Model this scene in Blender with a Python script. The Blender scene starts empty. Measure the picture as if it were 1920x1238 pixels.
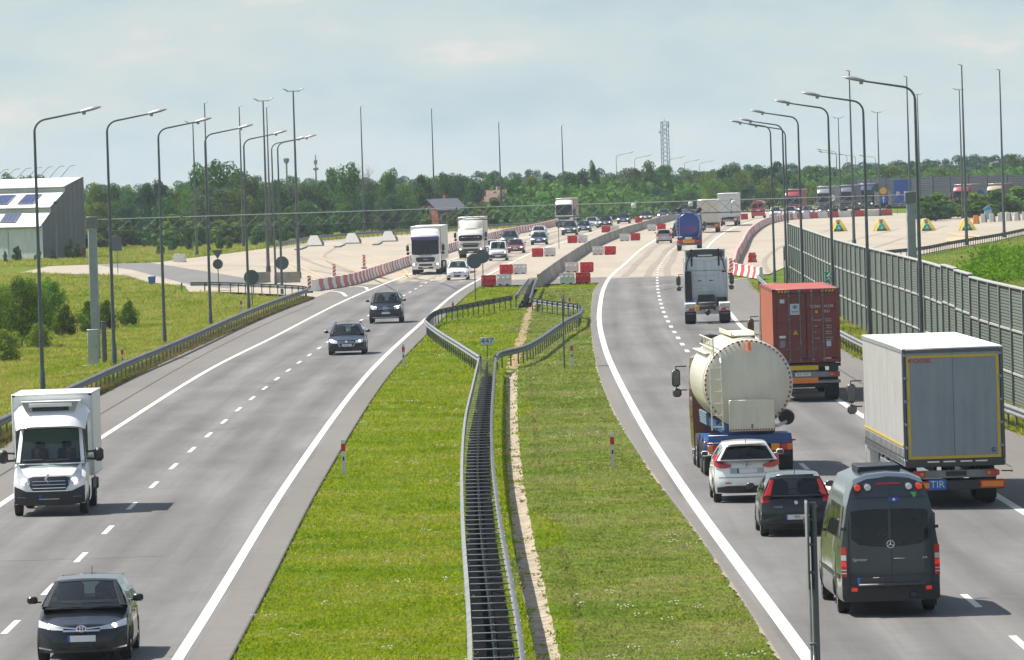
import bpy, bmesh, math, random
import numpy as np
from mathutils import Vector, Matrix, noise

random.seed(7)
rng = np.random.default_rng(11)
SC = bpy.context.scene
COL = SC.collection
PI = math.pi

# ------------------------------------------------------------------ camera
CAM_H = 9.0
cam = bpy.data.cameras.new('camera')
cam.sensor_width = 36.0
cam.lens = 12600 / 1920 * 36.0
cam.clip_start = 1.0
cam.clip_end = 30000.0
cam_o = bpy.data.objects.new('camera', cam)
COL.objects.link(cam_o)
cam_o.matrix_world = (Matrix.Translation((0, 0, CAM_H)) @ Matrix.Rotation(math.radians(90 - 1.4178), 4, 'X')
					  @ Matrix.Rotation(math.radians(-1.75), 4, 'Z'))
SC.camera = cam_o

# ------------------------------------------------------------------ light
SUN_TO = Vector((-0.62, 0.30, 1.0)).normalized()          # direction towards the sun
SUN_EL = math.asin(SUN_TO.z)
SUN_AZ = math.atan2(SUN_TO.x, SUN_TO.y)                    # from +Y towards +X
world = bpy.data.worlds.new('World')
SC.world = world
world.use_nodes = True
wn, wl = world.node_tree.nodes, world.node_tree.links
wn.clear()
w_out = wn.new('ShaderNodeOutputWorld')
w_bg = wn.new('ShaderNodeBackground')
w_bg.inputs['Strength'].default_value = 0.1
sky = wn.new('ShaderNodeTexSky')
sky.sky_type = 'NISHITA'
sky.sun_disc = False
sky.sun_elevation = SUN_EL
sky.sun_rotation = SUN_AZ
sky.altitude = 100
sky.air_density = 1.0
sky.dust_density = 1.5
sky.ozone_density = 1.2
w_tc = wn.new('ShaderNodeTexCoord')
def cloud_noise(scale, sz, detail, rough):
	mp = wn.new('ShaderNodeMapping')
	mp.inputs['Scale'].default_value = (scale, scale, scale * sz)
	nz = wn.new('ShaderNodeTexNoise')
	nz.inputs['Scale'].default_value = 1.0
	nz.inputs['Detail'].default_value = detail
	nz.inputs['Roughness'].default_value = rough
	wl.new(w_tc.outputs['Generated'], mp.inputs['Vector'])
	wl.new(mp.outputs['Vector'], nz.inputs['Vector'])
	return nz
def wramp(src, stops):
	r = wn.new('ShaderNodeValToRGB')
	r.color_ramp.elements[0].position, r.color_ramp.elements[0].color = stops[0]
	r.color_ramp.elements[1].position, r.color_ramp.elements[1].color = stops[-1]
	for p, c in stops[1:-1]:
		e = r.color_ramp.elements.new(p)
		e.color = c
	wl.new(src, r.inputs['Fac'])
	return r
# thin veil of cloud over the whole sky, denser towards the horizon
veil = wramp(cloud_noise(22, 3.2, 5, 0.55).outputs['Fac'],
			 [(0.28, (3.05, 3.95, 4.30, 1)), (0.44, (3.65, 4.38, 4.52, 1)), (0.57, (4.15, 4.58, 4.55, 1)), (0.66, (5.3, 5.1, 4.75, 1))])
cover = wramp(cloud_noise(3.0, 2.0, 6, 0.6).outputs['Fac'], [(0.35, (0, 0, 0, 1)), (0.65, (1, 1, 1, 1))])
sep = wn.new('ShaderNodeSeparateXYZ')
wl.new(w_tc.outputs['Generated'], sep.inputs[0])
lowm = wn.new('ShaderNodeMapRange')
lowm.inputs['From Min'].default_value = 0.05
lowm.inputs['From Max'].default_value = 0.4
lowm.inputs['To Min'].default_value = 0.93
lowm.inputs['To Max'].default_value = 0.12
wl.new(sep.outputs['Z'], lowm.inputs['Value'])
cmx = wn.new('ShaderNodeMath')
cmx.operation = 'MULTIPLY_ADD'
cmx.inputs[1].default_value = 0.25
wl.new(cover.outputs['Color'], cmx.inputs[0])
wl.new(lowm.outputs['Result'], cmx.inputs[2])
cmx.use_clamp = True
wmix = wn.new('ShaderNodeMixRGB')
wl.new(cmx.outputs[0], wmix.inputs['Fac'])
wl.new(sky.outputs['Color'], wmix.inputs['Color1'])
wl.new(veil.outputs['Color'], wmix.inputs['Color2'])
wl.new(wmix.outputs['Color'], w_bg.inputs['Color'])
wl.new(w_bg.outputs['Background'], w_out.inputs['Surface'])

sun = bpy.data.lights.new('sun', 'SUN')
sun.energy = 5.0
sun.angle = math.radians(0.5)
sun.color = (1.0, 0.955, 0.88)
sun_o = bpy.data.objects.new('sun', sun)
COL.objects.link(sun_o)
sun_o.rotation_euler = SUN_TO.to_track_quat('Z', 'Y').to_euler()
sun_o.location = (-80, 60, 120)

SC.view_settings.view_transform = 'Standard'
SC.view_settings.look = 'None'
SC.view_settings.exposure = 0.66
SC.view_settings.gamma = 1.0
SC.view_settings.use_curve_mapping = False
SC.render.engine = 'CYCLES'
SC.cycles.use_denoising = True
SC.cycles.max_bounces = 8
SC.cycles.transparent_max_bounces = 12
SC.cycles.volume_bounces = 0
SC.cycles.caustics_reflective = False
SC.cycles.caustics_refractive = False

# ------------------------------------------------------------------ materials
def nmat(name):
	m = bpy.data.materials.new(name)
	m.use_nodes = True
	return m, m.node_tree.nodes, m.node_tree.links, m.node_tree.nodes['Principled BSDF']
MATS = {}
def mat(name, col, rough=0.5, metal=0.0, coat=0.0, var=0.12, nscale=3.0, bump=0.0, bscale=30.0, emit=None, es=0.0, spec=None, grime=0.0, ovar=0.0):
	"""plain surface with a little procedural unevenness (grime, fading)"""
	if name in MATS:
		return MATS[name]
	m, n, l, b = nmat(name)
	b.inputs['Roughness'].default_value = rough
	b.inputs['Metallic'].default_value = metal
	b.inputs['Coat Weight'].default_value = coat
	b.inputs['Coat Roughness'].default_value = 0.06
	if spec is not None:
		b.inputs['Specular IOR Level'].default_value = spec
	tc = n.new('ShaderNodeTexCoord')
	nz = n.new('ShaderNodeTexNoise')
	nz.inputs['Scale'].default_value = nscale
	nz.inputs['Detail'].default_value = 6
	nz.inputs['Roughness'].default_value = 0.65
	l.new(tc.outputs['Object'], nz.inputs['Vector'])
	mr = n.new('ShaderNodeMapRange')
	mr.inputs['From Min'].default_value = 0.3
	mr.inputs['From Max'].default_value = 0.7
	mr.inputs['To Min'].default_value = 1 - var
	mr.inputs['To Max'].default_value = 1 + var
	l.new(nz.outputs['Fac'], mr.inputs['Value'])
	mx = n.new('ShaderNodeMixRGB')
	mx.blend_type = 'MULTIPLY'
	mx.inputs['Fac'].default_value = 1
	mx.inputs['Color1'].default_value = (*col, 1)
	l.new(mr.outputs['Result'], mx.inputs['Color2'])
	out = mx.outputs['Color']
	if grime:                                                   # vertical run marks and road dust
		mp = n.new('ShaderNodeMapping')
		mp.inputs['Scale'].default_value = (5, 5, .45)
		l.new(tc.outputs['Object'], mp.inputs[0])
		n3 = n.new('ShaderNodeTexNoise')
		n3.inputs['Scale'].default_value = 1.0
		n3.inputs['Detail'].default_value = 7
		n3.inputs['Roughness'].default_value = .7
		l.new(mp.outputs[0], n3.inputs['Vector'])
		m3 = n.new('ShaderNodeMapRange')
		m3.inputs['From Min'].default_value, m3.inputs['From Max'].default_value = .42, .72
		m3.inputs['To Min'].default_value, m3.inputs['To Max'].default_value = 0, grime
		l.new(n3.outputs['Fac'], m3.inputs['Value'])
		m4 = n.new('ShaderNodeMixRGB')
		m4.inputs['Color2'].default_value = (.13, .115, .095, 1)
		l.new(m3.outputs[0], m4.inputs['Fac'])
		l.new(out, m4.inputs['Color1'])
		out = m4.outputs['Color']
	if ovar:                                                    # each copy a little lighter or darker
		oi = n.new('ShaderNodeObjectInfo')
		m5 = n.new('ShaderNodeMapRange')
		m5.inputs['To Min'].default_value, m5.inputs['To Max'].default_value = 1 - ovar, 1 + ovar
		l.new(oi.outputs['Random'], m5.inputs['Value'])
		m6 = n.new('ShaderNodeMixRGB')
		m6.blend_type = 'MULTIPLY'
		m6.inputs['Fac'].default_value = 1
		l.new(out, m6.inputs['Color1'])
		l.new(m5.outputs[0], m6.inputs['Color2'])
		out = m6.outputs['Color']
	l.new(out, b.inputs['Base Color'])
	if emit:
		b.inputs['Emission Color'].default_value = (*emit, 1)
		b.inputs['Emission Strength'].default_value = es
	if bump:
		n2 = n.new('ShaderNodeTexNoise')
		n2.inputs['Scale'].default_value = bscale
		n2.inputs['Detail'].default_value = 4
		l.new(tc.outputs['Object'], n2.inputs['Vector'])
		bp = n.new('ShaderNodeBump')
		bp.inputs['Strength'].default_value = bump
		bp.inputs['Distance'].default_value = 0.05
		l.new(n2.outputs['Fac'], bp.inputs['Height'])
		l.new(bp.outputs['Normal'], b.inputs['Normal'])
	MATS[name] = m
	return m

def glass_mat(name, tint, see=0.6, rough=0.02):
	if name in MATS:
		return MATS[name]
	m, n, l, b = nmat(name)
	n.remove(b)
	out = n['Material Output']
	tr = n.new('ShaderNodeBsdfTransparent')
	tr.inputs['Color'].default_value = (*[c * see for c in tint], 1)
	gl = n.new('ShaderNodeBsdfGlossy')
	gl.inputs['Roughness'].default_value = rough
	gl.inputs['Color'].default_value = (0.95, 1, 1, 1)
	fr = n.new('ShaderNodeFresnel')
	gm = n.new('ShaderNodeNewGeometry')
	io = n.new('ShaderNodeMapRange')                 # same reflectance whichever way the pane's normal points
	io.inputs['To Min'].default_value, io.inputs['To Max'].default_value = 1.5, 1 / 1.5
	l.new(gm.outputs['Backfacing'], io.inputs['Value'])
	l.new(io.outputs[0], fr.inputs['IOR'])
	ms = n.new('ShaderNodeMixShader')
	l.new(fr.outputs[0], ms.inputs[0])
	l.new(tr.outputs[0], ms.inputs[1])
	l.new(gl.outputs[0], ms.inputs[2])
	l.new(ms.outputs[0], out.inputs['Surface'])
	MATS[name] = m
	return m

GLASS = glass_mat('car_glass', (0.62, 0.80, 0.76), 0.62)
GLASS_DK = glass_mat('tinted_glass', (0.30, 0.36, 0.38), 0.35)
BLKGLASS = mat('black_glass', (0.006, 0.010, 0.012), 0.05, var=0.05, spec=.35)
MIRROR = mat('mirror_pane', (0.11, 0.12, 0.13), 0.12, 1.0, var=0.05)
RUBBER = mat('rubber', (0.022, 0.022, 0.023), 0.85, var=0.3)
BLKPL = mat('black_plastic', (0.02, 0.021, 0.023), 0.5, var=0.2)
DKGREY = mat('dark_grey_plastic', (0.06, 0.063, 0.067), 0.55, var=0.2)
CHROME = mat('chrome', (0.75, 0.76, 0.78), 0.15, 1.0, var=0.05)
ALU = mat('aluminium', (0.55, 0.56, 0.57), 0.35, 0.9, var=0.15)
GALV = mat('galvanised_steel', (0.17, 0.178, 0.182), 0.65, 0.15, var=0.3, nscale=1.5, spec=.3)
GALVDK = mat('weathered_steel', (0.11, 0.12, 0.13), 0.55, 0.4, var=0.25, nscale=2)
POLE = mat('painted_pole_steel', (0.10, 0.118, 0.128), 0.5, 0.3, var=0.2)
WHITE = mat('white_paint', (0.80, 0.80, 0.78), 0.35, coat=0.4, var=0.05)
WHITE_M = mat('matt_white', (0.78, 0.78, 0.76), 0.6, var=0.07)
CREAM = mat('cream_paint', (0.64, 0.605, 0.49), 0.38, coat=0.3, var=0.07, nscale=1.2, grime=.16)
REDLIGHT = mat('red_lamp_plastic', (0.50, 0.012, 0.012), 0.15, coat=0.6, var=0.1)
REDLIT = mat('red_lamp_lit', (0.6, 0.02, 0.01), 0.2, coat=0.5, emit=(1, 0.04, 0.02), es=0.2)
ORANGE_L = mat('orange_lamp_plastic', (0.75, 0.18, 0.01), 0.2, coat=0.5, var=0.1)
CLEARL = mat('clear_lamp_plastic', (0.62, 0.65, 0.68), 0.08, 0.3, coat=0.8, var=0.12, nscale=14)
LAMPLIT = mat('headlamp_lit', (0.9, 0.88, 0.8), 0.2, emit=(1.0, 0.93, 0.75), es=4.0)
PLATE = mat('number_plate_white', (0.72, 0.72, 0.70), 0.35, var=0.08, nscale=30)
PLATEBLUE = mat('number_plate_blue', (0.02, 0.07, 0.40), 0.35)
FABRIC = mat('seat_fabric', (0.025, 0.026, 0.03), 0.9, var=0.2)
YELLOW = mat('yellow_reflective', (0.62, 0.42, 0.02), 0.45, var=0.08)
ORANGE = mat('orange_reflective', (0.85, 0.30, 0.02), 0.4, var=0.08)
REDPL = mat('red_barrier_plastic', (0.55, 0.016, 0.02), 0.42, var=0.12, nscale=2)
WHITEPL = mat('white_barrier_plastic', (0.66, 0.65, 0.62), 0.45, var=0.1, nscale=2)
SIGNBACK = mat('sign_back_grey', (0.085, 0.10, 0.115), 0.55, 0.2, var=0.12)

FRAME = mat('chassis_dark', (.035, .036, .038), .6, var=.3)
FRAMEG = mat('chassis_grey', (.20, .205, .21), .55, var=.2)

# ------------------------------------------------------------------ mesh building
class MB:
	def __init__(s):
		s.v, s.f, s.mi, s.sm = [], [], [], []
	def add(s, vs, fs, mi=0, sm=False):
		o = len(s.v)
		s.v.extend(tuple(map(float, p)) for p in vs)
		for f in fs:
			s.f.append(tuple(i + o for i in f))
			s.mi.append(mi)
			s.sm.append(sm)
		return s
	def box(s, c, d, b=0.0, mi=0, M=None):
		hx, hy, hz = d[0] / 2, d[1] / 2, d[2] / 2
		if b <= 0:
			vs = [(x * hx, y * hy, z * hz) for x in (-1, 1) for y in (-1, 1) for z in (-1, 1)]
			fs = [(0, 1, 3, 2), (4, 6, 7, 5), (0, 4, 5, 1), (2, 3, 7, 6), (0, 2, 6, 4), (1, 5, 7, 3)]
		else:
			b = min(b, hx * .95, hy * .95, hz * .95)
			h = (hx, hy, hz)
			vs, ix = [], {}
			sg = [(x, y, z) for x in (-1, 1) for y in (-1, 1) for z in (-1, 1)]
			for g in sg:
				for k in range(3):
					ix[g, k] = len(vs)
					vs.append(tuple(g[a] * (h[a] if a == k else h[a] - b) for a in range(3)))
			fs = []
			for k in range(3):
				a, c2 = [i for i in range(3) if i != k]
				for sgn in (-1, 1):
					q = []
					for (u, w) in ((-1, -1), (1, -1), (1, 1), (-1, 1)):
						g = [0, 0, 0]
						g[k], g[a], g[c2] = sgn, u, w
						q.append(ix[tuple(g), k])
					fs.append(tuple(q))
				for u in (-1, 1):
					for w in (-1, 1):
						g1, g2 = [0, 0, 0], [0, 0, 0]
						g1[k], g1[a], g1[c2] = -1, u, w
						g2[k], g2[a], g2[c2] = 1, u, w
						g1, g2 = tuple(g1), tuple(g2)
						fs.append((ix[g1, a], ix[g2, a], ix[g2, c2], ix[g1, c2]))
			for g in sg:
				fs.append((ix[g, 0], ix[g, 1], ix[g, 2]))
		if M is not None:
			vs = [tuple(M @ Vector(p)) for p in vs]
		vs = [(p[0] + c[0], p[1] + c[1], p[2] + c[2]) for p in vs]
		return s.add(vs, fs, mi)
	def tube(s, path, r, n=8, mi=0, caps=True, sm=True):
		path = [Vector(p) for p in path]
		rs = r if isinstance(r, (list, tuple)) else [r] * len(path)
		vs, fs = [], []
		up = None
		for i, p in enumerate(path):
			t = (path[min(i + 1, len(path) - 1)] - path[max(i - 1, 0)]).normalized()
			if up is None:
				up = Vector((0, 0, 1)) if abs(t.z) < .9 else Vector((1, 0, 0))
			a = t.cross(up).normalized()
			up = a.cross(t).normalized()
			for k in range(n):
				an = 2 * PI * k / n
				vs.append(p + (a * math.cos(an) + up * math.sin(an)) * rs[i])
		for i in range(len(path) - 1):
			for k in range(n):
				k2 = (k + 1) % n
				fs.append((i * n + k, i * n + k2, (i + 1) * n + k2, (i + 1) * n + k))
		s.add(vs, fs, mi, sm)
		if caps:
			m = len(path) - 1
			s.add(vs[:n], [tuple(range(n))[::-1]], mi)
			s.add(vs[m * n:], [tuple(range(n))], mi)
		return s
	def lathe(s, prof, c=(0, 0, 0), axis='x', n=24, mi=0, sm=True):
		vs, fs = [], []
		for (r, h) in prof:
			for k in range(n):
				a = 2 * PI * k / n
				q = (r * math.cos(a), r * math.sin(a))
				p = {'x': (h, q[0], q[1]), 'y': (q[0], h, q[1]), 'z': (q[0], q[1], h)}[axis]
				vs.append((p[0] + c[0], p[1] + c[1], p[2] + c[2]))
		for i in range(len(prof) - 1):
			for k in range(n):
				k2 = (k + 1) % n
				fs.append((i * n + k, i * n + k2, (i + 1) * n + k2, (i + 1) * n + k))
		return s.add(vs, fs, mi, sm)
	def prism(s, poly, a0, a1, axis='x', mi=0, sm=False):
		n = len(poly)
		mk = {'x': lambda p, a: (a, p[0], p[1]), 'y': lambda p, a: (p[0], a, p[1]), 'z': lambda p, a: (p[0], p[1], a)}[axis]
		vs = [mk(p, a0) for p in poly] + [mk(p, a1) for p in poly]
		fs = [tuple(range(n))[::-1], tuple(range(n, 2 * n))]
		s.add(vs, fs, mi)
		return s.add(vs, [(i, (i + 1) % n, n + (i + 1) % n, n + i) for i in range(n)], mi, sm)
	def grid(s, rows, mi=0, sm=True, skip=None):
		nr, nc = len(rows), len(rows[0])
		vs = [p for r in rows for p in r]
		fs = [(i * nc + j, i * nc + j + 1, (i + 1) * nc + j + 1, (i + 1) * nc + j)
			  for i in range(nr - 1) for j in range(nc - 1) if not (skip and skip(i, j))]
		return s.add(vs, fs, mi, sm)
	def mesh(s, name, mats, fix=True, angle=38):
		me = bpy.data.meshes.new(name)
		me.from_pydata(s.v, [], s.f)
		for m in (mats if isinstance(mats, (list, tuple)) else [mats]):
			me.materials.append(m)
		me.polygons.foreach_set('material_index', s.mi)
		me.polygons.foreach_set('use_smooth', s.sm)
		if fix:
			bm = bmesh.new()
			bm.from_mesh(me)
			bmesh.ops.remove_doubles(bm, verts=bm.verts, dist=1e-4)
			bmesh.ops.recalc_face_normals(bm, faces=bm.faces)
			bm.to_mesh(me)
			bm.free()
		me.set_sharp_from_angle(angle=math.radians(angle))
		me.update()
		return me
	def build(s, name, mats, parent=None, fix=True, angle=38, loc=None):
		return obj(name, s.mesh(name, mats, fix, angle), parent, loc)

def obj(name, me, parent=None, loc=None, rotz=None):
	o = bpy.data.objects.new(name, me)
	COL.objects.link(o)
	if parent is not None:
		o.parent = parent
	if loc is not None:
		o.location = loc
	if rotz is not None:
		o.rotation_euler = (0, 0, rotz)
	return o
def tag(o, label, cat, group=None, kind=None):
	o['label'] = label
	o['category'] = cat
	if group:
		o['group'] = group
	if kind:
		o['kind'] = kind
	return o
def thing(name, label, cat, loc=(0, 0, 0), rotz=0.0, group=None):
	o = bpy.data.objects.new(name, None)
	COL.objects.link(o)
	o.empty_display_size = 0.3
	o.location = loc
	o.rotation_euler = (0, 0, rotz)
	return tag(o, label, cat, group)
def struct(name, mb, m, fix=False):
	o = mb.build(name, m, None, fix)
	o['kind'] = 'structure'
	return o
KIDS = {}
def copy_tree(o, parent=None):
	c = o.copy()
	COL.objects.link(c)
	if parent is not None:
		c.parent = parent
	for ch in list(o.children):
		copy_tree(ch, c)
	return c
def text_mesh(body, size, m, name='lettering', parent=None, loc=(0, 0, 0), rot=(PI / 2, 0, 0), ext=0.004, align='CENTER', sx=1.0):
	cu = bpy.data.curves.new(name, 'FONT')
	cu.body = body
	cu.size = size
	cu.extrude = ext
	cu.align_x = align
	cu.align_y = 'CENTER'
	cu.resolution_u = 3
	t = bpy.data.objects.new(name + '_curve', cu)
	COL.objects.link(t)
	dg = bpy.context.evaluated_depsgraph_get()
	me = bpy.data.meshes.new_from_object(t.evaluated_get(dg))
	bpy.data.objects.remove(t)
	bpy.data.curves.remove(cu)
	me.name = name
	me.materials.clear()
	me.materials.append(m)
	o = obj(name, me, parent)
	o.location = loc
	o.rotation_euler = rot
	o.scale = (sx, 1, 1)
	return o
def spline(pts, step=2.0):
	"""Catmull-Rom through ground points, resampled about every step metres"""
	P = [np.array(p, float) for p in pts]
	P = [2 * P[0] - P[1]] + P + [2 * P[-1] - P[-2]]
	out = []
	for i in range(1, len(P) - 2):
		p0, p1, p2, p3 = P[i - 1:i + 3]
		k = max(1, int(np.linalg.norm(p2 - p1) / step))
		t0, t1 = 0, np.linalg.norm(p1 - p0) ** .5
		t2 = t1 + np.linalg.norm(p2 - p1) ** .5
		t3 = t2 + np.linalg.norm(p3 - p2) ** .5
		for j in range(k):
			t = t1 + (t2 - t1) * j / k
			a1 = (t1 - t) / (t1 - t0) * p0 + (t - t0) / (t1 - t0) * p1
			a2 = (t2 - t) / (t2 - t1) * p1 + (t - t1) / (t2 - t1) * p2
			a3 = (t3 - t) / (t3 - t2) * p2 + (t - t2) / (t3 - t2) * p3
			b1 = (t2 - t) / (t2 - t0) * a1 + (t - t0) / (t2 - t0) * a2
			b2 = (t3 - t) / (t3 - t1) * a2 + (t - t1) / (t3 - t1) * a3
			out.append((t2 - t) / (t2 - t1) * b1 + (t - t1) / (t2 - t1) * b2)
	out.append(P[-2])
	return np.array(out)
def xat(poly, y):
	"""x of a road line at distance y"""
	return float(np.interp(y, poly[:, 1], poly[:, 0]))
def hdg(poly, y):
	"""rotation about z of a vehicle driving along a road line towards +y"""
	return -math.atan2(xat(poly, y + 6) - xat(poly, y - 6), 12.0)
def walk(poly, step, start=0.0):
	"""points and headings every step metres along a polyline"""
	d = np.r_[0, np.cumsum(np.hypot(*np.diff(poly, axis=0).T))]
	out = []
	s0 = start
	while s0 <= d[-1]:
		x, y = np.interp(s0, d, poly[:, 0]), np.interp(s0, d, poly[:, 1])
		x2, y2 = np.interp(min(s0 + .5, d[-1]), d, poly[:, 0]), np.interp(min(s0 + .5, d[-1]), d, poly[:, 1])
		x1, y1 = np.interp(max(s0 - .5, 0), d, poly[:, 0]), np.interp(max(s0 - .5, 0), d, poly[:, 1])
		out.append((x, y, math.atan2(y2 - y1, x2 - x1)))
		s0 += step
	return out
ORD = ['nearest', 'second nearest', 'third nearest', 'fourth nearest', 'fifth nearest', 'sixth nearest', 'seventh nearest', 'eighth nearest', 'ninth nearest', 'tenth nearest', 'eleventh nearest', 'twelfth nearest']

# ------------------------------------------------------------------ road lines on the ground (metres; camera stands over the origin, +y ahead)
L_IN = spline([(-6.35, 50), (-6.4, 130), (-6.6, 195), (-6.35, 295), (-5.1, 394), (-3.75, 479), (-0.9, 578), (2.2, 672), (6.5, 765), (11.6, 869), (17.0, 940), (23.0, 1008), (33, 1100), (52, 1230)])
L_OUT = spline([(-14.3, 50), (-14.3, 186), (-14.25, 234), (-13.9, 309), (-13.0, 360), (-11.2, 466), (-8.4, 564), (-5.3, 650), (1.5, 804), (5.0, 873), (9.5, 938), (16, 1010), (26, 1100), (45, 1235)])
L_DASH = spline([(-10.2, 50), (-10.25, 134), (-10.5, 185), (-10.55, 220), (-10.4, 268), (-9.9, 326), (-8.9, 400), (-7.1, 490), (-6.2, 532), (-3.3, 622), (0, 700), (5, 800), (11, 890), (20, 1005), (30, 1100), (49, 1232)])
L_PAVE = spline([(-17.4, 50), (-17.3, 225), (-17.0, 276), (-16.75, 321), (-15.4, 402), (-14.05, 463), (-13.2, 500), (-12.0, 545)])
R_IN = spline([(5.7, 40), (5.1, 121), (4.6, 176), (4.35, 225), (4.35, 301), (4.6, 345), (4.95, 380), (5.6, 423), (6.6, 476), (7.75, 521), (10.2, 590), (12.9, 667), (16.3, 750), (20.2, 830), (25, 905), (33, 1000), (42, 1090)])
R_PAVE = spline([(4.95, 40), (4.65, 121), (4.35, 160), (3.95, 192), (3.65, 230), (3.6, 273), (3.95, 326), (4.7, 396), (6.0, 477), (7.0, 512)])
R_DASH = spline([(9.3, 40), (9.0, 134), (8.45, 176), (8.2, 225), (8.1, 301), (8.35, 340), (8.8, 384), (9.35, 420), (10.2, 466), (11.3, 517), (12.0, 546), (13.6, 597), (15.9, 660), (19.5, 745), (24, 830), (30, 920), (38, 1010)])
R_EDGE = spline([(13.0, 40), (12.5, 168), (11.9, 232), (11.85, 250), (12.1, 349), (12.55, 384), (13.6, 455), (14.9, 520), (16.9, 590), (19.3, 660), (23.6, 760), (28.3, 849), (33, 920), (39, 995)])
R_OUT = spline([(16.6, 40), (16.1, 205), (15.7, 217), (15.3, 255), (15.15, 292), (15.2, 330), (15.6, 390), (16.3, 440), (17.4, 495)])
R_RAIL = spline([(16.8, 60), (16.4, 180), (16.05, 212), (15.75, 225), (15.45, 260), (15.35, 300), (15.5, 350), (16.0, 400), (16.5, 430), (17.2, 468)])
WALL = spline([(18.4, 110), (17.9, 190), (17.6, 225), (17.45, 250), (17.6, 268), (17.85, 285), (17.95, 305), (18.0, 340), (18.15, 371), (18.6, 405), (19.2, 445), (19.65, 474)], 1.0)
L_RAIL = spline([(-17.9, 60), (-17.8, 236), (-17.5, 272), (-17.2, 303), (-16.7, 330), (-15.75, 402), (-14.85, 445), (-14.35, 463), (-14.25, 471), (-14.7, 478), (-15.8, 484), (-17.5, 491), (-19.4, 498), (-21.3, 505), (-23.2, 509), (-25.2, 511)], 1.0)
MED_L = spline([(-0.7, 60), (-0.83, 112), (-1.28, 160), (-1.5, 193), (-1.58, 221), (-1.5, 255), (-1.42, 288)], 1.0)
MED_R = spline([(0.05, 60), (-0.02, 112), (-.48, 160), (-0.72, 193), (-0.80, 221), (-0.80, 255), (-0.78, 288)], 1.0)
DIA_LF = spline([(-1.42, 290), (-2.4, 311), (-3.6, 336), (-4.45, 356), (-4.65, 362)], 1.0)
DIA_LB = spline([(-4.65, 362), (-4.6, 372), (-4.2, 386), (-3.1, 396), (-1.4, 410), (.35, 423)], 1.0)
DIA_RF = spline([(-.75, 290), (-.55, 297), (.4, 304), (2.8, 352), (3.7, 368), (3.95, 378)], 1.0)
DIA_RB = spline([(3.95, 378), (3.9, 388), (2.6, 400), (1.1, 413)], 1.0)
DIA_UL = spline([(.4, 424), (.8, 452), (1.4, 486)], 1.0)
DIA_UR = spline([(1.1, 413), (1.25, 424), (1.5, 452), (1.95, 486)], 1.0)
DR_L = spline([(.45, 60), (.3, 121), (0.0, 151), (-.18, 183), (-.30, 240), (-.28, 298)], 1.0)
DR_R = spline([(.95, 60), (.72, 121), (.48, 151), (.24, 183), (.10, 240), (.20, 298)], 1.0)
DIRT_L = spline([(-.28, 298), (.25, 350), (.95, 415), (1.4, 440)], 1.0)
DIRT_R = spline([(.20, 298), (.70, 350), (1.35, 415), (1.75, 446)], 1.0)
NJ = spline([(2.0, 489), (3.9, 555), (6.5, 637), (8.7, 700), (12.6, 788), (17, 868), (21.8, 953), (27, 1030), (36, 1130)], 1.0)
PLAZA_L = spline([(-47, 690), (-41, 681), (-36.0, 688), (-35, 706), (-33.3, 716), (-31.8, 738), (-30, 768), (-28, 790), (-26, 812), (-23.7, 850), (-15.9, 893), (-13, 905), (-3, 933), (4.2, 955), (7.5, 1000)], 3.0)
RAIL_P = spline([(-26.8, 775), (-25.6, 800), (-23.4, 842), (-15.7, 882), (-13, 893), (-3, 920), (4, 942), (7.2, 985), (12, 1050)], 2.0)
RW_L = spline([(-14.5, 499), (-12.5, 520), (-11.1, 560), (-9.2, 620), (-6.4, 701), (-5.4, 728), (-2.4, 800), (.0, 850), (2.9, 890), (5.1, 925), (7.3, 972), (12, 1040)], 1.0)
RW_R = spline([(18.3, 494), (17.8, 504), (17.3, 512), (17.2, 522), (18.0, 540), (19.7, 585), (22.4, 648), (26.5, 745), (31, 835), (34, 885), (37, 920), (40.5, 941), (46, 950), (54, 956)], 1.0)
RAIL_R = spline([(29, 553), (31.3, 564), (35.3, 579), (40.3, 611), (48, 657), (53.4, 694), (60, 740)], 1.0)

# ------------------------------------------------------------------ ground, roads, paint
def terrain(x, y):
	"""gentle lie of the land: flat under roads and plazas, swales beside them"""
	z = -.07
	if y < 505:
		xl, xr = xat(L_IN, y) + .9, xat(R_PAVE, y)
		if xl - .2 < x < xr + .2:
			c = xat(DR_L, y) + .25 if y < 300 else 1.0
			d = min(x - xl, xr - x)
			z -= .05 * max(0, min(1, d / 2.0))
			if y < 299:
				z -= .42 * max(0, min(1, (.62 - abs(x - c)) / .25))
			return z
	dl = (xat(L_PAVE, min(y, 545)) - .9) - x
	if y < 520 and dl > 0:
		k = min(1, dl / 6.0)
		z -= .45 * k * k * (3 - 2 * k) * min(1, max(0, (505 - y) / 30))
		z += .18 * k * (noise.noise((x * .05, y * .03, 0)) + .5 * noise.noise((x * .16, y * .1, 3)))
	if y < 520 and x > 18.6:
		k = min(1, (x - 18.6) / 5)
		z -= .5 * k * min(1, max(0, (520 - y) / 40))
		z += .15 * k * noise.noise((x * .06, y * .05, 5))
	if y > 1150 or abs(x) > 110:
		z += .3 * noise.noise((x * .01, y * .006, 1))
	return z

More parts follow.
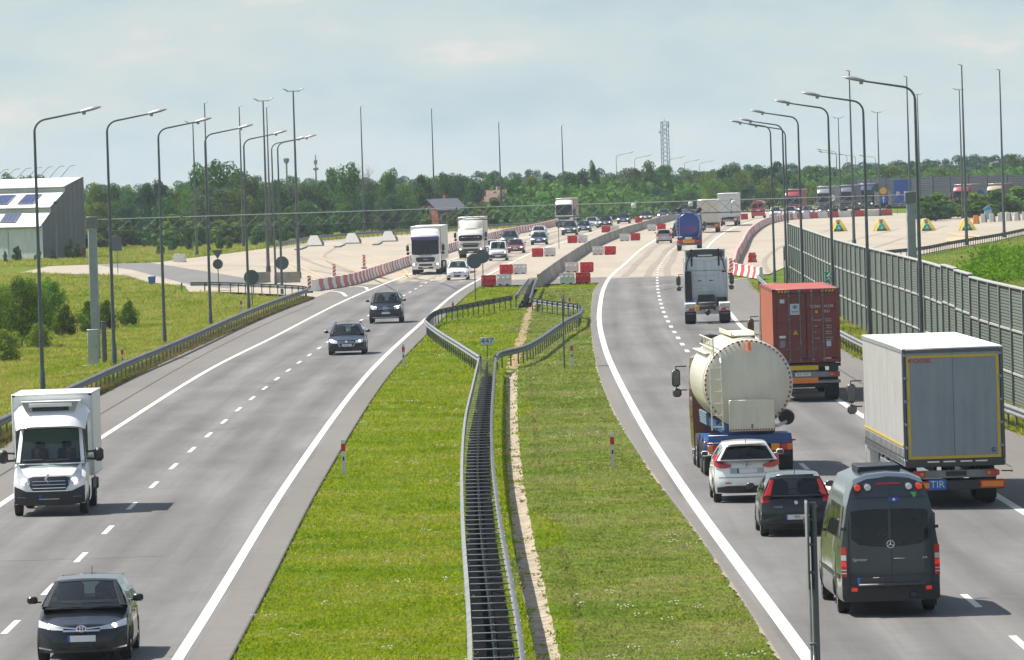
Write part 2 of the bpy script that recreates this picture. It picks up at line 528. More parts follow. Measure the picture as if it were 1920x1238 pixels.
def ground_material():
	m, n, l, b = nmat('grass_ground')
	geo = n.new('ShaderNodeNewGeometry')
	def nz(scale, det=6, r=.6):
		t = n.new('ShaderNodeTexNoise')
		t.inputs['Scale'].default_value = scale
		t.inputs['Detail'].default_value = det
		t.inputs['Roughness'].default_value = r
		l.new(geo.outputs['Position'], t.inputs['Vector'])
		return t
	def ramp(src, st):
		r = n.new('ShaderNodeValToRGB')
		r.color_ramp.elements[0].position, r.color_ramp.elements[0].color = st[0]
		r.color_ramp.elements[1].position, r.color_ramp.elements[1].color = st[-1]
		for p, c in st[1:-1]:
			e = r.color_ramp.elements.new(p)
			e.color = c
		l.new(src, r.inputs['Fac'])
		return r
	a = ramp(nz(.12).outputs['Fac'], [(.30, (.060, .115, .006, 1)), (.48, (.092, .145, .007, 1)), (.60, (.125, .155, .018, 1)), (.72, (.155, .150, .040, 1))])
	c = ramp(nz(2.6, 8, .7).outputs['Fac'], [(.28, (.45, .5, .4, 1)), (.5, (1, 1, 1, 1)), (.72, (1.55, 1.45, 1.3, 1))])
	mx = n.new('ShaderNodeMixRGB')
	mx.blend_type = 'MULTIPLY'
	mx.inputs[0].default_value = .85
	l.new(a.outputs[0], mx.inputs[1])
	l.new(c.outputs[0], mx.inputs[2])
	l.new(mx.outputs[0], b.inputs['Base Color'])
	b.inputs['Roughness'].default_value = 1
	b.inputs['Specular IOR Level'].default_value = .1
	bp = n.new('ShaderNodeBump')
	bp.inputs['Strength'].default_value = .9
	bp.inputs['Distance'].default_value = .12
	l.new(nz(5, 6, .7).outputs['Fac'], bp.inputs['Height'])
	l.new(bp.outputs['Normal'], b.inputs['Normal'])
	return m
GRASSM = ground_material()
xs = np.unique(np.r_[np.linspace(-4000, -400, 8), np.linspace(-400, -70, 12), np.arange(-70, -19, 1.5), np.arange(-19, 7, .45), np.arange(7, 70, 1.5), np.linspace(70, 400, 12), np.linspace(400, 4000, 8)])
ys = np.unique(np.r_[[-200, 0], np.arange(40, 560, 4.0), np.arange(560, 1300, 12.0), np.linspace(1300, 4000, 12)])
gb = MB()
gb.grid([[(x, y, terrain(x, y)) for x in xs] for y in ys], 0, True)
struct('ground', gb, GRASSM)

def road_material(name, base, streak=.10, tracks=False):
	m, n, l, b = nmat(name)
	geo = n.new('ShaderNodeNewGeometry')
	def mapped(sx, sy):
		mp = n.new('ShaderNodeMapping')
		mp.inputs['Scale'].default_value = (sx, sy, 1)
		l.new(geo.outputs['Position'], mp.inputs['Vector'])
		return mp
	def nz(mp, scale, det=5, r=.6):
		t = n.new('ShaderNodeTexNoise')
		t.inputs['Scale'].default_value = scale
		t.inputs['Detail'].default_value = det
		t.inputs['Roughness'].default_value = r
		l.new(mp.outputs[0], t.inputs['Vector'])
		return t
	def mr(src, lo, hi, a=.3, c=.7):
		t = n.new('ShaderNodeMapRange')
		t.inputs['From Min'].default_value, t.inputs['From Max'].default_value = a, c
		t.inputs['To Min'].default_value, t.inputs['To Max'].default_value = lo, hi
		l.new(src, t.inputs['Value'])
		return t.outputs[0]
	def mul(a, c):
		t = n.new('ShaderNodeMath')
		t.operation = 'MULTIPLY'
		l.new(a, t.inputs[0])
		l.new(c, t.inputs[1])
		return t.outputs[0]
	v = mr(nz(mapped(.9, .012), 1.0).outputs['Fac'], 1 - streak * .5, 1 + streak * .5)
	if tracks:
		uv = n.new('ShaderNodeUVMap')
		uv.uv_map = 'road'
		sp = n.new('ShaderNodeSeparateXYZ')
		l.new(uv.outputs[0], sp.inputs[0])
		def mt(op, a, c=None):
			t = n.new('ShaderNodeMath')
			t.operation = op
			l.new(a, t.inputs[0])
			if c is not None:
				t.inputs[1].default_value = c
			return t.outputs[0]
		fr = mt('FRACT', mt('DIVIDE', sp.outputs[0], 3.85))
		d = mt('ABSOLUTE', mt('SUBTRACT', mt('ABSOLUTE', mt('SUBTRACT', fr, .5)), .225))      # distance from the two wheel paths of a lane
		mp = n.new('ShaderNodeMapping')
		mp.inputs['Scale'].default_value = (1.6, .02, 1)
		l.new(uv.outputs[0], mp.inputs[0])
		band_ = mr(nz(mp, 1.0, 6, .7).outputs['Fac'], 1 - streak, 1 + streak)                  # streaks that follow the lanes
		v = mul(v, band_)
		v = mul(v, mr(d, .86, 1.07, .02, .20))
		mp2 = n.new('ShaderNodeMapping')
		mp2.inputs['Scale'].default_value = (.30, .045, 1)
		l.new(uv.outputs[0], mp2.inputs[0])
		v = mul(v, mr(nz(mp2, 1.0, 4, .6).outputs['Fac'], .86, 1.12, .38, .60))                # repair patches and stains
	v = mul(v, mr(nz(mapped(.10, .03), 1.0).outputs['Fac'], .90, 1.10))               # big patches
	v = mul(v, mr(nz(mapped(1, 1), 28, 3, .8).outputs['Fac'], .80, 1.20))             # stone grain
	v = mul(v, mr(nz(mapped(1, 1), 1.3, 6, .65).outputs['Fac'], .93, 1.07))
	mx = n.new('ShaderNodeMixRGB')
	mx.blend_type = 'MULTIPLY'
	mx.inputs[0].default_value = 1
	mx.inputs[1].default_value = (*base, 1)
	l.new(v, mx.inputs[2])
	l.new(mx.outputs[0], b.inputs['Base Color'])
	b.inputs['Roughness'].default_value = .85
	b.inputs['Specular IOR Level'].default_value = .25
	bp = n.new('ShaderNodeBump')
	bp.inputs['Strength'].default_value = .35
	bp.inputs['Distance'].default_value = .02
	l.new(nz(mapped(1, 1), 40, 2).outputs['Fac'], bp.inputs['Height'])
	l.new(bp.outputs['Normal'], b.inputs['Normal'])
	return m
ASPH = road_material('asphalt', (.140, .135, .129), .14, True)
ASPH_S = road_material('shoulder_asphalt', (.154, .142, .128))
CONC = road_material('plaza_concrete', (.33, .283, .222), streak=.06)
def line_material():
	m, n, l, b = nmat('road_paint')
	geo = n.new('ShaderNodeNewGeometry')
	t = n.new('ShaderNodeTexNoise')
	t.inputs['Scale'].default_value = 6
	t.inputs['Detail'].default_value = 8
	t.inputs['Roughness'].default_value = .75
	l.new(geo.outputs['Position'], t.inputs['Vector'])
	r = n.new('ShaderNodeValToRGB')
	r.color_ramp.elements[0].position, r.color_ramp.elements[0].color = .25, (.36, .34, .30, 1)
	r.color_ramp.elements[1].position, r.color_ramp.elements[1].color = .50, (.60, .575, .52, 1)
	l.new(t.outputs['Fac'], r.inputs['Fac'])
	l.new(r.outputs[0], b.inputs['Base Color'])
	b.inputs['Roughness'].default_value = .6
	return m
PAINT = line_material()
YPAINT = mat('yellow_road_paint', (.42, .325, .17), .7, var=.25, nscale=1.5)

def band(a, b_, z=0.0, y0=None, y1=None, step=5.0):
	"""strip between two road lines, sampled at common distances"""
	ya, yb = max(a[0, 1], b_[0, 1]) if y0 is None else y0, min(a[-1, 1], b_[-1, 1]) if y1 is None else y1
	Y = np.linspace(ya, yb, max(2, int((yb - ya) / step)))
	return MB().grid([[(xat(a, y) * (1 - t) + xat(b_, y) * t, y, z) for t in (0, .5, 1)] for y in Y], 0, True)
def shift(p, d):
	q = p.copy()
	q[:, 0] += d
	return q
SEAM = 515.0
# plaza first (lowest sheet), then the carriageways above it
pz = MB()
left_edge = np.array([(-47, 560), (-38, 600), (-38, 660)])
def plaza_left_x(y):
	if y < 512:
		return xat(L_RAIL, 471) if y < 478 else float(np.interp(y, [478, 484, 491, 498, 505, 512], [-14.5, -15.6, -17.3, -19.2, -21.1, -24.5]))
	if y < 690:
		return float(np.interp(y, [512, 540, 564, 600, 616, 645, 690], [-24.5, -26.2, -30.5, -34, -38, -47, -47]))
	return float(np.interp(y, [690, 706, 738, 790, 850, 893, 933, 955, 1000, 1120], [-36, -35, -31.8, -28, -23.7, -15.9, -3, 4.2, 7.5, 22]))
def plaza_right_x(y):
	return float(np.interp(y, [512, 540, 553, 564, 579, 611, 657, 694, 740, 900, 955, 1000, 1120], [19.7, 22, 28, 30.6, 34.6, 39.6, 47.3, 52.7, 60, 74, 70, 52, 66]))
Y = np.r_[np.arange(474, 560, 2.0), np.arange(560, 1121, 5.0)]
rows = []
for y in Y:
	xl = plaza_left_x(y) if y > 478 else -14.2
	xr = plaza_right_x(y) if y >= 512 else (xat(L_OUT, y) if y < 500 else xat(L_OUT, y) + 2)
	rows.append([(xl + (xr - xl) * t, y, -.012) for t in np.linspace(0, 1, 6)])
pz.grid(rows, 0, True)
struct('plaza_concrete', pz, CONC)
rl = struct('road_left', band(shift(L_OUT, -.2), shift(L_IN, .25), -.004, 40, SEAM + 14), ASPH)
struct('shoulder_left', band(L_PAVE, shift(L_OUT, -.2), -.006, 50, 520), ASPH_S)
struct('shoulder_median_left', band(shift(L_IN, .25), shift(L_IN, .95), -.006, 40, 512), ASPH_S)
rr_ = struct('road_right', band(shift(R_IN, -.25), shift(R_EDGE, .2), -.004, 40, SEAM), ASPH)
struct('shoulder_median_right', band(R_PAVE, shift(R_IN, -.25), -.006, 40, 512), ASPH_S)
struct('shoulder_right', band(shift(R_EDGE, .2), R_OUT, -.006, 40, 494), ASPH_S)
struct('median_crossover', band(shift(L_IN, .25), shift(R_IN, -.25), -.008, 498, SEAM + 6), ASPH_S)
struct('parking_asphalt', MB().add([(-26, 545, -.008), (-22, 522, -.008), (-19.5, 545, -.008), (-26, 600, -.008), (-37, 690, -.008), (-42, 684, -.008), (-36, 640, -.008)], [(0, 1, 2, 3), (0, 3, 4, 5, 6)]), ASPH)
for o, ln in ((rl, L_OUT), (rr_, shift(R_EDGE, -7.7))):
	uv = o.data.uv_layers.new(name='road')
	V = o.data.vertices
	for lp in o.data.loops:
		c = V[lp.vertex_index].co
		uv.data[lp.index].uv = (c.x - xat(ln, c.y), c.y)
# pavement edges have a real drop to the grass
def kerb_lip(name, line, side, y0, y1, m):
	Y = np.linspace(y0, y1, int((y1 - y0) / 3))
	mb = MB()
	mb.grid([[(xat(line, y) + side * d, y, z) for d, z in ((0, -.005), (.03, -.02), (.05, -.35))] for y in Y], 0, False)
	struct(name, mb, m)
kerb_lip('pavement_edge_left', L_PAVE, -1, 50, 480, ASPH_S)
kerb_lip('pavement_edge_median_left', shift(L_IN, .95), 1, 40, 500, ASPH_S)
kerb_lip('pavement_edge_median_right', R_PAVE, -1, 40, 500, ASPH_S)
kerb_lip('pavement_edge_right', R_OUT, 1, 40, 490, ASPH_S)

def solid_line(name, line, w, y0, y1, z=.002):
	Y = np.linspace(y0, y1, int((y1 - y0) / 4))
	struct(name, MB().grid([[(xat(line, y) - w / 2, y, z), (xat(line, y) + w / 2, y, z)] for y in Y], 0, True), PAINT)
solid_line('line_left_inner', L_IN, .225, 40, 1150)
solid_line('line_left_outer', L_OUT, .215, 50, 1150)
solid_line('line_right_inner', R_IN, .27, 40, 1000)
solid_line('line_right_outer', R_EDGE, .24, 40, 985)
def dashes(name, line, start, period, length, w, y1, z=.002):
	mb = MB()
	y = start
	while y < y1:
		mb.grid([[(xat(line, yy) - w / 2, yy, z), (xat(line, yy) + w / 2, yy, z)] for yy in np.linspace(y, y + length, 3)], 0, False)
		y += period
	struct(name, mb, PAINT)
dashes('lane_dashes_left', L_DASH, 120.0 + .9, 12.0, 4.0, .14, 575)
dashes('lane_dashes_right_far', R_DASH, 312.0, 11.6, 4.2, .20, 690)
dashes('lane_dashes_right', R_DASH, 84.0, 12.0, 4.0, .15, 305)
def arc_line(name, pts, w, m, z=.003):
	p = spline(pts, 2.0)
	mb = MB()
	rows = []
	for x, y, a in walk(p, 2.0):
		nx, ny = -math.sin(a), math.cos(a)
		rows.append([(x - nx * w / 2, y - ny * w / 2, z), (x + nx * w / 2, y + ny * w / 2, z)])
	mb.grid(rows, 0, True)
	struct(name, mb, m)
arc_line('line_exit_curve', [(-14.0, 500), (-12.6, 492), (-11.6, 474)], .25, PAINT)
arc_line('line_exit_curve_far', [(-12.0, 515), (-11.0, 508), (-10.6, 496)], .22, PAINT)
arc_line('line_plaza_right', [(14.2, 482), (16.0, 492), (18.2, 500)], .2, PAINT)
# worn yellow guide lines on the left plaza and bay paint on the right plaza
for k, (p, w) in enumerate([([(-21.5, 640), (-15, 545), (-12, 510)], .28), ([(-19.5, 690), (-13, 585), (-10, 530)], .25), ([(-25.5, 690), (-22, 712), (-18, 716)], .35), ([(-25.5, 690), (-22.0, 660), (-15.5, 560)], .25),
							([(-19, 715), (-17, 700), (-8, 545)], .22), ([(-14, 690), (-9, 580), (-8.4, 540)], .2), ([(45, 742), (47.5, 700), (48.5, 668)], .5), ([(40, 735), (42, 690), (44, 655)], .3)]):
	arc_line('plaza_guide_line', p, w, YPAINT)
struct('plaza_bay_paint', MB().add([(43.2, 664, .003), (46.5, 667, .003), (49.5, 706, .003), (48.2, 732, .003), (47.2, 728, .003), (47.6, 704, .003), (44.8, 690, .003)], [(0, 1, 2, 6), (2, 3, 4, 5), (2, 5, 6)]), YPAINT)
# sealed cracks and joints
CRACK = mat('bitumen_seal', (.028, .027, .026), .6, var=.3)
for p, w in (([(-10.9, 540), (-9.6, 515), (-8.9, 500), (-7.6, 470), (-7.6, 455), (-8.2, 440)], .16), ([(-8.6, 552), (-6.6, 530), (-5.0, 510), (-3.9, 488)], .2),
			 ([(7.2, 478), (9.4, 480), (11.8, 492), (14, 497)], .22), ([(10.5, 462), (11.6, 470), (13.2, 474)], .16), ([(8.2, 355), (10.5, 352), (11.8, 350)], .2)):
	arc_line('crack_seal', p, w, CRACK, .0015)
for k, p in enumerate([[(-15.7, 190), (-15.65, 265), (-15.35, 330), (-14.5, 395), (-13.2, 455)], [(-14.3, 158.5), (-10.5, 158.2), (-6.6, 158.6)], [(-14.2, 236), (-9, 235.6), (-6.6, 236.2)], [(-13.8, 312), (-9, 312.4), (-6.2, 312)],
					   [(4.5, 205), (8.3, 205.5), (12.1, 205)], [(4.4, 262), (8.2, 261.6), (11.9, 262)], [(4.7, 326), (8.2, 326.5), (12.0, 326)], [(14.0, 190), (13.6, 260), (13.8, 350)]]):
	arc_line('hairline_crack', p, .045 if k not in (0, 7) else .06, CRACK, .0012)
CONC_J = mat('joint_dark', (.20, .18, .155), .8, var=.2)
arc_line('pavement_seam', [(-9.0, 552), (-3.6, 506), (0.1, 524), (8, 518), (13.4, 515), (18, 508)], .35, CONC_J, .0012)
def joints():
	mb = MB()
	for y in np.arange(530, 1000, 12.0):
		for a, b_ in ((xat(L_OUT, y), xat(L_IN, y)), (xat(R_IN, y), xat(R_EDGE, y))):
			mb.add([(a, y, .0008), (b_, y - .6, .0008), (b_, y - .45, .0008), (a, y + .15, .0008)], [(0, 1, 2, 3)])
	struct('slab_joints', mb, CONC_J)
joints()
RUB = mat('tyre_rubber_marks', (.235, .200, .160), .9, var=.3, nscale=.6)
for ln, off in ((L_OUT, 1.1), (L_OUT, 2.9), (L_IN, -2.9), (L_IN, -1.1), (R_IN, 1.1), (R_IN, 2.8), (R_EDGE, -2.8), (R_EDGE, -1.1)):
	Y = np.arange(518, 960, 5.0)
	struct('tyre_marks', MB().grid([[(xat(ln, y) + off + d + .08 * math.sin(y * .07 + off), y, .0004) for d in (-.28, .28)] for y in Y], 0, True), RUB)
for p in ([(-9, 532), (-14, 590), (-19, 690), (-20, 780)], [(-10, 545), (-17, 620), (-23, 720)], [(20, 520), (22, 580), (28, 680), (40, 820)], [(24, 540), (30, 640), (46, 790)], [(-13, 560), (-24, 640), (-34, 660)], [(28, 570), (40, 690), (52, 800)]):
	arc_line('tyre_marks', p, .42, RUB, .0006)

# ------------------------------------------------------------------ drain channel and bare earth strip in the median
DRAINM = mat('drain_concrete', (.29, .235, .165), .9, var=.6, nscale=3.2, bump=.5, bscale=12)
EARTH = mat('bare_earth', (.27, .185, .10), 1.0, var=.4, nscale=2.5, bump=.8, bscale=9)
Yd = np.arange(60, 299, 1.5)
mb = MB()
rr = random.Random(4)
for i, y in enumerate(Yd):
	pass
rows = []
for y in Yd:
	a, c = xat(DR_L, y) - .02, xat(DR_R, y) + .0
	w = c - a
	j = lambda: rr.uniform(-.02, .02)
	rows.append([(a - .42, y, -.135), (a - .10, y, -.15), (a + j(), y, -.155), (a + w * .12, y, -.18), (a + w * .35, y, -.20 + .5 * j()), (a + w * .62, y, -.20 + .5 * j()), (a + w * .88, y, -.17), (c + j(), y, -.135), (c + .16, y, -.125), (c + .50, y, -.125)])
struct('drain_channel', MB().grid([r[2:8] for r in rows], 0, True), DRAINM)
struct('drain_bank_right', MB().grid([r[7:] for r in rows], 0, True), GRASSM)
struct('drain_bank', MB().grid([r[:3] for r in rows], 0, True), GRASSM)
mb = MB()
rows = []
for y in np.arange(298, 446, 2.0):
	a, c = xat(DIRT_L, y) + rr.uniform(-.1, .1), xat(DIRT_R, y) + rr.uniform(-.1, .1)
	zz = terrain((a + c) / 2, y)
	rows.append([(a + (c - a) * t, y, terrain(a + (c - a) * t, y) + .035 - .03 * abs(t - .5)) for t in (0, .3, .7, 1)])
mb.grid(rows, 0, True)
struct('earth_strip', mb, EARTH)

# sandy, crumbled edge of the right median pavement
SAND = mat('sandy_soil', (.24, .20, .14), 1.0, var=.4, nscale=9, bump=.6, bscale=25)
mb = MB()
rows = []
for y in np.arange(108, 470, .35):
	q = .5 * noise.noise((3, y * .06, 0)) + .5 * noise.noise((9, y * .45, 0)) + .35 * noise.noise((5, y * 1.7, 0))
	w_ = max(.01, .03 + .20 * q)
	x = xat(R_PAVE, y)
	rows.append([(x - w_, y, -.028), (x - w_ * .5, y, -.016), (x + .02, y, -.012)])
mb.grid(rows, 0, True)
o = struct('sandy_edge', mb, SAND)
o['kind'] = 'stuff'

# ------------------------------------------------------------------ vegetation
def leaf_material(name, base, var=.45, trans=.38):
	m, n, l, b = nmat(name)
	oi = n.new('ShaderNodeObjectInfo')
	geo = n.new('ShaderNodeNewGeometry')
	nz = n.new('ShaderNodeTexNoise')
	nz.inputs['Scale'].default_value = .55
	nz.inputs['Detail'].default_value = 5
	l.new(geo.outputs['Position'], nz.inputs['Vector'])
	wn_ = n.new('ShaderNodeTexWhiteNoise')
	l.new(geo.outputs['Random Per Island'], wn_.inputs['Vector'])
	def math_(op, a, c):
		t = n.new('ShaderNodeMath')
		t.operation = op
		for i, q in enumerate((a, c)):
			if isinstance(q, (int, float)):
				t.inputs[i].default_value = q
			else:
				l.new(q, t.inputs[i])
		return t.outputs[0]
	v = math_('MULTIPLY_ADD', nz.outputs['Fac'], 1.2)
	n_ = v.node
	n_.inputs[2].default_value = .40
	isl = math_('MULTIPLY_ADD', geo.outputs['Random Per Island'], var * 1.6)
	isl.node.inputs[2].default_value = 1 - var * .8
	v = math_('MULTIPLY', v, isl)
	ob = math_('MULTIPLY_ADD', oi.outputs['Random'], .5)
	ob.node.inputs[2].default_value = .75
	v = math_('MULTIPLY', v, ob)
	hs = n.new('ShaderNodeHueSaturation')
	hs.inputs['Color'].default_value = (*base, 1)
	hu = math_('MULTIPLY_ADD', oi.outputs['Random'], .035)
	hu.node.inputs[2].default_value = .4825
	l.new(hu, hs.inputs['Hue'])
	l.new(v, hs.inputs['Value'])
	df = n.new('ShaderNodeBsdfDiffuse')
	tr = n.new('ShaderNodeBsdfTranslucent')
	l.new(hs.outputs[0], df.inputs['Color'])
	l.new(hs.outputs[0], tr.inputs['Color'])
	ms = n.new('ShaderNodeMixShader')
	ms.inputs[0].default_value = trans
	l.new(df.outputs[0], ms.inputs[1])
	l.new(tr.outputs[0], ms.inputs[2])
	n.remove(b)
	l.new(ms.outputs[0], n['Material Output'].inputs['Surface'])
	return m
BARK = mat('bark', (.10, .08, .06), .9, var=.3, nscale=6)
LEAVES = [leaf_material('leaves_green', (.076, .154, .035)), leaf_material('leaves_dark', (.036, .092, .042)), leaf_material('leaves_light', (.142, .215, .032)),
		  leaf_material('leaves_grey_green', (.098, .150, .064)), leaf_material('leaves_cool', (.056, .126, .072)), leaf_material('leaves_poplar', (.080, .140, .034))]

def crown_mesh(name, m, seed, nleaf=1500, leaf=.042, lobes=16, shape='round', low=.06):
	"""leaf-sized faces in clumps through an uneven crown of height 1 and width 1"""
	g = np.random.default_rng(seed)
	C = []
	for i in range(lobes):
		t = (i + .5) / lobes
		z = low + .10 + (0.84 - low - .10) * t
		if shape == 'poplar':
			w = .30 * (1 - abs(2 * t - .9) ** 1.6 * .75)
		elif shape == 'shrub':
			z = .16 + .62 * t
			w = .40 * math.sqrt(max(.1, 1 - t * t * .75))
		else:
			w = .40 * (math.sin(PI * (.20 + .68 * t)) ** .6)
		a = g.uniform(0, 2 * PI)
		rr_ = w * g.uniform(.35, 1.0)
		C.append((rr_ * math.cos(a), rr_ * math.sin(a), z + g.uniform(-.05, .05), g.uniform(.11, .22) * (.72 if t > .8 else 1) * (.7 if shape == 'poplar' else 1)))
	C.append((0, 0, low + .3, .2))
	C.append((g.uniform(-.1, .1), g.uniform(-.1, .1), .86, .11))
	vs, fs = [], []
	per = nleaf // len(C)
	for cx, cy, cz, r in C:
		d = g.normal(size=(per, 3))
		d /= np.linalg.norm(d, axis=1)[:, None]
		rad = r * (1 - .45 * g.random(per) ** 2.2) * g.uniform(.92, 1.12, per)
		p = np.c_[cx, cy, cz] + d * rad[:, None] * np.array([1.15, 1.15, .85])
		for q, dd in zip(p, d):
			if q[2] < .02:
				continue
			nrm = dd * 1.3 + g.normal(size=3) * .42 + np.array([0, 0, .15])
			nrm /= np.linalg.norm(nrm)
			u = np.cross(nrm, g.normal(size=3))
			u /= np.linalg.norm(u)
			w = np.cross(nrm, u)
			s = leaf * g.uniform(.55, 1.25)
			o = len(vs)
			vs += [tuple(q - u * s), tuple(q - w * s * .55 + nrm * s * .15), tuple(q + u * s), tuple(q + w * s * .55 + nrm * s * .15)]
			fs.append((o, o + 1, o + 2, o + 3))
	me = bpy.data.meshes.new(name)
	me.from_pydata(vs, [], fs)
	me.materials.append(m)
	me.update()
	return me, C
def trunk_mesh(name, C, r=.022, low=.14):
	mb = MB()
	mb.tube([(0, 0, -.03), (.005, 0, low), (0, .01, .45), (.01, 0, .8)], [r * 1.3, r, r * .7, r * .2], 7)
	for cx, cy, cz, rr_ in C[::2]:
		z0 = max(low * .9, cz - .28)
		mb.tube([(0, 0, z0), (cx * .5, cy * .5, z0 + (cz - z0) * .6), (cx, cy, cz)], [r * .45, r * .3, r * .1], 5)
	return mb.mesh(name, BARK, fix=False)
PROTO = []
for k in range(6):
	v = []
	for j in range(3):
		cm, C = crown_mesh('crown', LEAVES[k], 100 + k * 10 + j, 3000, .030 if k != 5 else .028, 19, 'poplar' if k == 5 else 'round')
		v.append((cm, trunk_mesh('trunk', C)))
	PROTO.append(v)
KIND = ['mid green leafy tree', 'dark green dense tree', 'light green bushy tree', 'grey-green willowy tree', 'cool green distant tree', 'slim tall young tree']
def tree(x, y, h, w, k, label, group, j=0, name='tree'):
	cm, tm = PROTO[k][j % 3]
	t = thing(name, label, 'tree', (x, y, terrain(x, y) - .05), random.uniform(0, 6.28), group)
	t.scale = (w, w * random.uniform(.85, 1.1), h)
	obj('crown', cm, t)
	obj('trunk', tm, t)
	return t
